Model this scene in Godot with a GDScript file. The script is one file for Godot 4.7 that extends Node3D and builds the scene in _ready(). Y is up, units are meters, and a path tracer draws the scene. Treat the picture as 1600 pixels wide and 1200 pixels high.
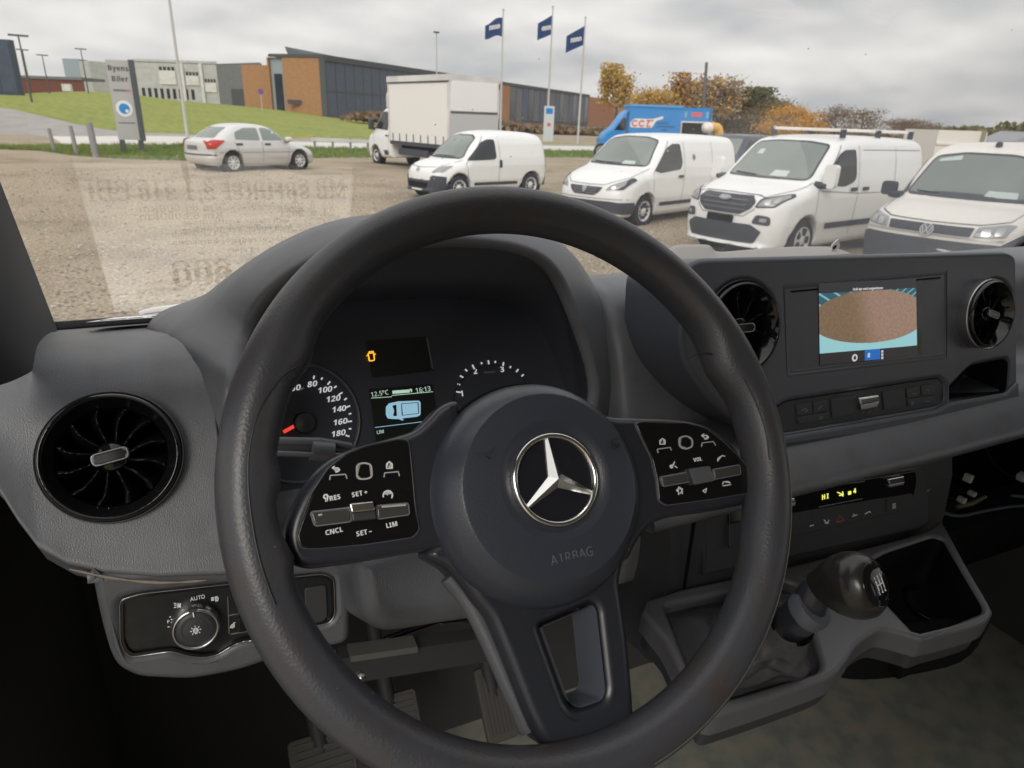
extends Node3D
# A parked panel van seen from its driver's seat. Van axes: x to the right, y up, -z ahead; the eye is 2.1 m above the yard.

var M = {}
var FW: Transform3D
var FPOD: Transform3D
var FCL: Transform3D
var FPN: Transform3D
var FSW: Transform3D
var FCM: Transform3D
var FTR: Transform3D


func pv(a):
	var r = PackedVector2Array()
	for i in range(0, a.size(), 2):
		r.append(Vector2(a[i], a[i + 1]))
	return r


func sv(a):
	var r = PackedVector3Array()
	for i in range(0, a.size(), 3):
		r.append(Vector3(a[i], a[i + 1], a[i + 2]))
	return r


func frame(o, tilt, yaw = 0.0):
	var t = deg_to_rad(tilt)
	var y = deg_to_rad(yaw)
	var n = Vector3(sin(y) * cos(t), sin(t), cos(y) * cos(t))
	var u = Vector3(cos(y), 0, -sin(y))
	return Transform3D(Basis(u, n.cross(u), n), o)


func lift(T, w):
	return Transform3D(T.basis, T.origin + T.basis.z * w)


# a mesh under construction: positions, normals, texture coordinates, triangles wound clockwise
class MB:
	var v = PackedVector3Array()
	var n = PackedVector3Array()
	var uv = PackedVector2Array()
	var ix = PackedInt32Array()

	func vert(p, nn, t = Vector2.ZERO):
		v.append(p)
		n.append(nn)
		uv.append(t)
		return v.size() - 1

	func tri(a, b, c):
		if (v[b] - v[a]).cross(v[c] - v[a]).dot(n[a] + n[b] + n[c]) > 0.0:
			ix.append_array([a, c, b])
		else:
			ix.append_array([a, b, c])

	func flat(a, b, c, d = null, away = null):
		var nn = (b - a).cross(c - a).normalized()
		if away != null and nn.dot((a + b + c) / 3.0 - away) < 0.0:
			nn = -nn
		var i = v.size()
		for p in [a, b, c]:
			vert(p, nn)
		tri(i, i + 1, i + 2)
		if d != null:
			vert(d, nn)
			tri(i, i + 2, i + 3)

	# rows of points; normals smoothed over the grid; out = +1 or -1 picks the side
	func grid(rows, cu = false, out = 1.0, cv = false):
		var R = rows.size()
		var C = rows[0].size()
		var base = v.size()
		var acc = PackedVector3Array()
		acc.resize(R * C)
		var quads = []
		for r in range(R if cv else R - 1):
			for c in range(C if cu else C - 1):
				var q = [r * C + c, r * C + (c + 1) % C, ((r + 1) % R) * C + (c + 1) % C, ((r + 1) % R) * C + c]
				var p = []
				for k in q:
					p.append(rows[k / C][k % C])
				var fn = (p[2] - p[0]).cross(p[3] - p[1]) * out
				for k in q:
					acc[k] += fn
				quads.append(q)
		for k in R * C:
			vert(rows[k / C][k % C], acc[k].normalized(), Vector2(float(k % C) / maxf(C - 1, 1), float(k / C) / maxf(R - 1, 1)))
		for q in quads:
			tri(base + q[0], base + q[1], base + q[2])
			tri(base + q[0], base + q[2], base + q[3])

	func box(T, s):
		var h = s * 0.5
		for ax in 3:
			for sg in [-1.0, 1.0]:
				var nn = Vector3.ZERO
				nn[ax] = sg
				var a = Vector3.ZERO
				a[(ax + 1) % 3] = h[(ax + 1) % 3]
				var b = Vector3.ZERO
				b[(ax + 2) % 3] = h[(ax + 2) % 3]
				var c = nn * h[ax]
				var i = v.size()
				for p in [c - a - b, c + a - b, c + a + b, c - a + b]:
					vert(T * p, (T.basis * nn).normalized())
				tri(i, i + 1, i + 2)
				tri(i, i + 2, i + 3)

	func tube(path, rad, segs = 10, closed = false, caps = true):
		var rows = []
		var N = path.size()
		var prev = Vector3.ZERO
		for i in N:
			var t: Vector3
			if closed:
				t = path[(i + 1) % N] - path[(i - 1 + N) % N]
			else:
				t = path[mini(i + 1, N - 1)] - path[maxi(i - 1, 0)]
			t = t.normalized()
			var a: Vector3
			if prev == Vector3.ZERO:
				a = t.cross(Vector3.UP if absf(t.y) < 0.9 else Vector3.RIGHT).normalized()
			else:
				a = (prev - t * prev.dot(t)).normalized()
			prev = a
			var b = t.cross(a)
			var r = rad[i] if rad is Array or rad is PackedFloat32Array else rad
			var row = PackedVector3Array()
			for k in segs:
				var g = TAU * k / segs
				row.append(path[i] + (a * cos(g) + b * sin(g)) * r)
			rows.append(row)
		grid(rows, true, -1.0, closed)
		if caps and not closed:
			for e in [0, N - 1]:
				var nn = (path[0] - path[1]).normalized() if e == 0 else (path[N - 1] - path[N - 2]).normalized()
				var c = vert(path[e], nn)
				var s = v.size()
				for p in rows[e]:
					vert(p, nn)
				for k in segs:
					tri(c, s + k, s + (k + 1) % segs)

	# profile of (radius, height along the frame's z) turned about the frame's z axis
	func lathe(T, prof, segs = 40, sx = 1.0, sy = 1.0):
		var rows = []
		for q in prof:
			var row = PackedVector3Array()
			for k in segs:
				var g = TAU * k / segs
				row.append(T * Vector3(cos(g) * q.x * sx, sin(g) * q.x * sy, q.y))
			rows.append(row)
		grid(rows, true, 1.0)

	# an outline in the frame's x and y, thick from w0 to w1, its front edge rounded by b; holes go through
	func plate(T, poly, w0, w1, b = 0.0, holes = [], steps = 3, back = false):
		var loops = []
		var outer = PackedVector2Array(poly)
		if Geometry2D.is_polygon_clockwise(outer):
			outer.reverse()
		loops.append(outer)
		for h in holes:
			var hh = PackedVector2Array(h)
			if not Geometry2D.is_polygon_clockwise(hh):
				hh.reverse()
			loops.append(hh)
		var caps = []
		for lp in loops:
			var N = lp.size()
			var nn = PackedVector2Array()
			for i in N:
				var e0 = (lp[i] - lp[(i - 1 + N) % N]).normalized()
				var e1 = (lp[(i + 1) % N] - lp[i]).normalized()
				var m = Vector2(e0.y, -e0.x) + Vector2(e1.y, -e1.x)
				m = m.normalized() if m.length() > 0.05 else Vector2(e1.y, -e1.x)
				nn.append(m)
			var prof = [[0.0, w0, 0.0], [0.0, w1 - b, 0.0]]
			for s in range(1, steps + 1):
				if b > 0.0:
					var g = PI / 2 * s / steps
					prof.append([b * (1.0 - cos(g)), w1 - b + b * sin(g), g])
			var base = v.size()
			for q in prof:
				for i in N:
					var p2 = lp[i] - nn[i] * q[0]
					vert(T * Vector3(p2.x, p2.y, q[1]), (T.basis * Vector3(nn[i].x * cos(q[2]), nn[i].y * cos(q[2]), sin(q[2]))).normalized(), p2)
			for r in range(prof.size() - 1):
				for i in N:
					var j = (i + 1) % N
					tri(base + r * N + i, base + r * N + j, base + (r + 1) * N + j)
					tri(base + r * N + i, base + (r + 1) * N + j, base + (r + 1) * N + i)
			if b > 0.0:
				var cut = Geometry2D.offset_polygon(lp, -b * 0.94, Geometry2D.JOIN_MITER) if caps.is_empty() else Geometry2D.offset_polygon(reversed(lp), b * 0.94, Geometry2D.JOIN_MITER)
				var most = PackedVector2Array()
				for q in cut:
					if not Geometry2D.is_polygon_clockwise(q) and q.size() > most.size():
						most = q
				caps.append(most)
			else:
				caps.append(lp if caps.is_empty() else reversed(lp))
		cap_fill(T, caps, w1, T.basis.z.normalized())
		if back:
			cap_fill(T, caps if b == 0.0 else [loops[0]], w0, -T.basis.z.normalized())

	func reversed(p):
		var r = PackedVector2Array(p)
		r.reverse()
		return r

	# fills an outline less its holes: cut into strips through the holes' middles so that no piece has a hole left
	func cap_fill(T, caps, w, nn):
		if caps[0].size() < 3:
			return
		var lo = caps[0][0]
		var hi = lo
		for p in caps[0]:
			lo = lo.min(p)
			hi = hi.max(p)
		var xs = []
		for k in range(1, caps.size()):
			var c = 0.0
			for p in caps[k]:
				c += p.x / caps[k].size()
			xs.append(c)
		xs.sort()
		xs.push_front(lo.x - 1.0)
		xs.append(hi.x + 1.0)
		for s in range(xs.size() - 1):
			var pieces = [caps[0]]
			if caps.size() > 1:
				pieces = Geometry2D.intersect_polygons(caps[0], PackedVector2Array([Vector2(xs[s], lo.y - 1), Vector2(xs[s + 1], lo.y - 1), Vector2(xs[s + 1], hi.y + 1), Vector2(xs[s], hi.y + 1)]))
			for k in range(1, caps.size()):
				var next = []
				for q in pieces:
					next.append_array(Geometry2D.clip_polygons(q, caps[k]))
				pieces = next
			for poly in pieces:
				var tr = Geometry2D.triangulate_polygon(poly)
				var first = v.size()
				for p in poly:
					vert(T * Vector3(p.x, p.y, w), nn, p)
				for k in range(0, tr.size(), 3):
					tri(first + tr[k], first + tr[k + 1], first + tr[k + 2])

	# leaves out the triangles near the middle of a frame (to sink something into a skin)
	func pierce(T, r):
		var I = T.affine_inverse()
		var keep = PackedInt32Array()
		for k in range(0, ix.size(), 3):
			var c = I * ((v[ix[k]] + v[ix[k + 1]] + v[ix[k + 2]]) / 3.0)
			if Vector2(c.x, c.y).length() > r or absf(c.z) > 0.06:
				keep.append_array([ix[k], ix[k + 1], ix[k + 2]])
		ix = keep

	func mesh():
		var a = []
		a.resize(Mesh.ARRAY_MAX)
		a[Mesh.ARRAY_VERTEX] = v
		a[Mesh.ARRAY_NORMAL] = n
		a[Mesh.ARRAY_TEX_UV] = uv
		a[Mesh.ARRAY_INDEX] = ix
		var m = ArrayMesh.new()
		m.add_surface_from_arrays(Mesh.PRIMITIVE_TRIANGLES, a)
		return m


var taken = {}


func numbered(called, parent):
	var k = "%d/%s" % [parent.get_instance_id(), called]
	taken[k] = taken.get(k, -1) + 1
	return called if taken[k] == 0 else "%s_%03d" % [called, taken[k]]


func thing(called, label, category, at = Vector3.ZERO, turn = 0.0, group = ""):
	var o = Node3D.new()
	o.name = numbered(called, self)
	add_child(o, true)
	o.position = at
	o.rotation.y = turn
	return tag(o, label, category, group)


func tag(o, label, category, group = "", kind = ""):
	if label:
		o.set_meta("label", label)
	if category:
		o.set_meta("category", category)
	if group:
		o.set_meta("group", group)
	if kind:
		o.set_meta("kind", kind)
	return o


# commits a builder as one named mesh under parent; its points are in the parent's own axes
func part(called, mb, material, parent = self):
	var o = MeshInstance3D.new()
	o.name = numbered(called, parent)
	o.mesh = mb.mesh() if mb is MB else mb
	o.material_override = material
	parent.add_child(o, true)
	return o


func plate(called, T, poly, w0, w1, b, material, parent, holes = []):
	var mb = MB.new()
	mb.plate(T, poly, w0, w1, b, holes)
	return part(called, mb, material, parent)


func lathe(called, T, prof, material, parent, segs = 40):
	var mb = MB.new()
	mb.lathe(T, prof, segs)
	return part(called, mb, material, parent)


func boxm(called, T, s, material, parent):
	var mb = MB.new()
	mb.box(T, s)
	return part(called, mb, material, parent)


# lines drawn with a pen of the given width, raised by h
func pen(called, T, lines, width, h, material, parent):
	var mb = MB.new()
	for l in lines:
		var outer = []
		var inner = []
		for q in Geometry2D.offset_polyline(PackedVector2Array(l), width * 0.5, Geometry2D.JOIN_ROUND, Geometry2D.END_ROUND):
			if Geometry2D.is_polygon_clockwise(q):
				inner.append(q)
			else:
				outer.append(q)
		for q in outer:
			mb.plate(T, q, -h, h, 0.0, inner.filter(func(p): return Geometry2D.is_point_in_polygon(p[0], q)))
	return part(called, mb, material, parent)


# the same, with holes kept, for closed strokes
func ring_pen(called, T, loop, width, h, material, parent):
	var mb = MB.new()
	var a = Geometry2D.offset_polygon(PackedVector2Array(loop), width * 0.5)[0]
	var b = Geometry2D.offset_polygon(PackedVector2Array(loop), -width * 0.5)[0]
	mb.plate(T, a, -h, h, 0.0, [b])
	return part(called, mb, material, parent)


func words(called, text, T, at, size, material, parent, serif = false, turn = 0.0, bold = false, depth = 0.0004):
	var tm = TextMesh.new()
	var fnt = SystemFont.new()
	fnt.font_names = PackedStringArray(["Droid Serif" if serif else "Droid Sans"])
	fnt.font_weight = 700 if bold else 400
	tm.font = fnt
	tm.text = text
	tm.font_size = 32
	tm.pixel_size = size / 36.0
	tm.depth = depth
	tm.curve_step = 1.0
	var o = MeshInstance3D.new()
	o.name = numbered(called, parent)
	o.mesh = tm
	o.material_override = material
	parent.add_child(o, true)
	o.transform = T * Transform3D(Basis(Vector3(0, 0, 1), turn), Vector3(at.x, at.y, 0))
	return o


func circle(c, r, n = 32, ry = -1.0):
	var p = PackedVector2Array()
	for k in n:
		p.append(c + Vector2(cos(TAU * k / n) * r, sin(TAU * k / n) * (r if ry < 0 else ry)))
	return p


func arc(c, r, a0, a1, n = 12):
	var p = PackedVector2Array()
	for k in n + 1:
		var a = lerpf(a0, a1, float(k) / n)
		p.append(c + Vector2(cos(a), sin(a)) * r)
	return p


# rounds the corners of an outline by r
func rnd(poly, r, k = 4):
	var p = PackedVector2Array()
	var N = poly.size()
	for i in N:
		var a = poly[(i - 1 + N) % N]
		var b = poly[i]
		var c = poly[(i + 1) % N]
		var d = minf(r, minf(a.distance_to(b), b.distance_to(c)) * 0.45)
		var s = b + (a - b).normalized() * d
		var e = b + (c - b).normalized() * d
		for j in k + 1:
			var t = float(j) / k
			p.append(s.lerp(b, t).lerp(b.lerp(e, t), t))
	return p


func rect(c, w, h, r = 0.0):
	var p = PackedVector2Array([c + Vector2(-w, -h) / 2, c + Vector2(w, -h) / 2, c + Vector2(w, h) / 2, c + Vector2(-w, h) / 2])
	return rnd(p, r) if r > 0.0 else p


# a smooth line through the points
func curve(p, k = 4, closed = false):
	var r = []
	var N = p.size()
	for i in range(N if closed else N - 1):
		var a = p[(i - 1 + N) % N] if closed else p[maxi(i - 1, 0)]
		var b = p[i]
		var c = p[(i + 1) % N]
		var d = p[(i + 2) % N] if closed else p[mini(i + 2, N - 1)]
		for j in k:
			r.append(b.cubic_interpolate(c, a, d, float(j) / k))
	if not closed:
		r.append(p[N - 1])
	return PackedVector2Array(r) if p[0] is Vector2 else PackedVector3Array(r)


func mat(r, g, b, rough = 0.5, metal = 0.0, spec = 0.5):
	var m = StandardMaterial3D.new()
	m.albedo_color = Color(r, g, b).linear_to_srgb()
	m.roughness = rough
	m.metallic = metal
	m.metallic_specular = spec
	return m


func noise(type, freq, size = 512, s = 1, oct = 3, ramp = null):
	var fn = FastNoiseLite.new()
	fn.noise_type = type
	fn.frequency = freq
	fn.seed = s
	fn.fractal_octaves = oct
	if type == FastNoiseLite.TYPE_CELLULAR:
		fn.cellular_return_type = FastNoiseLite.RETURN_DISTANCE
		fn.fractal_type = FastNoiseLite.FRACTAL_NONE
	var t = NoiseTexture2D.new()
	t.width = size
	t.height = size
	t.seamless = true
	t.noise = fn
	if ramp:
		var g = Gradient.new()
		var off = PackedFloat32Array()
		var col = PackedColorArray()
		for q in ramp:
			off.append(q[0])
			col.append(Color(q[1], q[2], q[3]).linear_to_srgb())
		g.offsets = off
		g.colors = col
		t.color_ramp = g
	return t


# a skin of relief (depth in mm) and of uneven colour
func grain(m, tex, scale, depth_mm, wear = null):
	m.heightmap_enabled = true
	m.heightmap_texture = tex
	m.heightmap_scale = depth_mm * 0.1
	m.uv1_triplanar = true
	m.uv1_scale = Vector3.ONE * scale
	if wear:
		m.albedo_texture = wear
		m.albedo_color = Color.WHITE
	return m


func glow(r, g, b, e = 1.0):
	var m = mat(r * 0.3, g * 0.3, b * 0.3, 0.5)
	m.emission_enabled = true
	m.emission = Color(r, g, b).linear_to_srgb()
	m.emission_energy_multiplier = e
	return m



func wear(m, tex, scale):
	m.detail_enabled = true
	m.detail_albedo = tex
	m.detail_blend_mode = BaseMaterial3D.BLEND_MODE_MUL
	m.detail_uv_layer = BaseMaterial3D.DETAIL_UV_2
	m.uv2_triplanar = true
	m.uv2_scale = Vector3.ONE * scale
	return m


func sky_picture():
	# an even grey November overcast, brighter towards the zenith, with long soft folds of cloud
	var W = 1024
	var H = 512
	var im = Image.create(W, H, false, Image.FORMAT_RGBF)
	var a = FastNoiseLite.new()
	a.seed = 11
	a.frequency = 1.0
	a.fractal_octaves = 5
	a.noise_type = FastNoiseLite.TYPE_SIMPLEX_SMOOTH
	for y in H:
		var up = PI / 2 - PI * (y + 0.5) / H
		var s = sin(up)
		for x in W:
			var az = TAU * (x + 0.5) / W
			var c = Color(0.3, 0.3, 0.3)
			if s > -0.02:
				var d = Vector3(cos(up) * sin(az), maxf(s, 0.0), cos(up) * cos(az))
				var q = d / (d.y + 0.16)
				var n = a.get_noise_3d(q.x * 0.55, q.z * 0.55, 3.0) + 0.5 * a.get_noise_3d(q.x * 2.0, q.z * 2.0, 9.0)
				var l = (0.73 + 0.68 * clampf(s, 0.0, 1.0)) * (1.0 + 0.46 * n)
				var t = clampf(n * 1.2 + 0.5, 0.0, 1.0)
				c = Color(l * lerpf(0.975, 1.01, t), l * lerpf(0.985, 0.985, t), l * lerpf(1.0, 0.95, t))
			im.set_pixel(x, y, c)
	return ImageTexture.create_from_image(im)


func _ready():
	# camera, sky, sun and exposure
	var cam = Camera3D.new()
	cam.name = "camera"
	cam.fov = 58.88
	cam.near = 0.05
	cam.far = 2000.0
	cam.position = Vector3(0, 2.1, 0)
	cam.basis = Basis(Vector3.UP, deg_to_rad(-24.5)) * Basis(Vector3.RIGHT, deg_to_rad(-21.4)) * Basis(Vector3(0, 0, 1), deg_to_rad(2.0))
	var ca = CameraAttributesPhysical.new()
	ca.frustum_focal_length = 12.0 / tan(deg_to_rad(58.88 / 2))
	ca.frustum_focus_distance = 0.58
	ca.frustum_near = 0.05
	ca.frustum_far = 2000.0
	ca.exposure_aperture = 14.0
	cam.attributes = ca
	add_child(cam)
	var we = WorldEnvironment.new()
	we.name = "surroundings"
	var env = Environment.new()
	env.background_mode = Environment.BG_SKY
	var sk = Sky.new()
	var pm = PanoramaSkyMaterial.new()
	pm.panorama = sky_picture()
	sk.sky_material = pm
	env.sky = sk
	env.background_energy_multiplier = 1.0
	env.tonemap_mode = Environment.TONE_MAPPER_LINEAR
	env.tonemap_exposure = 1.0
	env.sdfgi_enabled = true
	env.ssao_enabled = true
	env.ssil_enabled = true
	we.environment = env
	add_child(we)
	var sun = DirectionalLight3D.new()
	sun.name = "veiled_sun"
	sun.light_energy = 0.5
	sun.light_color = Color(1.0, 0.97, 0.93)
	sun.light_angular_distance = 25.0
	sun.rotation_degrees = Vector3(-34, -38, 0)
	sun.shadow_enabled = true
	add_child(sun)
	materials()
	FW = frame(Vector3(0.181, 1.891, -0.345), 33.43, 0)
	FPOD = frame(Vector3(-0.082, 1.86, -0.52), 28, 0)
	FCL = frame(Vector3(0.167, 1.833, -0.66), 24, 0)
	FPN = frame(Vector3(0.681, 1.898, -0.52), 12, 0)
	FSW = frame(Vector3(-0.041, 1.729, -0.47), 10, 0)
	FCM = frame(Vector3(0.714, 1.657, -0.5), 15, 0)
	FTR = frame(Vector3(0.597, 1.6, -0.401), 84, 0)
	terrain()
	buildings()
	trees()
	cab()
	dashboard()
	cluster()
	centre_panel()
	climate()
	light_switches()
	console()
	footwell()
	steering_wheel()
	loose_things()
	street_things()
	vehicles()


func materials():
	var leather = noise(FastNoiseLite.TYPE_CELLULAR, 0.085, 512, 3)
	var fine = noise(FastNoiseLite.TYPE_CELLULAR, 0.14, 512, 5)
	var soil = noise(FastNoiseLite.TYPE_SIMPLEX, 0.012, 512, 8, 5, [[0.0, 0.72, 0.71, 0.7], [0.5, 0.95, 0.95, 0.94], [1.0, 1.0, 1.0, 1.0]])
	M.dash = wear(grain(mat(0.122, 0.127, 0.14, 0.4), leather, 23.0, 0.17), soil, 3.0)
	M.pad = wear(grain(mat(0.086, 0.09, 0.101, 0.42), leather, 23.0, 0.17), soil, 3.0)
	M.panel = grain(mat(0.073, 0.079, 0.097, 0.36), fine, 16.0, 0.1)
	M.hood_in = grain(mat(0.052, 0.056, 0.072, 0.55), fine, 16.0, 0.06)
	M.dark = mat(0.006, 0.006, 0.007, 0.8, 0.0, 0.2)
	M.trim = mat(0.035, 0.036, 0.041, 0.38)
	M.fascia = grain(mat(0.03, 0.031, 0.035, 0.5), fine, 16.0, 0.06)
	var rub = noise(FastNoiseLite.TYPE_SIMPLEX, 0.01, 512, 21, 4, [[0.0, 0.86, 0.93, 1.0], [0.5, 0.95, 0.95, 0.97], [0.74, 1.0, 0.9, 0.82], [1.0, 1.0, 0.74, 0.56]])
	M.rim = wear(grain(mat(0.048, 0.049, 0.056, 0.3), leather, 15.0, 0.17), rub, 4.0)
	M.rim.roughness_texture = noise(FastNoiseLite.TYPE_SIMPLEX, 0.02, 256, 23, 3, [[0.0, 0.75, 0.75, 0.75], [1.0, 1.0, 1.0, 1.0]])
	M.rim.roughness = 0.42
	M.seam = mat(0.13, 0.12, 0.1, 0.6)
	M.hub = grain(mat(0.033, 0.037, 0.05, 0.34), leather, 22.0, 0.14)
	M.spoke = mat(0.02, 0.022, 0.029, 0.3)
	M.gloss = mat(0.006, 0.006, 0.007, 0.08)
	M.smudged = wear(mat(0.014, 0.015, 0.018, 0.25), noise(FastNoiseLite.TYPE_SIMPLEX, 0.012, 512, 31, 4, [[0.0, 0.6, 0.6, 0.6], [1.0, 1.0, 1.0, 1.0]]), 9.0)
	M.chrome = mat(0.75, 0.74, 0.72, 0.16, 1.0)
	M.dull_chrome = mat(0.2, 0.2, 0.21, 0.25, 0.8)
	M.key_frame = mat(0.5, 0.49, 0.47, 0.3, 0.2)
	M.plug = mat(0.4, 0.4, 0.38, 0.5)
	M.pillar = grain(mat(0.03, 0.03, 0.034, 0.85), fine, 16.0, 0.08)
	M.satin = mat(0.5, 0.5, 0.5, 0.3, 1.0)
	M.white = mat(0.75, 0.75, 0.75, 0.5)
	M.print = mat(0.78, 0.78, 0.78, 0.5)
	M.faint = mat(0.16, 0.16, 0.17, 0.5)
	M.emboss = mat(0.11, 0.115, 0.13, 0.3)
	M.lens = mat(0.05, 0.054, 0.07, 0.28)
	M.mat_floor = wear(grain(mat(0.26, 0.265, 0.24, 0.75), fine, 12.0, 0.15), noise(FastNoiseLite.TYPE_SIMPLEX, 0.008, 512, 41, 5, [[0.0, 0.62, 0.64, 0.66], [0.5, 0.85, 0.85, 0.8], [0.7, 0.98, 0.9, 0.8], [1.0, 1.0, 0.97, 0.9]]), 2.6)
	M.lining = mat(0.3, 0.3, 0.29, 0.95)
	M.carpet = grain(mat(0.035, 0.035, 0.034, 0.95), fine, 14.0, 0.3)
	M.boot = wear(grain(mat(0.055, 0.055, 0.06, 0.3), leather, 14.0, 0.2), soil, 5.0)
	M.tray = grain(mat(0.088, 0.089, 0.097, 0.42), fine, 16.0, 0.05)
	M.paper = mat(0.9, 0.89, 0.87, 0.7)
	M.sheet_behind_glass = mat(0.5, 0.58, 0.55, 0.5)
	M.ink = mat(0.02, 0.02, 0.022, 0.7)
	M.pane = mat(0.9, 0.95, 0.92, 0.02)
	M.pane.transparency = BaseMaterial3D.TRANSPARENCY_ALPHA
	M.pane.albedo_color.a = 0.012
	# outside
	var gravel = noise(FastNoiseLite.TYPE_SIMPLEX, 0.06, 1024, 51, 4, [[0.0, 0.18, 0.135, 0.085], [0.38, 0.34, 0.275, 0.19], [0.62, 0.42, 0.345, 0.245], [1.0, 0.6, 0.53, 0.42]])
	M.gravel = mat(1, 1, 1, 0.95)
	M.gravel.albedo_texture = gravel
	M.gravel.uv1_triplanar = true
	M.gravel.uv1_world_triplanar = true
	M.gravel.uv1_scale = Vector3.ONE * 0.22
	wear(M.gravel, noise(FastNoiseLite.TYPE_SIMPLEX, 0.01, 512, 52, 4, [[0.0, 0.58, 0.57, 0.55], [0.45, 0.86, 0.86, 0.85], [1.0, 1.0, 1.0, 1.0]]), 0.06)
	M.gravel.uv2_world_triplanar = true
	M.stone = []
	for c in [[0.5, 0.44, 0.36], [0.22, 0.19, 0.16], [0.36, 0.27, 0.2], [0.6, 0.57, 0.52]]:
		M.stone.append(mat(c[0], c[1], c[2], 0.9))
	M.grass = mat(1, 1, 1, 0.95)
	M.grass.albedo_texture = noise(FastNoiseLite.TYPE_SIMPLEX, 0.012, 1024, 61, 5, [[0.0, 0.1, 0.2, 0.03], [0.42, 0.2, 0.26, 0.04], [0.62, 0.3, 0.29, 0.05], [1.0, 0.42, 0.33, 0.09]])
	M.grass.uv1_triplanar = true
	M.grass.uv1_world_triplanar = true
	M.grass.uv1_scale = Vector3.ONE * 0.09
	wear(M.grass, noise(FastNoiseLite.TYPE_SIMPLEX, 0.012, 512, 64, 4, [[0.0, 0.7, 0.8, 0.6], [0.5, 0.95, 0.95, 0.85], [1.0, 1.0, 0.95, 0.9]]), 0.022)
	M.grass.uv2_world_triplanar = true
	M.verge = mat(1, 1, 1, 0.95)
	M.verge.albedo_texture = noise(FastNoiseLite.TYPE_SIMPLEX, 0.012, 512, 62, 5, [[0.0, 0.06, 0.13, 0.022], [0.5, 0.11, 0.21, 0.035], [1.0, 0.22, 0.24, 0.06]])
	M.verge.uv1_triplanar = true
	M.verge.uv1_world_triplanar = true
	M.verge.uv1_scale = Vector3.ONE * 0.08
	M.blade = [mat(0.13, 0.21, 0.045, 0.9), mat(0.25, 0.27, 0.07, 0.9)]
	M.asphalt = mat(0.36, 0.345, 0.325, 0.9)
	wear(M.asphalt, noise(FastNoiseLite.TYPE_SIMPLEX, 0.01, 512, 63, 5, [[0.0, 0.78, 0.78, 0.78], [1.0, 1.0, 1.0, 1.0]]), 0.1)
	M.paving = mat(0.62, 0.59, 0.55, 0.9)
	var mott = noise(FastNoiseLite.TYPE_SIMPLEX, 0.02, 512, 71, 5, [[0.0, 0.72, 0.72, 0.74], [1.0, 1.0, 1.0, 1.0]])
	M.clad = wear(mat(0.075, 0.095, 0.145, 0.4), mott, 0.06)
	M.clad_dark = mat(0.07, 0.078, 0.085, 0.6)
	M.brick = wear(mat(0.44, 0.235, 0.115, 0.9), mott, 0.13)
	M.brick_red = wear(mat(0.42, 0.2, 0.115, 0.9), mott, 0.13)
	M.concrete = wear(mat(0.55, 0.545, 0.54, 0.85), mott, 0.05)
	M.concrete_pale = wear(mat(0.75, 0.74, 0.73, 0.85), mott, 0.05)
	M.concrete_dark = wear(mat(0.2, 0.205, 0.215, 0.85), mott, 0.08)
	M.glassy = mat(0.03, 0.036, 0.045, 0.12)
	M.stair_glass = mat(0.3, 0.36, 0.4, 0.1)
	M.pole = mat(0.48, 0.47, 0.46, 0.5)
	M.pole_dark = mat(0.1, 0.095, 0.09, 0.6)
	M.wood_post = mat(0.28, 0.27, 0.27, 0.85)
	M.flag = mat(0.02, 0.05, 0.13, 0.8)
	M.flag.backlight_enabled = true
	M.flag.backlight = Color(0.1, 0.18, 0.35)
	M.body = mat(0.82, 0.83, 0.83, 0.3)
	M.body.clearcoat_enabled = true
	M.body.clearcoat = 0.7
	M.cream = mat(0.82, 0.79, 0.74, 0.35)
	M.silver = mat(0.66, 0.66, 0.65, 0.3, 0.25)
	M.silver.clearcoat_enabled = true
	M.bumper = mat(0.045, 0.05, 0.065, 0.6)
	M.tyre = mat(0.02, 0.02, 0.022, 0.85)
	M.rimm = mat(0.68, 0.68, 0.68, 0.4, 0.2)
	M.window = mat(0.035, 0.04, 0.042, 0.03, 0.2)
	M.pale_glass = mat(0.22, 0.26, 0.24, 0.06)
	M.screen_glass = mat(0.21, 0.24, 0.225, 0.03, 0.35)
	M.lamp_glass = mat(0.33, 0.34, 0.35, 0.1)
	M.red_lens = mat(0.45, 0.03, 0.02, 0.2)
	M.seam_dark = mat(0.12, 0.12, 0.12, 0.8)
	M.tarp = mat(0.8, 0.79, 0.76, 0.6)
	M.blue = mat(0.02, 0.24, 0.62, 0.35)
	M.logo_red = mat(0.6, 0.14, 0.17, 0.5)
	M.yellow = mat(0.72, 0.42, 0.08, 0.5)
	M.bark = mat(0.09, 0.07, 0.055, 0.95)
	M.leaf = {}
	for c in [["gold", 0.55, 0.34, 0.07], ["ochre", 0.4, 0.28, 0.1], ["orange", 0.52, 0.26, 0.06], ["olive", 0.16, 0.145, 0.05], ["green", 0.1, 0.115, 0.05], ["brown", 0.2, 0.14, 0.09], ["twig", 0.26, 0.21, 0.18]]:
		var l = mat(c[1], c[2], c[3], 0.85)
		l.backlight_enabled = true
		l.backlight = Color(0.3, 0.25, 0.1)
		M.leaf[c[0]] = l
	M.red_roof = mat(0.16, 0.06, 0.045, 0.9)
	M.steel = mat(0.2, 0.2, 0.19, 0.45, 0.7)
	M.rubber = mat(0.055, 0.052, 0.048, 0.8)
	M.needle = glow(0.85, 0.06, 0.04, 1.0)
	M.amber = glow(1.0, 0.45, 0.02, 1.3)
	M.lcd = mat(0.012, 0.016, 0.014, 0.35)
	M.lcd_blue = glow(0.3, 0.52, 0.66, 0.85)
	M.lcd_pale = glow(0.45, 0.62, 0.5, 0.9)
	M.lcd_yellow = glow(0.75, 0.75, 0.12, 1.2)
	M.dial_white = glow(0.55, 0.55, 0.55, 0.9)



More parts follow.
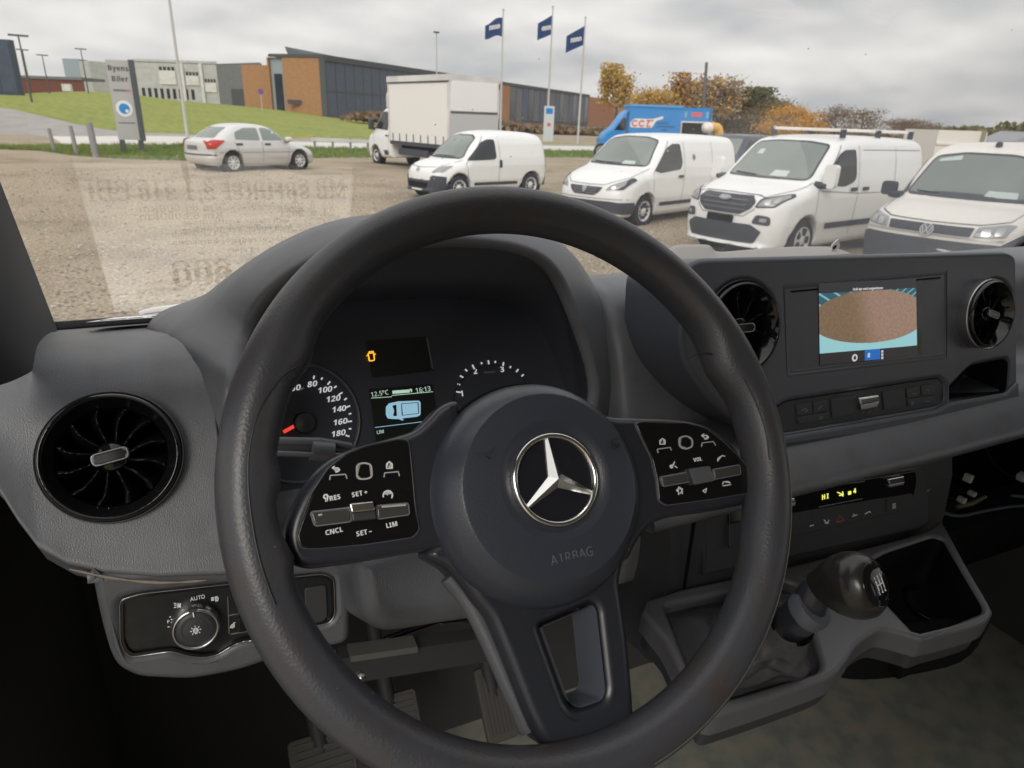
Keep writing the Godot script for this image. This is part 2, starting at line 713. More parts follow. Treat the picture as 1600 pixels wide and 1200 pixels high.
func ss(a, b, x):
	var t = clampf((x - a) / (b - a), 0.0, 1.0)
	return t * t * (3.0 - 2.0 * t)


# height of the yard: level, rising a little towards the road on the left
func yard(x, z):
	var d = sqrt(x * x + z * z)
	return 0.30 * ss(12.0, 26.0, d) * ss(22.0, 2.0, rad_to_deg(atan2(x, -z)))


func strip(called, lines, material, k = 6, lift_by = 0.0):
	var rows = []
	for l in lines:
		var row = curve(l, k)
		for i in row.size():
			row[i].y += lift_by
		rows.append(row)
	var mb = MB.new()
	mb.grid(rows, false, 1.0)
	for i in mb.n.size():
		if mb.n[i].y < 0:
			mb.n[i] = -mb.n[i]
	var m2 = MB.new()
	for i in mb.v.size():
		m2.vert(mb.v[i], mb.n[i])
	for i in range(0, mb.ix.size(), 3):
		m2.tri(mb.ix[i], mb.ix[i + 1], mb.ix[i + 2])
	return tag(part(called, m2, material), "", "", "", "structure")


func terrain():
	var xs = [-900.0, -450.0, -200.0, -100.0, -60.0]
	for i in range(-40, 81, 2):
		xs.append(float(i))
	xs.append_array([100.0, 160.0, 300.0, 600.0, 1200.0])
	var zs = [-1200.0, -600.0, -300.0, -160.0, -100.0, -70.0]
	for i in range(-60, 21, 2):
		zs.append(float(i))
	zs.append_array([60.0, 200.0, 600.0])
	var rows = []
	for z in zs:
		var row = PackedVector3Array()
		for x in xs:
			var far = ss(60.0, 160.0, sqrt(x * x + z * z)) * 0.4
			row.append(Vector3(x, yard(x, z) - far, z))
		rows.append(row)
	var g = MB.new()
	g.grid(rows, false, -1.0)
	tag(part("ground", g, M.gravel), "", "", "", "structure")
	# between yard and road: the verge, the pale path, the road, the lawn that climbs to the buildings
	var b0 = sv([-13.1077, 0.3, -37.1955, -9.7179, 0.3, -35.1888, -6.9016, 0.3, -33.577, -5.2803, 0.3, -32.6168, -3.6717, 0.3, -29.7118, -0.5325, 0.3, -28.0229, 2.6259, 0.2806, -29.4282, 7.187, 0.1443, -33.0923, 14.6199, 0.0001, -36.5138, 22.6183, 0, -37.6517, 30.7472, 0, -38.1478, 41.573, 0, -37.4957, 59.4734, 0, -35.0547])
	for i in b0.size():
		b0[i].y = yard(b0[i].x, b0[i].z) + 0.004
	var b1 = sv([-15.2687, 0.0848, -43.3887, -11.3344, 0.1072, -41.1333, -8.0521, 0.1045, -39.2822, -6.1708, 0.1769, -38.338, -4.2949, 0.3738, -35.3252, -0.5543, 0.5676, -33.468, 3.1353, 0.4909, -34.5862, 8.2638, 0.3079, -37.9538, 16.4197, 0.1887, -41.0315, 25.1292, 0.1734, -41.8951, 33.8928, 0.0911, -42.115, 45.4602, -0.0092, -41.0494, 64.4641, -0.0744, -38.0264])
	var b2 = sv([-18.3409, 0.2039, -52.5122, -13.6279, 0.2201, -49.8992, -9.6787, 0.2086, -47.7404, -7.4061, 0.2934, -46.6232, -5.2012, 0.4504, -43.4433, -0.6285, 0.6211, -41.1969, 3.8287, 0.4508, -41.9251, 9.7941, 0.2819, -44.9174, 19.011, 0.1875, -47.5222, 28.729, 0.2217, -47.9475, 38.3812, 0.1214, -47.7548, 51.0585, -0.0066, -46.1714, 71.7227, -0.1494, -42.3582])
	var b3 = sv([-21.442, 1.9478, -62.9388, -15.9172, 1.7492, -59.8633, -11.2656, 1.6035, -57.3266, -9.0158, 1.2202, -56.035, -6.1486, 0.7551, -52.2686, -3.6344, 0.4783, -50.8934, -0.7345, 0.4747, -49.4444, 4.5565, 0.2609, -49.7739, 11.4239, 0.1124, -52.3639, 21.7848, 0.0555, -54.4635, 32.5802, 0.0748, -54.3914, 43.193, -0.0156, -53.7651, 57.0703, -0.1374, -51.6376, 79.5266, -0.3314, -46.9857])
	strip("verge", [b0, b1], M.verge)
	strip("path", [b1, b2], M.paving)
	strip("road", [b2, b3], M.asphalt)
	var b4 = sv([-31.7808, 2.8133, -93.9903, -23.6162, 2.6274, -89.7173, -16.7134, 2.4037, -86.121, -13.3277, 2.0605, -84.3291, -9.1363, 1.6357, -79.9766, -5.3075, 1.3237, -77.9871, -0.9298, 1.0886, -75.7649, 6.9837, 0.7528, -74.8467, 16.6378, 0.2931, -76.0327, 30.5297, -0.1489, -76.3574, 44.6927, -0.319, -74.669, 58.3144, -0.4567, -72.651, 75.9522, -0.6438, -68.7816, 104.0516, -0.917, -61.5239])
	var b5 = sv([-55.3309, 4.3699, -164.4093, -41.2408, 3.6357, -157.1998, -29.2595, 2.938, -151.085, -23.2067, 3.3543, -148.4047, -15.9083, 3.7787, -143.0019, -9.0616, 3.6217, -139.7039, -1.3202, 2.8999, -135.7392, 12.5282, 2.0889, -131.9116, 28.4637, 0.5184, -129.7566, 50.3631, -0.9349, -125.9965, 72.1895, -1.4599, -120.6628, 92.6474, -1.7244, -115.4749, 118.8458, -1.9496, -107.6878, 159.7699, -2.4066, -94.5063])
	var b6 = PackedVector3Array()
	var b7 = PackedVector3Array()
	for p in b5:
		b6.append(Vector3(p.x * 1.8, p.y, p.z * 1.8))
		b7.append(Vector3(p.x * 7.0, p.y - 0.6, p.z * 7.0))
	strip("lawn", [b3, b4, b5, b6, b7], M.grass, 5)
	# pieces of gravel that can be told apart near the van, and tufts along the verge: uncountable, kept as stuff
	var rg = RandomNumberGenerator.new()
	rg.seed = 77
	for kind in 4:
		var mb = MB.new()
		var rr = []
		for i in 4:
			var row = PackedVector3Array()
			for k in 6:
				var g2 = TAU * k / 6.0
				var r = [0.35, 1.0, 0.85, 0.25][i]
				row.append(Vector3(cos(g2) * r * rg.randf_range(0.7, 1.2), [-0.3, 0.0, 0.4, 0.6][i] * rg.randf_range(0.8, 1.1), sin(g2) * r))
			rr.append(row)
		mb.grid(rr, true, -1.0)
		var mm = MultiMesh.new()
		mm.transform_format = MultiMesh.TRANSFORM_3D
		mm.mesh = mb.mesh()
		mm.instance_count = 7000
		for i in mm.instance_count:
			var d = 2.2 + 22.0 * pow(rg.randf(), 1.4)
			var az = deg_to_rad(rg.randf_range(-22.0, 50.0))
			var p = Vector3(sin(az) * d, 0, -cos(az) * d)
			p.y = yard(p.x, p.z) + 0.002
			var s = rg.randf_range(0.009, 0.026) * (1.6 if rg.randf() < 0.06 else 1.0)
			mm.set_instance_transform(i, Transform3D(Basis(Vector3.UP, rg.randf() * TAU).scaled(Vector3(s, s * 0.7, s)), p))
		var mi = MultiMeshInstance3D.new()
		mi.name = "loose_gravel" if kind == 0 else "loose_gravel_%03d" % kind
		mi.multimesh = mm
		mi.material_override = M.stone[kind]
		add_child(mi, true)
		tag(mi, ["pale tan stones of the gravel yard", "dark grey stones of the gravel yard", "brown stones of the gravel yard", "near white stones of the gravel yard"][kind], "gravel", "", "stuff")
	for kind in 2:
		var bl = MB.new()
		for k in 5:
			var a = TAU * k / 5.0
			var o = Vector3(cos(a), 0, sin(a)) * 0.04
			var t = o * 2.2 + Vector3(0, 0.13 + 0.03 * (k % 2), 0)
			var s = Vector3(-sin(a), 0, cos(a)) * 0.012
			bl.flat(o - s, o + s, t)
		var mm = MultiMesh.new()
		mm.transform_format = MultiMesh.TRANSFORM_3D
		mm.mesh = bl.mesh()
		mm.instance_count = 5000
		var c0 = curve(b0, 8)
		var c1 = curve(b1, 8)
		for i in mm.instance_count:
			var q = rg.randf() * 0.8 * (c0.size() - 2)
			var f = q - floorf(q)
			var a = c0[int(q)].lerp(c0[int(q) + 1], f)
			var b = c1[int(q)].lerp(c1[int(q) + 1], f)
			var p = a.lerp(b, rg.randf_range(-0.06, 1.0))
			var s = rg.randf_range(0.5, 1.3)
			mm.set_instance_transform(i, Transform3D(Basis(Vector3.UP, rg.randf() * TAU).scaled(Vector3.ONE * s), p))
		var mi = MultiMeshInstance3D.new()
		mi.name = "grass_tufts" if kind == 0 else "grass_tufts_001"
		mi.multimesh = mm
		mi.material_override = M.blade[kind]
		add_child(mi, true)
		tag(mi, ["green grass tufts growing on the verge before the road", "yellowed grass tufts growing on the verge before the road"][kind], "grass", "", "stuff")


# an upright slab from a to b on the ground (feet at y0, top at y1), t thick, away from the eye
func wall(called, a, b, y0, y1, t, material, parent, out = 0.0):
	var d = Vector3(b.x - a.x, 0, b.z - a.z)
	var n = Vector3(-d.z, 0, d.x).normalized()
	if n.dot(Vector3(a.x, 0, a.z)) < 0:
		n = -n
	var c = (Vector3(a.x, 0, a.z) + Vector3(b.x, 0, b.z)) / 2 + n * (t / 2 - out) + Vector3(0, (y0 + y1) / 2, 0)
	return boxm(called, Transform3D(Basis(d.normalized(), Vector3.UP, d.normalized().cross(Vector3.UP)), c), Vector3(d.length(), y1 - y0, t), material, parent)


func along(a, b, t):
	return a.lerp(b, t)


func roof_of(called, pts, y, t, material, parent):
	var poly = PackedVector2Array()
	for p in pts:
		poly.append(Vector2(p.x, -p.z))
	var T = Transform3D(Basis(Vector3.RIGHT, Vector3(0, 0, -1), Vector3.UP), Vector3(0, y, 0))
	return plate(called, T, poly, 0.0, t, 0.0, material, parent)


func buildings():
	# the long building with the orange brick end and the slate-blue cladding
	var A = Vector3(21.9138, 1.5943, -129.0738)
	var yt = Vector3(21.8889, 10.8471, -133.0701).y
	var B = Vector3(79.5721, 12, -198.8219)
	var k = (yt - 2.1) / (12.0 - 2.1)
	B = Vector3(B.x * k, 0, B.z * k)
	var y0 = A.y - 1.6
	var ab = Vector3(B.x - A.x, 0, B.z - A.z)
	var nb = Vector3(ab.z, 0, -ab.x).normalized()
	if nb.x > 0:
		nb = -nb
	nb = (nb * 0.9 + Vector3(-0.35, 0, -0.1)).normalized()
	var L = Vector3(A.x, 0, A.z) + nb * 8.0
	var back = ab.length()
	var t = thing("long_hall", "long two-storey hall with slate blue cladding and an orange brick end wall", "building")
	wall("brick_wall", A, L, y0, yt - 0.5, 0.4, M.brick, t)
	wall("corner_column", A, along(A, L, 0.13), y0, yt - 0.1, 0.5, M.clad_dark, t, 0.06)
	var N = 24
	for i in N:
		for s in 2:
			var h0 = lerpf(y0 + 0.4, yt - 0.9, s * 0.5) + (0.18 if s else 0.0)
			var h1 = lerpf(y0 + 0.4, yt - 0.9, s * 0.5 + 0.5) - (0.0 if s else 0.18)
			wall("cladding_panel", along(A, B, (i + 0.04) / N), along(A, B, (i + 0.97) / N), h0, h1, 0.3, M.clad, t, 0.05)
	wall("wall", A, B, y0, yt - 0.3, 0.4, M.clad_dark, t)
	wall("parapet", A, B, yt - 0.9, yt, 0.6, M.clad_dark, t, 0.35)
	wall("parapet", A, along(A, L, 1.3), yt - 0.45, yt + 0.05, 0.6, M.clad_dark, t, 0.12)
	# the glazed stair and the brick beyond it
	var L2 = along(A, L, 1.33)
	wall("stair_glass", L, L2, y0, yt - 0.5, 0.4, M.stair_glass, t, -0.6)
	wall("stair_door", along(A, L, 1.07), along(A, L, 1.24), y0 + 0.4, y0 + (yt - y0) * 0.72, 0.2, M.glassy, t, -0.3)
	var L3 = along(A, L, 2.1)
	wall("side_wall", L2, L3, y0 + 0.5, yt - 1.7, 0.4, M.brick, t, -1.2)
	boxm("letterbox_sign", Transform3D(Basis(), along(A, L, 0.92) + Vector3(1.2, y0 + 3.2, 1.4)), Vector3(3.0, 0.7, 0.4), M.clad_dark, t)
	var Q = Vector3(B.x, 0, B.z) + nb * 18.0
	roof_of("roof", [Vector3(A.x, 0, A.z), Vector3(B.x, 0, B.z), Q, L2], yt - 0.35, 0.2, M.clad_dark, t)
	wall("back_wall", L2, Q, y0, yt - 0.5, 0.3, M.brick, t)
	wall("end_wall", B, Q, y0, yt - 0.5, 0.3, M.clad_dark, t)
	var sp = MB.new()
	var s0 = along(A, L, 0.85) + Vector3(0, yt - A.y, 0)
	s0.y = yt
	sp.flat(s0, s0 + Vector3(3.4, 0.1, -1.0), s0 + Vector3(-0.2, 1.3, -1.6), null)
	sp.flat(s0 + Vector3(-0.2, 1.3, -1.6), s0 + Vector3(3.4, 0.1, -1.0), s0 + Vector3(9.0, 0.5, -5.0), null)
	part("rooflight", sp, M.clad_dark, t)
	# the lower glazed wing to the right with brick at both ends
	var yw = yt - 0.15
	var C = along(A, B, 1.13)
	var D = along(A, B, 2.37)
	var E = along(A, B, 3.65)
	var w = thing("glazed_wing", "low office wing with a dark glazed front between two brick piers", "building")
	wall("brick_pier", C, along(C, D, 0.07), y0, yw, 0.6, M.brick, w, 0.2)
	for i in 16:
		wall("window_bay", along(C, D, 0.075 + i * 0.0575), along(C, D, 0.075 + i * 0.0575 + 0.052), y0 + 1.2, yw - 0.8, 0.2, [M.clad, M.glassy, M.concrete_dark][(i * 7 + 1) % 3], w, 0.06)
	wall("wall", C, D, y0, yw - 0.2, 0.4, M.clad_dark, w)
	wall("parapet", C, D, yw - 0.7, yw + 0.1, 0.5, M.clad_dark, w, 0.25)
	wall("brick_wall", D, E, y0, yw - 0.6, 0.6, M.brick_red, w, 0.1)
	var C2 = Vector3(C.x, 0, C.z) + nb * 14.0
	var E2 = Vector3(E.x, 0, E.z) + nb * 14.0
	roof_of("roof", [Vector3(C.x, 0, C.z), Vector3(E.x, 0, E.z), E2, C2], yw - 0.8, 0.15, M.clad_dark, w)
	# the grey concrete block on the hill
	var G = Vector3(-10.5772, 2.4925, -193.8412)
	var H = Vector3(6.9015, 1.998, -185.6628)
	var I = Vector3(15.118, 2.3116, -170.2501)
	var yg = Vector3(8.1602, 11.8019, -189.3114).y
	var gy0 = G.y - 2.0
	var c = thing("concrete_block", "pale grey concrete building with square windows and a dark end wall", "building")
	wall("wall", G, H, gy0, yg, 0.5, M.concrete, c)
	wall("dark_end_wall", H, I, gy0, yg - 0.6, 0.5, M.concrete_dark, c)
	for i in 9:
		wall("window", along(G, H, 0.06 + i * 0.075), along(G, H, 0.1 + i * 0.075), gy0 + 3.0, gy0 + 5.2, 0.2, M.glassy, c, 0.03)
	for q in [[0.3, 0.5, 0.62, 0.8], [0.62, 0.78, 0.62, 0.72], [0.84, 0.98, 0.5, 0.6]]:
		wall("pale_band", along(G, H, q[0]), along(G, H, q[1]), lerpf(gy0, yg, q[2] - 0.08), lerpf(gy0, yg, q[3]), 0.3, M.concrete_pale, c, 0.25)
		for j in 4:
			var s0b = lerpf(q[0], q[1], j * 0.25 + 0.03)
			wall("window", along(G, H, s0b), along(G, H, s0b + (q[1] - q[0]) * 0.18), lerpf(gy0, yg, q[3]), lerpf(gy0, yg, q[3] + 0.07), 0.2, M.glassy, c, 0.03)
	for q in [0.57, 0.8]:
		wall("pillar", along(G, H, q), along(G, H, q + 0.035), gy0, yg - 0.6, 0.6, M.concrete_pale, c, 0.5)
	wall("stair_cheek", along(H, I, 0.35), along(H, I, 0.98), gy0, gy0 + 5.5, 0.3, M.clad_dark, c, 0.6)
	var bk = Vector3(-0.25, 0, -0.97) * 22.0
	roof_of("roof", [Vector3(G.x, 0, G.z), Vector3(H.x, 0, H.z), Vector3(I.x, 0, I.z), I + bk, H + bk, G + bk], yg - 0.7, 0.2, M.concrete_dark, c)
	# the dark slab at the very left, the pale tower and the low brick sheds far off
	var da = Vector3(-27.9938, 2.9492, -119.3524)
	var db = Vector3(-20.2662, 3.6943, -116.1517)
	var dt = Vector3(-20.3899, 9.3362, -118.6378).y
	var s = thing("dark_block", "dark slate building cut by the left edge of the view", "building")
	wall("wall", da, db, da.y - 1.0, dt, 1.0, M.clad, s)
	for i in 4:
		wall("cladding_panel", along(da, db, i * 0.25 + 0.01), along(da, db, i * 0.25 + 0.235), da.y, dt - 0.4, 0.2, M.clad, s, 0.06)
	var ta = Vector3(-41.437, 6.4073, -327.6233)
	var tb = Vector3(-35.8439, 6.606, -325.1599)
	var tc = Vector3(-31.8632, 6.6363, -317.4573)
	var tt = Vector3(-36.9315, 17.2153, -330.2247).y
	s = thing("pale_tower", "pale blue-grey tower block rising above the brick sheds", "building")
	wall("wall", ta, tb, 0.0, tt, 6.0, M.stair_glass, s)
	wall("side_wall", tb, tc, 0.0, tt - 0.8, 6.0, M.concrete, s)
	var ra = Vector3(-51.3011, 5.3901, -296.2708)
	var rb = Vector3(-31.536, 5.8918, -287.4794)
	var rt = Vector3(-41.3879, 8.9488, -293.2857).y
	s = thing("brick_shed", "long low red brick shed far behind the lamp posts", "building")
	wall("wall", ra, rb, 0.0, rt, 0.5, M.red_roof, s)
	wall("roof", ra, rb, rt, rt + 0.9, 14.0, M.concrete_dark, s, 0.4)
	boxm("white_van", Transform3D(Basis(), Vector3(-31.9793, 5.9324, -252.2892)), Vector3(2.2, 1.9, 4.0), M.concrete_pale, s)


func tree(called, label, at, h, spread, leaves, count, seed_, low = 0.3, group = "trees behind the parked vans", leafy = 0.25):
	var rg = RandomNumberGenerator.new()
	rg.seed = seed_
	var t = thing(called, label, "tree", at, 0.0, group)
	var tr = MB.new()
	tr.tube(PackedVector3Array([Vector3(0, -0.3, 0), Vector3(0.03 * h, h * 0.35, 0), Vector3(0, h * 0.8, 0.02 * h)]), [h * 0.028, h * 0.02, h * 0.006], 7)
	var tips = []
	for i in 20:
		var a = rg.randf() * TAU
		var y = h * rg.randf_range(low, 0.8)
		var e = Vector3(cos(a) * spread * rg.randf_range(0.45, 0.9), y + h * rg.randf_range(0.08, 0.2), sin(a) * spread * rg.randf_range(0.45, 0.9))
		tr.tube(PackedVector3Array([Vector3(0.01 * h, y, 0), Vector3(e.x * 0.5, y + (e.y - y) * 0.35, e.z * 0.5), e]), [h * 0.009, h * 0.006, h * 0.002], 5)
		tips.append(e)
		for j in 3:
			tr.tube(PackedVector3Array([e * 0.7 + Vector3(0, y * 0.3, 0), e + Vector3(rg.randfn(), rg.randf() * 1.4, rg.randfn()) * spread * 0.28]), [h * 0.004, h * 0.0015], 4)
	tips.append(Vector3(0, h * 0.86, 0))
	tips.append(Vector3(0, h * 0.7, 0))
	part("trunk", tr, M.bark, t)
	for q in leaves.size():
		var mb = MB.new()
		for i in int(3.2 * count / leaves.size()):
			var c = tips[rg.randi() % tips.size()]
			var p = c + Vector3(rg.randfn() * spread * leafy, rg.randfn() * h * 0.065, rg.randfn() * spread * leafy)
			p.y = clampf(p.y, h * low * 0.7, h * 1.02)
			var s = h * rg.randf_range(0.01, 0.026)
			var u = Vector3(rg.randfn(), rg.randfn(), rg.randfn()).normalized()
			var w = u.cross(Vector3(rg.randfn(), rg.randfn(), rg.randfn())).normalized()
			mb.flat(p - u * s - w * s * 0.5, p + u * s * 0.2 - w * s, p + u * s, p + w * s)
		part("crown", mb, M.leaf[leaves[q]], t)
	return t


func trees():
	var row = [
		["birch_tree", "slender ochre tree by the brick end of the office wing", Vector3(44.1217, 0.5077, -71.2721), 7.3, 1.7, ["ochre", "gold"], 900, 0.36],
		["autumn_tree", "low golden tree whose crown stands just behind the blue truck cab", Vector3(56.2951, 0.2127, -82.1219), 6.2, 3.0, ["ochre", "gold"], 1300, 0.4],
		["autumn_tree", "orange and gold tree above the middle of the blue truck box", Vector3(62.6872, 0.1474, -82.7217), 8.0, 2.8, ["gold", "orange", "twig"], 1500, 0.3],
		["autumn_tree", "half-bare golden tree right of the blue truck beside the leaning brown pole", Vector3(63.0075, 0.2219, -76.7062), 7.7, 2.8, ["gold", "twig", "twig"], 1300, 0.3],
		["dark_tree", "dark green tree between the leaning pole and the orange bushes", Vector3(70.4188, 0.1272, -80.3698), 6.6, 3.8, ["green", "olive"], 3400, 0.12],
		["dark_tree", "broad dark brown tree left of the orange bush over the van with the roof tube", Vector3(70.0076, 0.2188, -75.8754), 5.3, 3.4, ["olive", "brown"], 2600, 0.1],
		["orange_bush", "bright orange bush over the windscreen of the van with the roof tube", Vector3(66.5032, 0.3278, -68.0767), 4.3, 3.0, ["orange", "gold"], 2400, 0.12],
		["orange_bush", "smaller orange bush standing alone above the roof tube", Vector3(72.689, 0.2739, -69.9558), 3.7, 1.9, ["gold", "orange"], 1500, 0.12],
		["bare_tree", "bare grey tree behind the middle of the roof tube", Vector3(77.2737, 0.2582, -70.2203), 4.6, 2.4, ["twig"], 700, 0.2],
		["bare_tree", "bare grey tree right of the middle of the roof tube", Vector3(82.1368, 0.1687, -70.3262), 4.5, 2.4, ["twig", "brown"], 700, 0.2],
		["round_tree", "dark round tree above the rear end of the roof tube", Vector3(115.3686, -0.3357, -88.0134), 4.3, 4.4, ["brown"], 2600, 0.1],
	]
	var sd = 300
	for r in row:
		tree(r[0], r[1], r[2], r[3], r[4], r[5], r[6], sd, r[7])
		sd += 7
	# the far thicket on the right and behind everything: one mass
	var rg = RandomNumberGenerator.new()
	rg.seed = 991
	var spots = [[Vector3(101.3258, 0.4287, -71.1358), Vector3(115.2409, 0.2224, -55.2629), 2.2, 4.9, "olive", "olive green thicket on the bank at the right edge"],
		[Vector3(107.2956, 0.3772, -74.2947), Vector3(120.2514, 0.1408, -57.6656), 1.9, 4.2, "ochre", "ochre brush mixed into the thicket at the right edge"],
		[Vector3(92.6303, -1.0083, -109.8894), Vector3(133.8732, -0.676, -91.2371), 2.0, 2.6, "brown", "brown hedge far behind the parked vans"],
		[Vector3(23.742, 1.0688, -112.6701), Vector3(68.3153, -0.4005, -99.9864), 1.0, 1.0, "brown", "low brown shrubs planted along the foot of the halls"]]
	for q in spots:
		var mb = MB.new()
		for i in 9000:
			var f = rg.randf()
			var c = q[0].lerp(q[1], f)
			var hh = lerpf(q[2], q[3], f) * (0.75 + 0.25 * sin(f * 23.0) * sin(f * 9.0 + 1.0))
			var p = c + Vector3(rg.randfn() * 1.2, rg.randf() * hh, rg.randfn() * 2.0)
			var s = rg.randf_range(0.25, 0.6)
			var u = Vector3(rg.randfn(), rg.randfn(), rg.randfn()).normalized()
			var w = u.cross(Vector3(rg.randfn(), rg.randfn(), rg.randfn())).normalized()
			mb.flat(p - u * s, p - w * s, p + u * s, p + w * s)
		tag(part("thicket", mb, M.leaf[q[4]]), q[5], "bushes", "", "stuff")



# cross-sections of the dash from the windscreen (first) over the crest to the lower lip (last), as z and y pairs, at x
func dash_row(x, q):
	var row = PackedVector3Array()
	for i in range(0, q.size(), 2):
		row.append(Vector3(x, q[i + 1], q[i]))
	return row


func pod(yb, crest = 0.0):
	var q = [-0.958, 1.838, -0.9, 1.852, -0.82, 1.874, -0.74, 1.894 + crest, -0.68, 1.907 + crest, -0.63, 1.915 + crest, -0.59, 1.914, -0.563, 1.904, -0.546, 1.888]
	for f in [0.25, 0.5, 0.75, 1.0]:
		var y = lerpf(1.888, yb + 0.012, f)
		q.append_array([-0.52 - (y - 1.86) * 0.532 - 0.011 * (1.0 - f), y])
	var zb = -0.52 - (yb - 1.86) * 0.532
	q.append_array([zb - 0.001, yb + 0.004, zb - 0.006, yb - 0.002, zb - 0.01, yb - 0.008, zb - 0.016, yb - 0.017, zb - 0.03, yb - 0.021, zb - 0.09, yb - 0.022])
	return q


func dashboard():
	var t = thing("dashboard", "dark grey grained dashboard of the van running below the windscreen", "dashboard")
	var rows = []
	for s in [[-0.34, 1.9], [-0.24, 1.895], [-0.19, 1.882], [-0.165, 1.864], [-0.151, 1.846], [-0.142, 1.826], [-0.132, 1.808], [-0.116, 1.795], [-0.095, 1.786], [-0.061, 1.7765], [-0.03, 1.7715, 0.003], [-0.018, 1.7695, 0.008], [-0.009, 1.769, 0.012]]:
		rows.append(dash_row(s[0], pod(s[1], s[2] if s.size() > 2 else 0.0)))
	var mid = [-0.958, 1.845, -0.9, 1.86, -0.82, 1.878, -0.76, 1.885, -0.72, 1.885, -0.7, 1.875, -0.69, 1.86, -0.685, 1.84, -0.68, 1.82, -0.675, 1.8, -0.66, 1.78, -0.64, 1.76, -0.62, 1.745, -0.61, 1.735, -0.606, 1.73, -0.604, 1.725, -0.603, 1.72, -0.604, 1.71, -0.7, 1.70]
	mid.resize(38)
	for x in [-0.004, 0.1, 0.2, 0.3, 0.375]:
		rows.append(dash_row(x, mid))
	var ctr = [-0.958, 1.858, -0.9, 1.87, -0.82, 1.892, -0.75, 1.912, -0.7, 1.92, -0.66, 1.918, -0.635, 1.906, -0.615, 1.886, -0.6, 1.86, -0.585, 1.82, -0.572, 1.78, -0.562, 1.74, -0.556, 1.7, -0.552, 1.66, -0.55, 1.64, -0.55, 1.62, -0.552, 1.6, -0.56, 1.58, -0.62, 1.56]
	for x in [0.392, 0.415, 0.45, 0.52]:
		rows.append(dash_row(x, ctr))
	var beh = [-0.958, 1.862, -0.9, 1.874, -0.82, 1.895, -0.75, 1.914, -0.7, 1.92, -0.66, 1.918, -0.64, 1.906, -0.62, 1.886, -0.61, 1.86, -0.6, 1.84, -0.59, 1.81, -0.57, 1.795, -0.55, 1.79, -0.54, 1.78, -0.54, 1.77, -0.55, 1.76, -0.57, 1.755, -0.6, 1.75, -0.7, 1.74]
	for x in [0.56, 0.8, 0.92, 1.0, 1.3, 1.75]:
		rows.append(dash_row(x, beh))
	for i in rows.size():
		rows[i] = curve(rows[i], 3)
	# finer between the sections that carry the vent
	var fine = []
	for i in range(rows.size() - 1):
		var n = 5 if i >= 2 and i <= 11 else 1
		for k in n:
			var row = PackedVector3Array()
			for j in rows[i].size():
				row.append(rows[i][j].lerp(rows[i + 1][j], float(k) / n))
			fine.append(row)
	fine.append(rows[-1])
	var mb = MB.new()
	mb.grid(fine, false, 1.0)
	mb.pierce(FPOD, 0.0418)
	part("dash_pad", mb, M.dash, t)
	# the bolster below the centre panel, running to the passenger side
	mb = MB.new()
	rows = []
	for s in [[0.36, -0.002], [0.55, 0.0], [0.75, 0.001], [0.95, 0.006], [1.3, 0.01], [1.75, 0.012]]:
		var q = []
		for p in [[-0.56, 1.782], [-0.505, 1.778], [-0.49, 1.771], [-0.475, 1.763], [-0.462, 1.754], [-0.453, 1.747], [-0.449, 1.74], [-0.451, 1.734], [-0.46, 1.73], [-0.5, 1.726], [-0.56, 1.724]]:
			q.append_array([p[0], p[1] + s[1]])
		rows.append(curve(dash_row(s[0], q), 2))
	mb.grid(rows, false, 1.0)
	part("bolster", mb, M.pad, t)
	# the hood over the instruments: an arch at its rim, flaring out towards the windscreen
	var r0 = []
	var near = sv([-0.0107, 1.8315, -0.527, -0.0074, 1.8564, -0.527, -0.0006, 1.9039, -0.527])
	var rim = sv([0.0139, 1.9282, -0.56, 0.0404, 1.9628, -0.56, 0.0818, 1.9873, -0.56, 0.1343, 1.9974, -0.56, 0.1901, 1.999, -0.56, 0.2379, 1.996, -0.56, 0.2828, 1.9861, -0.56, 0.3144, 1.9653, -0.56, 0.3397, 1.916, -0.56, 0.3611, 1.8452, -0.56, 0.3537, 1.7988, -0.56, 0.3387, 1.7441, -0.56])
	near[2].z -= 0.012
	for p in near:
		r0.append(p)
	for p in rim:
		r0.append(p + Vector3(0, 0, -0.02 + (p.y - 1.9) * -0.18))
	var r2 = sv([-0.0756, 1.8753, -0.7, -0.0639, 1.8996, -0.7, -0.0478, 1.9182, -0.7, -0.0073, 1.9326, -0.7, 0.0414, 1.9578, -0.7, 0.0913, 1.9787, -0.7, 0.1328, 1.9912, -0.7, 0.1956, 1.9919, -0.7, 0.2631, 1.9893, -0.7, 0.3284, 1.9767, -0.7, 0.3808, 1.9475, -0.7, 0.4214, 1.9065, -0.7, 0.4579, 1.8418, -0.7, 0.4811, 1.7777, -0.7, 0.4946, 1.7008, -0.7])
	var hood = []
	var c = Vector3(0.18, 1.86, -0.6)
	for f in [0.0, 0.12, 0.3, 0.5, 0.7, 0.86, 1.0]:
		var row = []
		for i in 15:
			var p = r0[i].lerp(r2[i], f)
			var o = (p - c)
			o.z = 0
			p += o.normalized() * 0.016 * sin(PI * f)
			row.append(p)
		hood.append(curve(PackedVector3Array(row), 4))
	var tail = []
	for p in r2:
		tail.append(Vector3(lerpf(p.x, 0.18, 0.12), minf(p.y - 0.02, 1.885), -0.714))
	hood.append(curve(PackedVector3Array(tail), 4))
	# a rounded lip turns inwards to the recess
	var lips = []
	for q in [[0.004, 0.004], [0.011, 0.003], [0.013, -0.004]]:
		var row = []
		for p in r0:
			var o = (c - p)
			o.z = 0
			row.append(p + o.normalized() * q[0] + Vector3(0, 0, q[1]))
		lips.push_front(curve(PackedVector3Array(row), 4))
	var all = lips
	all.append_array(hood)
	mb = MB.new()
	mb.grid(all, false, 1.0)
	part("instrument_hood", mb, M.dash, t)
	var inner = [lips[0]]
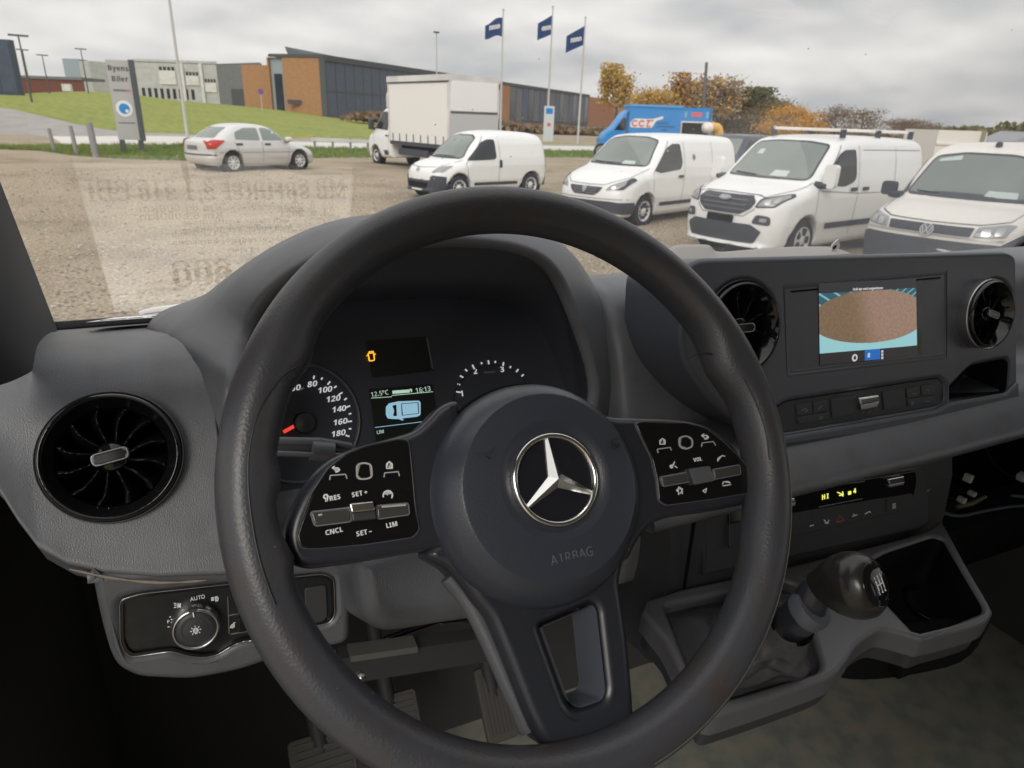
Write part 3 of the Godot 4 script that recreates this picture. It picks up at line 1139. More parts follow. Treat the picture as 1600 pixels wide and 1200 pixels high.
	var step = sv([0.001, 1.7747, -0.62, 0.0058, 1.8043, -0.62, 0.0146, 1.8611, -0.62, 0.0286, 1.9025, -0.62, 0.05, 1.935, -0.62, 0.092, 1.9543, -0.62, 0.1476, 1.9556, -0.62, 0.2104, 1.953, -0.62, 0.2644, 1.9485, -0.62, 0.3062, 1.9393, -0.62, 0.3375, 1.9179, -0.62, 0.3566, 1.8688, -0.62, 0.369, 1.8141, -0.62, 0.3649, 1.7584, -0.62, 0.3533, 1.7058, -0.62])
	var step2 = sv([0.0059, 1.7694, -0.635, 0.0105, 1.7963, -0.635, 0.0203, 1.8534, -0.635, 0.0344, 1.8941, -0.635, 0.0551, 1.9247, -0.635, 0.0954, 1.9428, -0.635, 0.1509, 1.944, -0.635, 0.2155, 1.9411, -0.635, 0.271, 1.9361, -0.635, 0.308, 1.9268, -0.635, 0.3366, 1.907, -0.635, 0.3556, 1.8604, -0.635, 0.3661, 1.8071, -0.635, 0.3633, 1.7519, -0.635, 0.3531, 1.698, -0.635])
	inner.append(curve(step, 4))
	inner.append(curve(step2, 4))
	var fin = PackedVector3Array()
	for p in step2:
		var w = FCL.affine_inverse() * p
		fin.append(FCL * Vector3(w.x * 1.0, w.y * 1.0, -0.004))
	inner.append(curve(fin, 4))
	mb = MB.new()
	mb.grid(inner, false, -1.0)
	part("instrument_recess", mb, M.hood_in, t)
	# left air vent
	vent(t, FPOD, Vector2(0.0, 0.0), 0.0462, 12, deg_to_rad(10), true)
	# fascia under the middle of the dash
	mb = MB.new()
	rows = []
	for s in [[0.40, 0], [0.43, 0.0], [0.9, 0.0]]:
		rows.append(PackedVector3Array([Vector3(s[0], 1.76, -0.53), Vector3(s[0], 1.72, -0.522), Vector3(s[0], 1.66, -0.505), Vector3(s[0], 1.6, -0.5), Vector3(s[0] - 0.005, 1.5, -0.505)]))
	rows[0] = PackedVector3Array([Vector3(0.4, 1.76, -0.7), Vector3(0.4, 1.72, -0.7), Vector3(0.4, 1.66, -0.7), Vector3(0.4, 1.6, -0.7), Vector3(0.4, 1.5, -0.7)])
	mb.grid([rows[1], rows[2]], false, 1.0)
	mb.grid([rows[0], rows[1]], false, 1.0)
	mb.grid([rows[2], PackedVector3Array([Vector3(0.9, 1.76, -0.7), Vector3(0.9, 1.72, -0.7), Vector3(0.9, 1.66, -0.7), Vector3(0.9, 1.6, -0.7), Vector3(0.9, 1.5, -0.7)])], false, 1.0)
	part("lower_fascia", mb, M.fascia, t)
	boxm("fascia_seam", Transform3D(Basis(), Vector3(0.452, 1.61, -0.4985)), Vector3(0.0016, 0.2, 0.004), M.dark, t)
	# scuffed stretch of the lower lip, where the grey has worn to tan
	mb = MB.new()
	mb.tube(curve(PackedVector3Array([Vector3(-0.115, 1.7955, -0.4835), Vector3(-0.09, 1.7845, -0.4785), Vector3(-0.06, 1.7755, -0.4735), Vector3(-0.03, 1.7712, -0.4708)]), 3), [0.0004, 0.0009, 0.0007, 0.0012, 0.0006, 0.0013, 0.0012, 0.0005, 0.0011, 0.0003], 6)
	part("scuff", mb, mat(0.2, 0.165, 0.13, 0.7), t)


# a round turbine vent: glossy bezel, dark throat, blades and a pill-shaped knob
func vent(parent, T0, at, r, blades, turn, open_ = true, knob_turn = 0.15):
	var T = T0 * Transform3D(Basis(Vector3(0, 0, 1), 0.0), Vector3(at.x, at.y, 0))
	var b = lathe("air_vent", T, [Vector2(r * 1.0, -0.02), Vector2(r * 1.02, -0.004), Vector2(r * 1.0, 0.004), Vector2(r * 0.965, 0.0075), Vector2(r * 0.93, 0.0068), Vector2(r * 0.9, 0.003), Vector2(r * 0.8, -0.004), Vector2(r * 0.78, -0.008), Vector2(r * 0.765, -0.02)], M.gloss, parent, 56)
	lathe("trim_ring", T, [Vector2(r * 1.035, -0.012), Vector2(r * 1.045, 0.0), Vector2(r * 1.03, 0.003), Vector2(r * 1.01, 0.0)], M.satin if not open_ else M.trim, b, 56)
	lathe("throat", T, [Vector2(r * 0.77, -0.008), Vector2(r * 0.75, -0.03), Vector2(r * 0.3, -0.04), Vector2(0.0001, -0.04)], M.dark, b, 40)
	for k in blades:
		var a = turn + TAU * k / blades
		var mb = MB.new()
		var rows = []
		for f in [0.0, 0.35, 0.7, 1.0]:
			var rr = lerpf(r * 0.24, r * 0.775, f)
			var aa = a + 0.1 * sin(PI * f)
			var d = Vector3(cos(aa), sin(aa), 0)
			var s = Vector3(-sin(aa), cos(aa), 0)
			var th = lerpf(0.0008, 0.0016, f)
			var dz = lerpf(-0.002, -0.004, f)
			var row = PackedVector3Array()
			for q in [d * rr - s * th + Vector3(0, 0, dz), d * rr + s * th + Vector3(0, 0, dz), d * rr + s * (th + lerpf(0.004, 0.01, f)) + Vector3(0, 0, dz - 0.024), d * rr + s * (-th + lerpf(0.003, 0.009, f)) + Vector3(0, 0, dz - 0.024)]:
				row.append(T * q)
			rows.append(row)
		mb.grid(rows, true, -1.0)
		part("blade", mb, M.gloss, b)
	lathe("hub", T, [Vector2(r * 0.26, -0.02), Vector2(r * 0.25, -0.004), Vector2(r * 0.2, 0.0), Vector2(0.0001, 0.001)], M.gloss, b, 30)
	var K = T * Transform3D(Basis(Vector3(0, 0, 1), knob_turn), Vector3(0, 0, 0))
	plate("knob", K, rect(Vector2.ZERO, r * 0.56, r * 0.22, r * 0.105), 0.0, 0.006, 0.0015, M.gloss, b)
	var kk = MB.new()
	kk.plate(K, rect(Vector2.ZERO, r * 0.53, r * 0.205, r * 0.1), 0.005, 0.0068, 0.0004, [rect(Vector2.ZERO, r * 0.47, r * 0.15, r * 0.073)])
	part("knob_ring", kk, M.dull_chrome, b)
	plate("knob_insert", K, rect(Vector2.ZERO, r * 0.46, r * 0.14, r * 0.068), 0.003, 0.0064, 0.0004, M.gloss, b)


func cab():
	# windscreen: a slab of glass 5 mm thick sloping back from the foot of the dash
	var t = thing("windscreen", "large sloping windscreen with faint dust above the dashboard", "windscreen", Vector3.ZERO)
	var s = Vector3(0, sin(deg_to_rad(37)), cos(deg_to_rad(37)))
	var n = Vector3(0, -s.z, s.y)
	var mb = MB.new()
	for o in [0.0, 0.005]:
		var g = []
		for f in [0.0, 1.15]:
			g.append(PackedVector3Array([Vector3(-0.19 + f * 0.06, 1.838, -0.958) + s * f - n * o, Vector3(1.65 - f * 0.06, 1.838, -0.958) + s * f - n * o]))
		mb.grid(g, false, 1.0 if o == 0.0 else -1.0)
	part("glass", mb, M.pane, t)
	boxm("lower_seal", Transform3D(Basis(Vector3.RIGHT, s, n), Vector3(0.73, 1.838, -0.962)), Vector3(1.9, 0.012, 0.014), M.dark, t)
	# specks of dirt on the outside of the glass
	var rg = RandomNumberGenerator.new()
	rg.seed = 5
	mb = MB.new()
	for i in 90:
		var f = rg.randf_range(0.3, 1.1)
		var p = Vector3(rg.randf_range(-0.1, 1.0), 1.838, -0.958) + s * f - n * 0.0056
		if rg.randf() < 0.5:
			p = Vector3(rg.randfn() * 0.09 + 0.32, 1.838, -0.958) + s * (0.36 + rg.randfn() * 0.06) - n * 0.0056
		var r = rg.randf_range(0.0003, 0.0009)
		mb.plate(Transform3D(Basis(Vector3.RIGHT, s, n), p), circle(Vector2.ZERO, r, 7, r * rg.randf_range(0.5, 1.4)), -0.0002, 0.0002)
	tag(part("dirt_specks", mb, M.white, t), "", "", "", "stuff")
	# left windscreen pillar
	var foot = [Vector3(-0.1799, 1.8386, -0.955), Vector3(-0.1525, 1.8709, -0.78), Vector3(-0.1365, 1.8954, -0.66), Vector3(-0.1307, 1.9105, -0.585), Vector3(-0.1354, 1.9163, -0.548), Vector3(-0.1432, 1.9188, -0.53), Vector3(-0.1528, 1.924, -0.5)]
	var rows = []
	for f in [0.0, 0.03, 0.1, 0.3, 0.6, 1.0, 1.5]:
		var row = []
		for i in foot.size():
			var e = s * f * 0.62 + Vector3(f * 0.062, 0, 0)
			var p = foot[i] + e
			if f > 0.0:
				p.x -= 0.008 * (i if i < 3 else 3) * minf(f * 8.0, 1.0) / 3.0
			row.append(p)
		rows.append(curve(PackedVector3Array(row), 3))
	mb = MB.new()
	mb.grid(rows, false, 1.0)
	tag(part("windscreen_pillar", mb, M.pillar), "dark trim of the windscreen pillar at the left edge of the view", "pillar")
	# right pillar, far across the cab
	mb = MB.new()
	rows = []
	for f in [0.0, 0.5, 1.1]:
		rows.append(PackedVector3Array([Vector3(1.64, 1.85, -0.985) + s * f, Vector3(1.63, 1.85, -0.945) + s * f, Vector3(1.66, 1.84, -0.87) + s * f, Vector3(1.72, 1.82, -0.7) + s * f, Vector3(1.76, 1.8, -0.4) + s * f]))
	mb.grid(rows, false, -1.0)
	tag(part("windscreen_pillar", mb, M.dash), "grey windscreen pillar at the far right beyond the centre panel", "pillar")
	mb = MB.new()
	mb.tube(PackedVector3Array([Vector3(1.625, 1.845, -0.95), Vector3(1.62, 1.845, -0.945) + s * 1.1]), 0.009, 8)
	tag(part("pillar_seal", mb, M.dark), "black rubber seal along the far right windscreen pillar", "seal")
	# the roof over the cab, from the head of the glass backwards, with its pale lining
	var rt = thing("cab_roof", "roof of the cab with a grey lining, above the view", "roof")
	boxm("shell", Transform3D(Basis(), Vector3(0.73, 2.52, 0.62)), Vector3(1.96, 0.04, 1.86), M.body, rt)
	boxm("lining", Transform3D(Basis(), Vector3(0.73, 2.485, 0.62)), Vector3(1.9, 0.026, 1.82), M.lining, rt)
	rt = thing("partition_wall", "grey partition wall behind the seats, out of the view", "wall")
	boxm("panel", Transform3D(Basis(), Vector3(0.73, 1.72, 1.0)), Vector3(1.96, 1.54, 0.04), M.lining, rt)
	rt = thing("passenger_door", "passenger door with a dark lower half and a glass window, beyond the right edge", "door")
	boxm("lower_half", Transform3D(Basis(), Vector3(1.86, 1.35, 0.2)), Vector3(0.06, 0.86, 1.5), M.fascia, rt)
	boxm("window", Transform3D(Basis(), Vector3(1.86, 2.13, 0.2)), Vector3(0.005, 0.7, 1.4), M.pane, rt)
	boxm("rear_post", Transform3D(Basis(), Vector3(1.86, 2.13, 0.95)), Vector3(0.06, 0.7, 0.1), M.pillar, rt)
	# floor, bulkhead and the sides of the footwell
	tag(boxm("floor", Transform3D(Basis(), Vector3(0.72, 0.925, -0.2)), Vector3(1.95, 0.05, 1.9), M.mat_floor, self), "", "", "", "structure")
	tag(boxm("bulkhead", Transform3D(Basis(), Vector3(0.72, 1.38, -1.0)), Vector3(1.95, 0.9, 0.06), M.carpet, self), "", "", "", "structure")
	mb = MB.new()
	mb.plate(Transform3D(Basis(Vector3(0, 0, 1), Vector3(0, 1, 0), Vector3(-1, 0, 0)), Vector3(-0.22, 0, 0)), PackedVector2Array([Vector2(-1.0, 0.95), Vector2(-0.1, 0.95), Vector2(-0.2, 1.3), Vector2(-0.36, 1.6), Vector2(-0.42, 1.87), Vector2(-1.0, 1.87)]), 0.0, 0.05, 0.0, [], 3, true)
	tag(part("side_panel", mb, M.carpet), "", "", "", "structure")
	tag(boxm("far_side_panel", Transform3D(Basis(), Vector3(1.72, 1.35, -0.5)), Vector3(0.05, 0.9, 1.1), M.carpet, self), "", "", "", "structure")


func footwell():
	var t = thing("steering_column", "grey plastic shroud of the steering column hanging below the wheel hub", "column")
	plate("shroud", FW, rnd(pv([-0.1136, -0.0346, -0.0709, -0.029, 0.0075, -0.0451, -0.0043, -0.1002, -0.0586, -0.0941, -0.082, -0.0923, -0.1008, -0.0893, -0.1132, -0.077, -0.1149, -0.06]), 0.012, 4), -0.26, -0.1, 0.016, M.pad, t)
	lathe("screw", lift(FW, -0.1) * Transform3D(Basis(), Vector3(-0.1197, -0.1143, 0.0)), [Vector2(0.003, -0.01), Vector2(0.003, 0.001), Vector2(0.0001, 0.0014)], M.satin, t, 12)
	var mb = MB.new()
	mb.tube(curve(sv([0.1319, 1.685, -0.5, 0.1216, 1.7022, -0.5, 0.1187, 1.7204, -0.5, 0.1243, 1.7326, -0.5]), 4), [0.001, 0.002, 0.003, 0.0036, 0.004, 0.004, 0.0038, 0.0034, 0.003, 0.002, 0.0015, 0.001, 0.001], 8)
	part("moulded_rib", mb, M.pad, t)
	# the stalk behind the left spoke
	mb = MB.new()
	mb.tube(sv([0.0256, 1.8721, -0.47, 0.059, 1.8647, -0.47, 0.087, 1.8549, -0.47, 0.1269, 1.834, -0.47]), [0.0062, 0.0065, 0.007, 0.0075], 14)
	part("indicator_stalk", mb, M.trim, t)
	mb = MB.new()
	mb.tube(sv([0.0274, 1.8779, -0.469, 0.0593, 1.872, -0.469, 0.0815, 1.864, -0.469]), [0.0032, 0.0032, 0.0032], 10)
	mb.tube(sv([0.0282, 1.8719, -0.461, 0.0576, 1.8651, -0.461, 0.0854, 1.8596, -0.461]), [0.002, 0.002, 0.002], 8)
	part("stalk_ridge", mb, M.pad, t)
	mb = MB.new()
	mb.tube(sv([0.0521, 1.8678, -0.466, 0.0676, 1.8635, -0.466]), [0.0076, 0.0078], 14)
	part("stalk_collar", mb, M.pad, t)
	# steel bar across the footwell, the pedals
	var a = Vector3(0.0786, 1.5514, -0.6)
	var b = Vector3(0.2637, 1.5206, -0.6)
	t = thing("cross_bar", "bare steel cross bar in the footwell under the steering column", "steel bar")
	var d = (b - a)
	boxm("bar", Transform3D(Basis(d.normalized(), Vector3.UP, d.normalized().cross(Vector3.UP)), (a + b) / 2 + Vector3(0, -0.016, 0)), Vector3(d.length(), 0.036, 0.02), M.fascia, t)
	boxm("flange", Transform3D(Basis(d.normalized(), Vector3.UP, d.normalized().cross(Vector3.UP)), a.lerp(b, 0.25) + Vector3(0, 0.005, 0.006)), Vector3(d.length() * 0.4, 0.008, 0.02), M.steel, t)
	mb = MB.new()
	mb.tube(sv([0.2016, 1.5462, -0.62, 0.2422, 1.5384, -0.62, 0.2849, 1.5232, -0.62]), [0.008, 0.008, 0.008], 10)
	mb.tube(sv([0.1365, 1.5178, -0.64, 0.2081, 1.5255, -0.64, 0.2675, 1.5048, -0.64]), [0.004, 0.004, 0.004], 8)
	tag(part("cable", mb, M.gloss), "black cable sagging above the steel bar in the footwell", "cable")
	pedal("brake_pedal", "worn ribbed brake pedal left of the lower spoke", Vector3(0.1728, 1.2427, -0.78), 0.085, 0.06, 6)
	pedal("accelerator_pedal", "long ribbed accelerator pedal beside the lower spoke", Vector3(0.3555, 1.1766, -0.8), 0.055, 0.12, 7)
	pedal("clutch_pedal", "dusty ribbed clutch pedal at the bottom edge below the rim", Vector3(0.0606, 1.2929, -0.7), 0.085, 0.065, 6)
	# wires and plugs in the open glove box bay
	t = thing("glove_box_bay", "dark open bay where the glove box is missing on the passenger side", "storage bay")
	boxm("back_panel", Transform3D(Basis(), Vector3(1.28, 1.55, -0.78)), Vector3(0.76, 0.36, 0.03), M.dark, t)
	boxm("top_panel", Transform3D(Basis(), Vector3(1.28, 1.715, -0.66)), Vector3(0.76, 0.02, 0.26), M.dark, t)
	boxm("lower_panel", Transform3D(Basis(Vector3.RIGHT, 0.5), Vector3(1.28, 1.34, -0.68)), Vector3(0.76, 0.3, 0.03), M.dark, t)
	var plugs = [[Vector3(1.1519, 1.5472, -0.62), Vector3(0.009, 0.014, 0.012), "upright white wiring plug alone in the open glove box bay"], [Vector3(1.1533, 1.5038, -0.62), Vector3(0.009, 0.01, 0.012), "white wiring plug at the left end of the bracket in the bay"], [Vector3(1.1773, 1.5116, -0.62), Vector3(0.008, 0.008, 0.012), "white wiring plug slanting at the middle of the bracket"], [Vector3(1.3144, 1.518, -0.62), Vector3(0.014, 0.014, 0.012), "pale plug at the right edge of the glove box bay"]]
	for q in plugs:
		var p = thing("wiring_plug", q[2], "plug", q[0], 0.0, "plugs in the open glove box bay")
		plate("housing", Transform3D(Basis(Vector3(0, 0, 1), 0.25 if q[1].x == q[1].y else -0.1), Vector3.ZERO), rect(Vector2.ZERO, q[1].x, q[1].y, 0.002), -0.006, 0.006, 0.001, M.plug, p)
		mb = MB.new()
		mb.tube(curve(PackedVector3Array([Vector3(0, 0, -0.004), Vector3(0.01, -0.012, -0.03), Vector3(0.04, -0.01, -0.08), Vector3(0.07, 0.02, -0.13)]), 4), 0.0018, 6)
		part("wire", mb, M.fascia, p)
	mb = MB.new()
	mb.tube(sv([1.1652, 1.4812, -0.63, 1.2075, 1.4799, -0.63, 1.2404, 1.4862, -0.63]), [0.004, 0.005, 0.003], 6)
	tag(part("wiring_bracket", mb, mat(0.12, 0.12, 0.075, 0.6)), "olive bracket carrying two white plugs in the glove box bay", "bracket")
	mb = MB.new()
	mb.tube(sv([1.258, 1.5019, -0.6, 1.3002, 1.4904, -0.6, 1.3826, 1.4785, -0.6]), [0.0025, 0.003, 0.003], 6)
	mb.tube(curve(sv([1.068, 1.5099, -0.6, 1.125, 1.4895, -0.6, 1.1953, 1.4841, -0.6, 1.3106, 1.4694, -0.6, 1.4517, 1.4244, -0.6]), 3), 0.0028, 6)
	tag(part("wire_loom", mb, mat(0.06, 0.085, 0.09, 0.5)), "grey-blue wire loom lying across the open glove box bay", "wires")


func pedal(called, label, at, w, h, ribs):
	var t = thing(called, label, "pedal", at)
	var T = Transform3D(Basis(Vector3.RIGHT, -0.7) * Basis(Vector3.UP, 0.0), Vector3.ZERO)
	plate("pad", T, rect(Vector2.ZERO, w, h, 0.008), -0.008, 0.004, 0.003, M.rubber, t)
	for i in ribs:
		if h > w:
			boxm("rib", T * Transform3D(Basis(), Vector3((i + 0.5) / ribs * w * 0.86 - w * 0.43, 0, 0.0045)), Vector3(w / ribs * 0.45, h * 0.8, 0.003), M.rubber, t)
		else:
			boxm("rib", T * Transform3D(Basis(), Vector3(0, (i + 0.5) / ribs * h * 0.86 - h * 0.43, 0.0045)), Vector3(w * 0.84, h / ribs * 0.45, 0.003), M.rubber, t)
	var mb = MB.new()
	mb.tube(PackedVector3Array([Vector3(0, 0, -0.01), Vector3(-0.01, 0.12, -0.06), Vector3(-0.02, 0.3, -0.08)]), [0.012, 0.011, 0.011], 8)
	part("arm", mb, M.fascia, t)



func cluster():
	var t = thing("instrument_cluster", "instrument cluster with two dials and a lit display behind the wheel", "instrument cluster")
	plate("face", FCL, pv([-0.1761, -0.0967, -0.1627, -0.043, -0.1506, 0.0182, -0.1335, 0.0608, -0.1056, 0.0906, -0.0605, 0.1091, 0.036, 0.1078, 0.1486, 0.0994, 0.2027, 0.0746, 0.22, 0.0196, 0.2126, -0.0561, 0.1831, -0.1648]), -0.03, -0.002, 0.0, M.lens, t)
	# raised frames of the dial wells
	var dl = Vector2(-0.1032, -0.0264)
	var dr = Vector2(0.1051, -0.0416)
	var mb = MB.new()
	mb.lathe(FCL * Transform3D(Basis(), Vector3(dl.x, dl.y, 0)), [Vector2(0.0605, -0.002), Vector2(0.0605, 0.0012), Vector2(0.0595, 0.0016), Vector2(0.0585, 0.0012), Vector2(0.058, -0.002)], 56)
	part("dial_ring", mb, M.emboss, t)
	mb = MB.new()
	mb.lathe(FCL * Transform3D(Basis(), Vector3(dr.x, dr.y, 0)), [Vector2(0.0505, -0.002), Vector2(0.0505, 0.0008), Vector2(0.0495, 0.001), Vector2(0.049, -0.002)], 56)
	part("dial_ring", mb, M.lens, t)
	var N = [[80, "489,601"], [100, "508,610"]]
	var spots = [["80", Vector2(-0.0861, 0.0103)], ["100", Vector2(-0.0743, 0.003)], ["120", Vector2(-0.0673, -0.0071)], ["140", Vector2(-0.0629, -0.0183)], ["160", Vector2(-0.0634, -0.0314)], ["180", Vector2(-0.0668, -0.0428)], ["60", Vector2(-0.1025, 0.0084)]]
	for q in spots:
		var o = words("numeral", q[0], FCL, q[1], 0.0088, M.dial_white, t, false, 0.03, true)
		o.transform = o.transform * Transform3D(Basis(Vector3(1.15, 0, 0), Vector3(0.25, 1, 0), Vector3(0, 0, 1)), Vector3.ZERO)
	var ticks = MB.new()
	var marks = [pv([-0.0831, 0.0185, -0.0842, 0.0153]), pv([-0.0753, 0.0156, -0.0768, 0.0138]), pv([-0.0682, 0.0108, -0.0712, 0.0079]), pv([-0.0625, 0.0055, -0.0652, 0.0038]), pv([-0.0576, -0.0018, -0.0617, -0.0039]), pv([-0.0538, -0.0082, -0.0567, -0.0098]), pv([-0.0516, -0.0165, -0.0564, -0.0178]), pv([-0.0514, -0.0245, -0.054, -0.0248]), pv([-0.0518, -0.0324, -0.0563, -0.0324]), pv([-0.0534, -0.0401, -0.056, -0.0398]), pv([-0.0564, -0.0477, -0.06, -0.0458]),
		pv([0.0641, -0.0163, 0.0683, -0.0175]), pv([0.0667, -0.0081, 0.0695, -0.0092]), pv([0.0709, 0.0006, 0.0743, -0.0019]), pv([0.0778, 0.007, 0.0797, 0.0046]), pv([0.0867, 0.011, 0.0883, 0.0065]), pv([0.0976, 0.0127, 0.098, 0.0105]), pv([0.1062, 0.0139, 0.1063, 0.0095]), pv([0.1145, 0.0123, 0.1142, 0.0101]), pv([0.1243, 0.0098, 0.1229, 0.0055]), pv([0.1322, 0.0045, 0.1311, 0.0024]), pv([0.1411, -0.0001, 0.1374, -0.0034]), pv([0.1466, -0.0067, 0.1439, -0.0086])]
	for l in marks:
		for q in Geometry2D.offset_polyline(l, 0.00075, Geometry2D.JOIN_MITER, Geometry2D.END_BUTT):
			ticks.plate(FCL, q, -0.0004, 0.0004)
	part("tick_marks", ticks, M.dial_white, t)
	for q in [["1", Vector2(0.0703, -0.0192)], ["2", Vector2(0.0894, 0.0035)], ["3", Vector2(0.1216, 0.002)]]:
		words("numeral", q[0], FCL, q[1], 0.0096, M.dial_white, t, false, 0.0, true)
	pen("dial_unit", FCL, [pv([0.099, 0.001, 0.1127, 0.0001])], 0.0022, 0.0004, M.faint, t)
	# needle and its hub
	lathe("needle_hub", FCL * Transform3D(Basis(), Vector3(dl.x + 0.0042, dl.y - 0.001, 0)), [Vector2(0.011, -0.002), Vector2(0.0105, 0.006), Vector2(0.009, 0.0075), Vector2(0.0001, 0.008)], M.trim, t, 30)
	pen("needle", lift(FCL, 0.003), [pv([-0.1068, -0.0285, -0.1197, -0.0337])], 0.0034, 0.0006, M.needle, t)
	pen("warning_triangle", FCL, [pv([-0.0991, 0.0061, -0.0946, 0.0074])], 0.0016, 0.0004, M.print, t)
	# the blank upper display with its amber lamp
	var up = plate("upper_display", FCL, pv([-0.0265, 0.0484, 0.0371, 0.0472, 0.0413, 0.0096, -0.0249, 0.0097]), -0.004, 0.0, 0.0, M.lcd, t)
	pen("bright_edge", FCL, [pv([0.0391, 0.0456, 0.0409, 0.0118])], 0.0016, 0.0006, M.faint, t)
	ring_pen("warning_lamp", lift(FCL, 0.0008), rnd(pv([-0.0264, 0.0354, -0.0203, 0.0355, -0.0207, 0.0274, -0.0261, 0.0273]), 0.001), 0.0011, 0.0004, M.amber, t)
	pen("warning_lamp", lift(FCL, 0.0008), [pv([-0.0256, 0.0367, -0.0201, 0.0368]), pv([-0.0281, 0.0329, -0.0267, 0.0334]), pv([-0.0199, 0.0334, -0.0185, 0.034])], 0.0011, 0.0004, M.amber, t)
	# the lit lower display
	var lo = plate("lower_display", FCL, pv([-0.0298, -0.0019, 0.0386, -0.0047, 0.0386, -0.0675, -0.0298, -0.0671]), -0.004, 0.0, 0.0, M.lcd, t)
	var F2 = lift(FCL, 0.0006)
	words("reading", "12.5°C", F2, Vector2(-0.0198, -0.0078), 0.0072, M.lcd_pale, t, false, 0.03)
	words("reading", "16:13", F2, Vector2(0.0272, -0.0096), 0.0078, M.lcd_pale, t, false, 0.03)
	pen("status_bar", F2, [pv([-0.0062, -0.0082, 0.0124, -0.0091])], 0.0034, 0.0003, M.lcd_pale, t)
	pen("status_line", F2, [pv([-0.0291, -0.0114, -0.0075, -0.0128]), pv([-0.0074, -0.0114, 0.0375, -0.013]), pv([0.0127, -0.0071, 0.0147, -0.0074, 0.0143, -0.0108])], 0.0006, 0.0003, M.lcd_pale, t)
	var van = plate("van_symbol", F2, rnd(pv([-0.0152, -0.0227, -0.0113, -0.0191, -0.0031, -0.0195, -0.0015, -0.0184, 0.0212, -0.0206, 0.0224, -0.0229, 0.0206, -0.0358, 0.0168, -0.0373, -0.0068, -0.0367, -0.0148, -0.0349, -0.0162, -0.0307]), 0.0012), -0.0003, 0.0004, 0.0, M.lcd_blue, t)
	plate("van_symbol_windscreen", F2, rnd(pv([-0.0083, -0.0223, -0.004, -0.0215, -0.005, -0.0336, -0.009, -0.033, -0.007, -0.0279]), 0.0006), 0.0003, 0.0007, 0.0, M.lcd, van)
	ring_pen("van_symbol_roof", lift(F2, 0.0008), rnd(pv([0.0015, -0.0215, 0.0196, -0.0225, 0.0187, -0.0341, 0.0005, -0.0337]), 0.0008), 0.0006, 0.0003, M.lcd, van)
	pen("van_symbol_door", F2, [pv([-0.0065, -0.0347, 0.0013, -0.0386])], 0.0016, 0.0005, M.lcd_blue, van)
	pen("display_rule", F2, [pv([-0.0293, -0.0423, 0.0388, -0.0439])], 0.0006, 0.0003, M.lcd_blue, t)
	words("reading", "LIM", F2, Vector2(-0.0245, -0.0477), 0.0052, M.lcd_pale, t, false, 0.03)


func screen_picture():
	# what the reversing camera shows: sandy ground under a fisheye, the bay's fences at the corners, the toolbar
	var W = 308
	var H = 186
	var im = Image.create(W, H, false, Image.FORMAT_RGB8)
	var nz = FastNoiseLite.new()
	nz.seed = 4
	nz.frequency = 0.09
	for y in H:
		for x in W:
			var u = float(x) / W
			var v = float(y) / H
			var c = Color(0.12, 0.12, 0.15)
			if v > 0.115 and v < 0.86:
				c = Color(0.62, 0.84, 0.86)
				if v < 0.5:
					var w = u * 26.0 + v * 30.0 if u > 0.5 else u * 14.0 - v * 16.0
					c = Color(0.13, 0.36, 0.42) if fposmod(w, 2.2) > 0.5 else Color(0.5, 0.74, 0.76)
				var e = pow(absf((u - 0.52) / 0.6), 2.0) + pow(absf((v - 0.46) / (0.31 if v > 0.46 else 0.36)), 2.0)
				if e < 1.0:
					var n = nz.get_noise_2d(x, y) * 0.05 + nz.get_noise_2d(x * 4, y * 4) * 0.06
					c = Color(0.62 + n, 0.5 + n, 0.42 + n).lerp(Color(0.5 + n, 0.4 + n, 0.29 + n), ss(0.55, 0.25, u - (v - 0.2) * 0.16))
			if v > 0.86 and u > 0.44 and u < 0.6:
				c = Color(0.05, 0.42, 0.78)
			im.set_pixel(x, y, c)
	return ImageTexture.create_from_image(im)


func quad_uv(called, T, poly, w, material, parent):
	var mb = MB.new()
	var uvs = [Vector2(0, 0), Vector2(1, 0), Vector2(1, 1), Vector2(0, 1)]
	for i in 4:
		mb.vert(T * Vector3(poly[i].x, poly[i].y, w), T.basis.z, uvs[i])
	mb.tri(0, 1, 2)
	mb.tri(0, 2, 3)
	return part(called, mb, material, parent)


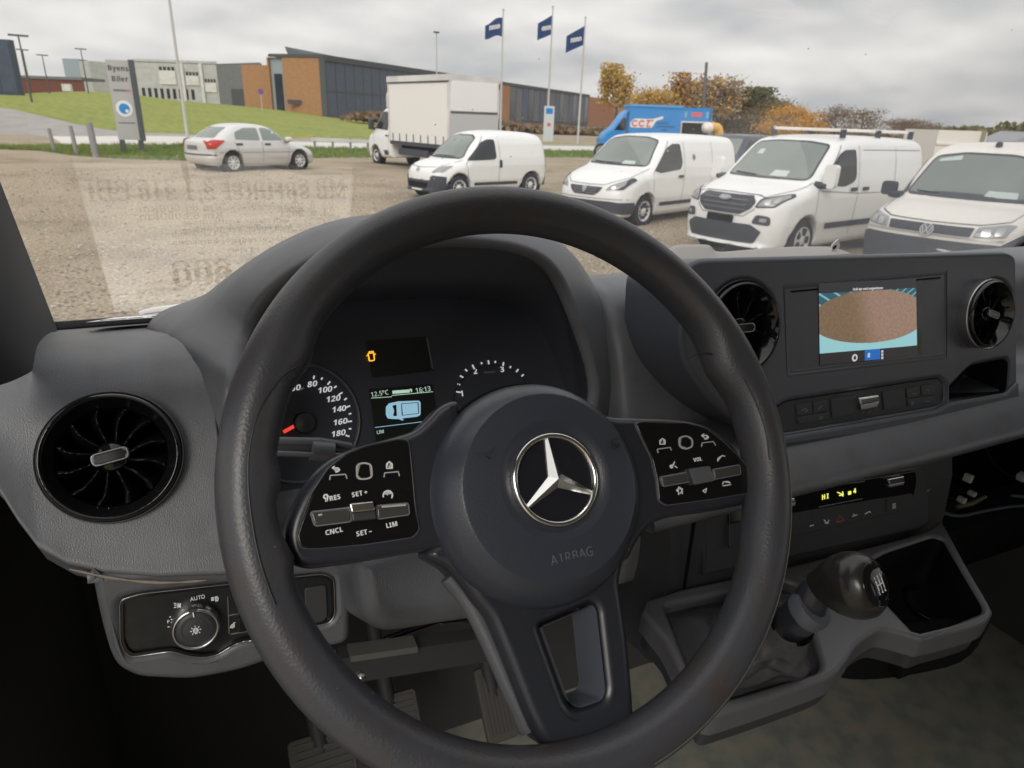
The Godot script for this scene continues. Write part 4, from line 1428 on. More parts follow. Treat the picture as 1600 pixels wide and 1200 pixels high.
func centre_panel():
	var t = thing("centre_panel", "dark centre panel with a lit reversing screen between two round vents", "console panel")
	var outline = pv([-0.2574, 0.081, 0.2439, 0.0667, 0.2642, 0.0594, 0.2939, -0.1457, 0.2311, -0.1474, -0.1202, -0.1266, -0.1416, -0.1232, -0.2163, -0.0756, -0.2644, -0.0167])
	outline = rnd(outline, 0.03, 6)
	var cubby = rnd(pv([0.1484, -0.1002, 0.1852, -0.0775, 0.1936, -0.0751, 0.2577, -0.0737, 0.2623, -0.0793, 0.2631, -0.1171, 0.1495, -0.1118]), 0.006, 3)
	var scr = pv([-0.1221, 0.0404, 0.1245, 0.0409, 0.1332, -0.0525, -0.1151, -0.0459])
	var vl = Vector2(-0.185, 0.0071)
	var vr = Vector2(0.2228, -0.0108)
	var RL = 0.0475
	var vr2 = Vector2(0.1954, -0.0085)
	var RR = 0.0415
	var hl = circle(vl, RL * 1.0, 40)
	var hr = circle(vr, RR * 1.0, 40)
	var strip_ = rnd(pv([-0.136, -0.0866, -0.1178, -0.0805, 0.1267, -0.0838, 0.1404, -0.0919, 0.1426, -0.115, 0.1298, -0.1182, -0.1317, -0.1146, -0.1392, -0.1062]), 0.004, 3)
	var mb = MB.new()
	mb.plate(FPN, outline, -0.1, 0.0, 0.007, [hl, hr, cubby, scr, strip_], 5)
	part("housing", mb, M.panel, t)
	# raised lip along the lower edge, below the buttons
	plate("lower_lip", FPN, rnd(pv([-0.1502, -0.1123, -0.1337, -0.117, 0.1244, -0.1217, 0.1452, -0.1155, 0.2591, -0.1177, 0.2816, -0.105, 0.2882, -0.1442, 0.2246, -0.1465, -0.1242, -0.1279, -0.1499, -0.1253]), 0.004, 2), -0.02, 0.005, 0.004, M.panel, t)
	vent(t, FPN, vl, RL, 10, 0.3, true, 0.0)
	vent(t, lift(FPN, 0.012), vr2, RR, 10, 0.5, false, -0.3)
	# recessed screen bay
	plate("screen_bay", FPN, pv([-0.1313, 0.0484, 0.1329, 0.0488, 0.1447, -0.0617, -0.1241, -0.0526]), -0.02, -0.0008, 0.0, M.panel, t)
	pen("bay_edge", lift(FPN, -0.0006), [pv([-0.1176, 0.0395, 0.1199, 0.0404])], 0.0018, 0.0004, M.dark, t)
	pen("bay_edge", lift(FPN, -0.0006), [pv([-0.1133, -0.0461, 0.1332, -0.0525])], 0.0012, 0.0006, M.emboss, t)
	var sp = pv([-0.0783, 0.0458, 0.0761, 0.0422, 0.0858, -0.0507, -0.0728, -0.0442])
	plate("screen_border", FPN, pv([-0.0783, 0.0451, 0.0861, 0.0416, 0.095, -0.0524, -0.0728, -0.0449]), -0.01, -0.0003, 0.0, M.gloss, t)
	var pm = mat(0.0, 0.0, 0.0, 0.12)
	pm.emission_enabled = true
	pm.emission = Color.WHITE
	pm.emission_operator = BaseMaterial3D.EMISSION_OP_MULTIPLY
	pm.emission_texture = screen_picture()
	pm.emission_energy_multiplier = 0.8
	var d = quad_uv("display_screen", FPN, sp, 0.0001, pm, t)
	var F2 = lift(FPN, 0.0004)
	words("message", "Hold øje med omgivelserne", F2, Vector2(-0.0026, 0.0354), 0.0044, M.dial_white, d, false, -0.03)
	ring_pen("camera_symbol", F2, circle(Vector2(-0.0195, -0.0419), 0.0035, 16), 0.0016, 0.0002, M.dial_white, d)
	plate("view_symbol", F2, rect(Vector2(0.003, -0.0413), 0.003, 0.005), -0.0002, 0.0003, 0.0, M.dial_white, d)
	for p in [Vector2(0.0249, -0.0391), Vector2(0.0252, -0.0429), Vector2(0.0254, -0.0467)]:
		plate("menu_symbol", F2, rect(p, 0.0028, 0.0028), -0.0002, 0.0003, 0.0, M.dial_white, d)
	# open cubby beside the buttons
	mb = MB.new()
	var rows = []
	for q in [[0.0, 1.0], [-0.03, 0.97], [-0.05, 0.9]]:
		var row = PackedVector3Array()
		var c = Vector2.ZERO
		for p in cubby:
			c += p / cubby.size()
		for p in cubby:
			var s = c + (p - c) * q[1]
			row.append(FPN * Vector3(s.x, s.y, q[0]))
		rows.append(row)
	mb.grid(rows, true, 1.0)
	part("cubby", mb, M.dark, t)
	# the row of buttons with the bright toggle
	var st = plate("button_strip", FPN, strip_, -0.02, -0.003, 0.0, M.fascia, t)
	for q in [pv([-0.1045, -0.0861, -0.0816, -0.0862, -0.0802, -0.0989, -0.1031, -0.0986]), pv([-0.0797, -0.0865, -0.0562, -0.0866, -0.0547, -0.0995, -0.0782, -0.0992]), pv([-0.1031, -0.1001, -0.0546, -0.101, -0.0533, -0.1094, -0.1009, -0.1085]), pv([-0.0523, -0.0864, -0.0128, -0.087, -0.0095, -0.1096, -0.0493, -0.1092]), pv([0.0315, -0.0881, 0.0689, -0.0888, 0.0729, -0.1123, 0.0352, -0.1111]), pv([0.0723, -0.0893, 0.096, -0.089, 0.0983, -0.1021, 0.0743, -0.1014]), pv([0.0983, -0.0893, 0.124, -0.09, 0.1251, -0.1031, 0.1006, -0.1024]), pv([0.0756, -0.1031, 0.1241, -0.1046, 0.1248, -0.1128, 0.0774, -0.1121])]:
		plate("button", FPN, rnd(q, 0.0015, 2), -0.006, -0.0012, 0.0008, M.trim, st)
	var tg = plate("toggle", FPN, rnd(pv([-0.016, -0.0884, 0.0163, -0.0888, 0.019, -0.0968, -0.0124, -0.0972]), 0.0015), -0.004, 0.006, 0.002, M.chrome, t)
	plate("toggle_face", FPN, rnd(pv([-0.0087, -0.0982, 0.0228, -0.0979, 0.019, -0.1043, -0.0063, -0.1047]), 0.001), -0.004, 0.002, 0.001, M.satin, tg)
	var F3 = lift(FPN, -0.001)
	pen("button_symbol", F3, [pv([-0.0976, -0.0935, -0.092, -0.0914, -0.0881, -0.0941, -0.0928, -0.0957]), pv([-0.0726, -0.0955, -0.0668, -0.0919]), pv([-0.0702, -0.1048, -0.0653, -0.1047]), pv([-0.0701, -0.107, -0.0652, -0.107]), pv([0.0793, -0.0933, 0.0842, -0.0979, 0.0899, -0.0978]), pv([0.107, -0.0968, 0.1104, -0.0948, 0.1108, -0.0997]), pv([0.0805, -0.1078, 0.0865, -0.1126]), pv([0.0861, -0.1077, 0.0808, -0.1118]), pv([0.1059, -0.1103, 0.1152, -0.1108]), pv([-0.0022, -0.109, -0.0001, -0.1101]), pv([0.0073, -0.1104, 0.0126, -0.1095]), pv([0.02, -0.109, 0.0222, -0.1093])], 0.0008, 0.0003, M.faint, st)


func climate():
	var t = thing("climate_panel", "black climate control strip with a yellow digital readout", "control panel")
	plate("face", FCM, rnd(pv([-0.2029, 0.0441, 0.1074, 0.0271, 0.11, 0.0118, 0.1004, -0.0197, 0.0918, -0.0242, -0.1672, -0.0126, -0.2049, -0.0074]), 0.006, 3), -0.02, 0.0, 0.0015, M.gloss, t)
	plate("button_row", FCM, rnd(pv([-0.2056, 0.0194, 0.1, -0.0025, 0.1001, -0.0192, 0.0903, -0.0234, -0.1691, -0.0147, -0.2068, -0.011]), 0.004, 3), -0.01, 0.002, 0.001, M.fascia, t)
	plate("surround", FCM, pv([-0.2353, 0.0597, 0.1304, 0.0284, 0.1412, -0.0288, 0.1403, -0.0539, 0.125, -0.0579, -0.1144, -0.0449, -0.2395, -0.0378]), -0.03, -0.004, 0.003, M.fascia, t)
	var F1 = lift(FCM, 0.0004)
	pen("trim_line", F1, [pv([-0.0596, 0.0359, 0.0127, 0.0293]), pv([-0.0664, 0.0112, 0.0081, 0.0076]), pv([-0.0108, 0.0369, 0.1074, 0.0306])], 0.0009, 0.0004, M.faint, t)
	words("readout", "H I", F1, Vector2(-0.0556, 0.0222), 0.0098, M.lcd_yellow, t, false, 0.0, true)
	words("readout", "4", F1, Vector2(-0.0053, 0.0201), 0.0098, M.lcd_yellow, t, false, 0.0, true)
	pen("fan_symbol", F1, [pv([-0.0351, 0.024, -0.0297, 0.0214, -0.0253, 0.0172]), pv([-0.0263, 0.0232, -0.0253, 0.0189, -0.0319, 0.0193])], 0.0012, 0.0004, M.lcd_yellow, t)
	plate("level_symbol", F1, rect(Vector2(-0.0143, 0.0193), 0.005, 0.0045), 0.0, 0.0004, 0.0, M.lcd_yellow, t)
	for q in [[pv([0.0466, 0.028, 0.0774, 0.0268, 0.0798, 0.0178, 0.0502, 0.0189]), pv([0.0527, 0.018, 0.0825, 0.0168, 0.0801, 0.0129, 0.0539, 0.0143])], [pv([-0.1364, 0.0351, -0.1105, 0.0333, -0.1077, 0.0265, -0.1336, 0.0276]), pv([-0.1317, 0.0267, -0.1056, 0.0255, -0.1078, 0.0212, -0.1308, 0.0226])]]:
		var g = plate("rocker", FCM, rnd(q[0], 0.0012), -0.004, 0.006, 0.002, M.chrome, t)
		plate("rocker_lip", FCM, rnd(q[1], 0.0008), -0.004, 0.003, 0.0008, M.satin, g)
	var F2 = lift(FCM, 0.0024)
	pen("hazard_symbol", F2, [pv([-0.04, -0.0132, -0.0269, -0.0134, -0.0334, -0.0055, -0.04, -0.0132, -0.0269, -0.0134])], 0.0012, 0.0004, mat(0.28, 0.06, 0.06, 0.5), t)
	pen("button_symbol", F2, [pv([-0.0837, -0.0091, -0.0774, -0.0088]), pv([-0.0604, -0.0057, -0.0551, -0.0117, -0.0518, -0.0075]), pv([-0.0594, -0.01, -0.053, -0.0114]), pv([-0.0124, -0.0113, -0.0035, -0.0106]), pv([-0.0102, -0.0085, -0.0069, -0.0116]), pv([0.0101, -0.0125, 0.0181, -0.0107, 0.0204, -0.0129]), pv([0.0601, -0.0096, 0.0661, -0.0099]), pv([0.0601, -0.0122, 0.0661, -0.0125]), pv([0.0601, -0.0148, 0.0661, -0.0151])], 0.0009, 0.0003, M.print, t)
	boxm("button_gap", FCM * Transform3D(Basis(), Vector3(Vector2(0.0483, -0.009).x, Vector2(0.0483, -0.009).y, 0.0021)), Vector3(0.0007, 0.018, 0.0006), M.dark, t)
	# clips along its broken right edge
	for p in [Vector2(0.1407, 0.0107), Vector2(0.1422, -0.0065)]:
		boxm("clip", FCM * Transform3D(Basis(Vector3(0, 0, 1), 0.5), Vector3(p.x, p.y, -0.008)), Vector3(0.008, 0.004, 0.004), M.faint, t)


func light_switches():
	var t = thing("light_switch_panel", "grey switch panel with a round light knob below the left vent", "switch panel")
	var outline = rnd(pv([-0.067, 0.0627, -0.0618, 0.0579, -0.0616, 0.0354, -0.061, 0.0174, -0.0592, -0.0039, -0.0559, -0.0159, -0.0447, -0.0281, -0.0095, -0.0417, 0.0271, -0.0445, 0.064, -0.04, 0.1114, -0.046, 0.1153, -0.0011, 0.1133, 0.0349]), 0.012, 4)
	var bay = rnd(pv([-0.0469, 0.0339, -0.0452, 0.037, -0.0343, 0.0383, 0.0319, 0.03, 0.0878, 0.0231, 0.0953, 0.0218, 0.1024, 0.0166, 0.1006, -0.0145, 0.0964, -0.0204, 0.0786, -0.0199, 0.0394, -0.02, 0.0325, -0.0179, 0.0231, -0.0185, 0.0109, -0.0237, 0.0019, -0.0232, -0.0084, -0.0189, -0.0189, -0.0114, -0.0449, -0.0082, -0.0485, -0.0045, -0.0507, 0.004]), 0.005, 3)
	var mb = MB.new()
	mb.plate(FSW, outline, -0.05, 0.0, 0.007, [bay], 4)
	part("housing", mb, M.pad, t)
	plate("glossy_face", FSW, bay, -0.02, -0.003, 0.0, M.smudged, t)
	var b2 = MB.new()
	b2.plate(FSW, Geometry2D.offset_polygon(bay, 0.0006)[0], -0.004, -0.0006, 0.0004, [Geometry2D.offset_polygon(bay, -0.0016)[0]])
	part("trim_ring", b2, M.gloss, t)
	var b3 = MB.new()
	b3.plate(FSW, Geometry2D.offset_polygon(bay, 0.0011)[0], -0.004, 0.0002, 0.0004, [Geometry2D.offset_polygon(bay, 0.0005)[0]])
	part("trim_edge", b3, M.satin, t)
	var c = Vector2(-0.0009, 0.0045)
	var T = FSW * Transform3D(Basis(), Vector3(c.x, c.y, 0))
	var k = lathe("rotary_knob", T, [Vector2(0.0172, -0.004), Vector2(0.0172, 0.002), Vector2(0.0165, 0.0065), Vector2(0.0155, 0.0078), Vector2(0.0145, 0.0074), Vector2(0.014, 0.006)], M.satin, t, 48)
	lathe("knob_face", T, [Vector2(0.0141, 0.003), Vector2(0.0141, 0.0066), Vector2(0.0095, 0.0072), Vector2(0.0092, 0.0064), Vector2(0.0089, 0.0073), Vector2(0.0001, 0.0076)], M.fascia, k, 40)
	boxm("knob_mark", T * Transform3D(Basis(), Vector3(0.0, 0.0128, 0.0078)), Vector3(0.0008, 0.0036, 0.0008), M.print, k)
	plate("knob_notch", T, rect(Vector2(0, 0.0162), 0.006, 0.0022, 0.0008), 0.004, 0.0079, 0.0004, M.fascia, k)
	var sun_ = [circle(Vector2.ZERO, 0.0018, 12)]
	ring_pen("lamp_symbol", lift(T, 0.0078), circle(Vector2.ZERO, 0.0017, 14), 0.0005, 0.0003, M.print, k)
	var rays = []
	for i in 8:
		var a = TAU * i / 8
		if i != 6:
			rays.append(PackedVector2Array([Vector2(cos(a), sin(a)) * 0.0026, Vector2(cos(a), sin(a)) * 0.0038]))
	rays.append(PackedVector2Array([Vector2(-0.0009, -0.0026), Vector2(0.0009, -0.0026)]))
	pen("lamp_symbol", lift(T, 0.0078), rays, 0.0005, 0.0003, M.print, k)
	var F1 = lift(FSW, -0.0027)
	words("lettering", "AUTO", F1, Vector2(0.0028, 0.0249), 0.0046, M.print, t)
	pen("side_light_symbol", F1, [pv([-0.0134, 0.0249, -0.0118, 0.024]), pv([-0.0136, 0.0234, -0.0119, 0.0229]), pv([-0.0139, 0.0213, -0.0121, 0.0214]), pv([-0.0109, 0.0243, -0.0113, 0.0207, -0.0103, 0.022, -0.0109, 0.0243]), pv([-0.0092, 0.0238, -0.0097, 0.0202, -0.0103, 0.022, -0.0092, 0.0238])], 0.0005, 0.0003, M.print, t)
	pen("head_light_symbol", F1, [pv([0.0119, 0.0224, 0.0142, 0.0224]), pv([0.0118, 0.0214, 0.0141, 0.0213]), pv([0.0117, 0.0204, 0.0139, 0.0203]), pv([0.0147, 0.019, 0.0151, 0.0227, 0.0164, 0.0223, 0.0167, 0.0206, 0.0161, 0.0192, 0.0147, 0.019])], 0.0006, 0.0003, M.print, t)
	words("lettering", "P", F1, Vector2(-0.0191, 0.0111), 0.003, M.print, t)
	pen("parking_light_symbol", F1, [pv([-0.0178, 0.0145, -0.0169, 0.0148]), pv([-0.02, 0.0071, -0.0188, 0.0068]), pv([-0.0172, 0.0122, -0.0163, 0.0125]), pv([-0.0175, 0.0101, -0.0166, 0.0099])], 0.0005, 0.0003, M.print, t)
	# level wheel and its lines, half hidden by the rim
	plate("level_wheel", FSW, rnd(pv([0.0287, 0.002, 0.0342, 0.0016, 0.0339, -0.0099, 0.0273, -0.0097]), 0.001), -0.006, 0.001, 0.001, M.gloss, t)
	pen("panel_line", F1, [pv([0.0217, 0.0046, 0.0351, 0.0042]), pv([0.0235, 0.0205, 0.0221, 0.0045, 0.0208, -0.0106]), pv([0.0216, -0.0114, 0.0394, -0.0127])], 0.0005, 0.0003, M.satin, t)
	pen("level_symbol", F1, [pv([0.0218, -0.0059, 0.0235, -0.0036, 0.0253, -0.0036, 0.0251, -0.0058, 0.0232, -0.0063]), pv([0.0245, -0.0028, 0.0264, -0.0023])], 0.0006, 0.0003, M.print, t)
	plate("blank_switch", FSW, rnd(pv([0.08, 0.0134, 0.0971, 0.0124, 0.0954, -0.0165, 0.0888, -0.0211, 0.0778, -0.0191]), 0.003), -0.006, -0.001, 0.001, M.fascia, t)


func console():
	# the shelf that carries the gear lever, with its cup well
	var t = thing("gear_console", "grey console shelf with a deep cup holder well on its right", "console")
	var out_ = curve(pv([-0.1982, 0.0934, -0.0322, 0.0861, 0.108, 0.0788, 0.223, 0.0762, 0.2711, 0.0858, 0.2667, 0.073, 0.2216, 0.0119, 0.18, -0.0474, 0.1663, -0.058, 0.1371, -0.0627, 0.0619, -0.0562, 0.0516, -0.0525, 0.0301, -0.0336, 0.0155, -0.0294, -0.0186, -0.0357, -0.0473, -0.0474, -0.0794, -0.0566, -0.1298, -0.0565, -0.1981, -0.0538, -0.2275, -0.0487, -0.2252, -0.0194, -0.2131, 0.038]), 3, true)
	var well = rnd(pv([0.1395, 0.0619, 0.2286, 0.0635, 0.2374, 0.0552, 0.1702, -0.044, 0.1609, -0.0511, 0.0575, -0.0518, 0.0544, -0.0479, 0.0658, 0.0135, 0.0944, 0.055]), 0.009, 4)
	var hole = rnd(pv([-0.1855, 0.0799, -0.0254, 0.0668, -0.0148, 0.0522, -0.077, -0.041, -0.0889, -0.0475, -0.2167, -0.0397, -0.2219, -0.0319]), 0.008, 3)
	var mb = MB.new()
	mb.plate(FTR, out_, -0.028, 0.0, 0.006, [well, hole], 4)
	part("shelf", mb, M.tray, t)
	mb = MB.new()
	var o2 = Geometry2D.offset_polygon(out_, -0.005)[0]
	mb.plate(FTR, o2, -0.05, -0.028, 0.0, [Geometry2D.offset_polygon(well, 0.001)[0], Geometry2D.offset_polygon(hole, 0.001)[0]], 2)
	part("skirt", mb, M.fascia, t)
	for q in [[well, "cup_well", 0.075]]:
		mb = MB.new()
		var rows = []
		var c = Vector2.ZERO
		for p in q[0]:
			c += p / q[0].size()
		for f in [[-0.003, 1.0], [-q[2] * 0.5, 0.98], [-q[2], 0.93], [-q[2] - 0.002, 0.0]]:
			var row = PackedVector3Array()
			for p in q[0]:
				var s = c + (p - c) * f[1]
				row.append(FTR * Vector3(s.x, s.y, f[0]))
			rows.append(row)
		mb.grid(rows, true, 1.0)
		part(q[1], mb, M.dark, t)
	var cc = Vector2(0.2057, 0.0188)
	lathe("cup_ring", FTR * Transform3D(Basis(), Vector3(cc.x, cc.y, -0.072)), [Vector2(0.034, 0.0), Vector2(0.0342, 0.0025), Vector2(0.033, 0.003), Vector2(0.031, 0.001), Vector2(0.03, -0.01), Vector2(0.0001, -0.01)], M.gloss, t, 40)
	mb = MB.new()
	mb.tube(curve(sv([0.6107, 1.6028, -0.36, 0.6031, 1.5968, -0.36, 0.5855, 1.577, -0.36, 0.5877, 1.5543, -0.36, 0.6487, 1.5346, -0.36, 0.7284, 1.5219, -0.36]), 3), 0.004, 8)
	# rounded pocket under the shelf
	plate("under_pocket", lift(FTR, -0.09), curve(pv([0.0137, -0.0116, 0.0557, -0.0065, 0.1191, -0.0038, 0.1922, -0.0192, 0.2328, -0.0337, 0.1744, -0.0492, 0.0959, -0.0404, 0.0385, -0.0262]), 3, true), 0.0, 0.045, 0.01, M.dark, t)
	# the lever: gaiter, collar, knob
	t = thing("gear_lever", "gear lever with a black leather gaiter and a worn round knob", "gear lever")
	mb = MB.new()
	rows_boot(mb, hole)
	part("gaiter", mb, M.boot, t)
	var top = Vector3(0.4507, 1.7509, -0.305)
	var mid_ = Vector3(0.4382, 1.7072, -0.33)
	var ax = (top - mid_).normalized()
	var face = (Vector3(0, 2.1, 0) - top).normalized()
	var kz = Vector3(0.168, 0.552, 0.818).normalized()
	var kx = Vector3.UP.cross(kz).normalized()
	var KT = Transform3D(Basis(kx, kz.cross(kx), kz).scaled(Vector3.ONE * 0.93), top)
	mb = MB.new()
	mb.lathe(KT, [Vector2(0.0105, -0.037), Vector2(0.013, -0.031), Vector2(0.0185, -0.021), Vector2(0.0236, -0.01), Vector2(0.026, 0.0), Vector2(0.0262, 0.006), Vector2(0.0258, 0.0075), Vector2(0.0262, 0.009), Vector2(0.0245, 0.017), Vector2(0.0205, 0.0225), Vector2(0.0175, 0.0245)], 44, 1.0, 1.12)
	part("knob", mb, mat(0.02, 0.018, 0.017, 0.26), t)
	mb = MB.new()
	mb.lathe(KT, [Vector2(0.0178, 0.0235), Vector2(0.0172, 0.0252), Vector2(0.0125, 0.0272), Vector2(0.0122, 0.0268), Vector2(0.0118, 0.0276), Vector2(0.0001, 0.0284)], 40, 1.0, 1.12)
	part("knob_cap", mb, M.gloss, t)
	var gl = []
	for x in [-0.0045, 0.0, 0.0045]:
		gl.append(PackedVector2Array([Vector2(x, 0.005), Vector2(x, -0.004)]))
	gl.append(PackedVector2Array([Vector2(-0.0045, 0.0005), Vector2(0.0045, 0.0005)]))
	pen("gate_pattern", lift(KT, 0.0284), gl, 0.0005, 0.0003, M.print, t)
	var px = -0.0045
	for n in [["1", -0.0045, 0.0068], ["3", 0.0, 0.0068], ["5", 0.0045, 0.0068], ["2", -0.0045, -0.006], ["4", 0.0, -0.006], ["6", 0.0045, -0.006]]:
		words("gate_number", n[0], lift(KT, 0.0282), Vector2(n[1], n[2]), 0.0026, M.print, t)
	mb = MB.new()
	var b0 = Vector3(0.4496, 1.675, -0.35)
	mb.tube(PackedVector3Array([b0, mid_, top - kz * 0.031]), [0.0165, 0.0168, 0.011], 22)
	part("collar", mb, M.spoke, t)
	mb = MB.new()
	mb.tube(PackedVector3Array([mid_ - ax * 0.001, mid_ + ax * 0.006, mid_ + ax * 0.012]), [0.0175, 0.0182, 0.0168], 26)
	part("collar_ring", mb, M.panel, t)


func rows_boot(mb, hole):
	# folds of the leather gaiter, from the rim of its well up to the collar
	var tip = Vector3(0.4433, 1.6758, -0.347)
	var ax = (Vector3(0.4382, 1.7072, -0.33) - tip).normalized()
	tip += ax * 0.008
	var tx = ax.cross(Vector3(0, 0, 1)).normalized()
	var ty = ax.cross(tx)
	var base = Vector3.ZERO
	for p in hole:
		base += FTR * Vector3(p.x, p.y, -0.014) / hole.size()
	var rows = []
	for i in 29:
		var f = i / 28.0
		var row = PackedVector3Array()
		var c = base.lerp(tip, f)
		for k in 72:
			var a = TAU * k / 72
			# the rim of the well in this direction
			var dir = Vector2(cos(a), sin(a))
			var o2 = Vector2((FTR.affine_inverse() * base).x, (FTR.affine_inverse() * base).y)
			var r = 0.02
			for j in hole.size():
				var h = Geometry2D.segment_intersects_segment(o2, o2 + dir, hole[j], hole[(j + 1) % hole.size()])
				if h != null:
					r = maxf(r, o2.distance_to(h))
			var foot = FTR.basis * Vector3(dir.x, dir.y, 0)
			var s = sin(PI * f)
			var fold = 1.0 + s * (0.17 * sin(a * 4.0 + f * 3.0) + 0.08 * sin(a * 7.0 - f * 8.0)) + 0.06 * s * sin(f * 26.0 + 2.0 * sin(a * 2.0))
			var rr = lerpf(r, 0.02, pow(f, 0.62)) * fold
			var ring = (tx * dir.x + ty * dir.y)
			row.append(c + foot.lerp(ring, f).normalized() * rr)
		rows.append(row)
	mb.grid(rows, true, 1.0)


func loose_things():
	# the price sheet lying on the dash, seen mirrored in the windscreen
	var u = Vector3(0, 0.25, 1.0).normalized()
	var T = Transform3D(Basis(Vector3(-1, 0, 0), u, Vector3(-1, 0, 0).cross(u)), Vector3(0.027, 1.882, -0.826))
	if T.basis.z.y < 0:
		T = Transform3D(Basis(Vector3(-1, 0, 0), u, -T.basis.z), T.origin)
	var t = thing("price_sheet", "white price sheet lying on the dash, its print mirrored in the windscreen", "paper")
	plate("sheet", T, rect(Vector2.ZERO, 0.28, 0.208), -0.0006, 0.0, 0.0, M.paper, t)
	var P = lift(T, 0.0003)
	words("lettering", "MB Sprinter 2,1 316 CDi", P, Vector2(0, 0.066), 0.0255, M.ink, t, true, 0.0, true, 0.0003)
	words("lettering", "24. 9. 2021", P, Vector2(-0.088, 0.037), 0.0145, M.ink, t, true, 0.0, true, 0.0003)
	words("lettering", "Km 63.000km.", P, Vector2(0.05, 0.037), 0.0145, M.ink, t, true, 0.0, true, 0.0003)
	words("lettering", "Med motor, ventil, airbag", P, Vector2(-0.01, 0.017), 0.0105, M.ink, t, true, 0.0, true, 0.0003)
	words("lettering", "centerlås, el-ruder og kørekomp.", P, Vector2(-0.012, 0.0), 0.0105, M.ink, t, true, 0.0, true, 0.0003)
	words("lettering", "1 ejer", P, Vector2(-0.012, -0.015), 0.0105, M.ink, t, true, 0.0, true, 0.0003)
	words("lettering", "149.800", P, Vector2(-0.006, -0.056), 0.047, M.ink, t, true, 0.0, true, 0.0003)
	# the folded edge of a white folder at the foot of the glass
	t = thing("folder", "thin white folder edge at the foot of the glass beside the hood", "folder")
	var a = Vector3(-0.0835, 1.8665, -0.9)
	var b = Vector3(-0.0312, 1.8711, -0.9)
	var mb = MB.new()
	mb.tube(PackedVector3Array([a, a.lerp(b, 0.3) + Vector3(0, 0.001, 0), b]), [0.003, 0.0042, 0.0045], 8)
	part("edge", mb, M.paper, t)
	mb = MB.new()
	mb.tube(PackedVector3Array([a.lerp(b, 0.1) + Vector3(0, -0.004, 0.004), b + Vector3(0, -0.004, 0.004)]), 0.003, 8)
	part("clip", mb, M.satin, t)
	# crumpled papers behind the centre panel
	t = thing("crumpled_paper", "crumpled pale sheet lying on the dash behind the centre panel", "paper")
	var r0 = sv([0.4734, 1.9359, -0.64, 0.5, 1.9382, -0.64, 0.5224, 1.9422, -0.64, 0.5457, 1.9433, -0.64, 0.5745, 1.9441, -0.64, 0.614, 1.9452, -0.64, 0.6761, 1.947, -0.64, 0.7422, 1.9472, -0.64, 0.7767, 1.9473, -0.64])
	var r1 = sv([0.5037, 1.9476, -0.68, 0.5224, 1.9561, -0.68, 0.5462, 1.9575, -0.68, 0.5723, 1.954, -0.68, 0.5895, 1.9476, -0.68, 0.6285, 1.9483, -0.68, 0.6932, 1.9488, -0.68, 0.7618, 1.9484, -0.68, 0.7958, 1.9461, -0.68])
	var r2 = sv([0.5233, 1.9509, -0.7, 0.5379, 1.9575, -0.7, 0.5616, 1.9574, -0.7, 0.5902, 1.9554, -0.7, 0.6041, 1.9466, -0.7, 0.6465, 1.9464, -0.7, 0.7127, 1.9478, -0.7, 0.7837, 1.9458, -0.7, 0.82, 1.9434, -0.7])
	var r3 = sv([0.5797, 1.9307, -0.76, 0.5948, 1.937, -0.76, 0.6165, 1.9369, -0.76, 0.6502, 1.9337, -0.76, 0.6642, 1.9249, -0.76, 0.7036, 1.9249, -0.76, 0.776, 1.9253, -0.76, 0.8532, 1.9237, -0.76, 0.8808, 1.9205, -0.76])
	mb = MB.new()
	mb.grid([curve(r0, 3), curve(r1, 3), curve(r2, 3), curve(r3, 3)], false, 1.0)
	part("sheet", mb, mat(0.42, 0.4, 0.38, 0.8), t)
	t = thing("folded_tag", "small folded tag with a dark hole standing behind the centre panel", "tag")
	plate("card", Transform3D(Basis(), Vector3(0.7669, 1.9534, -0.66)) * Transform3D(Basis(Vector3(0, 0, 1), 0.6), Vector3.ZERO), rnd(PackedVector2Array([Vector2(-0.008, -0.006), Vector2(0.008, -0.006), Vector2(0.009, 0.006), Vector2(-0.004, 0.005)]), 0.001), -0.0008, 0.0008, 0.0, M.paper, t)
	plate("hole", Transform3D(Basis(), Vector3(0.766, 1.9526, -0.66)) * Transform3D(Basis(Vector3(0, 0, 1), 0.6), Vector3(0, 0, 0.001)), circle(Vector2.ZERO, 0.0035, 12, 0.0022), -0.0003, 0.0004, 0.0, M.ink, t)



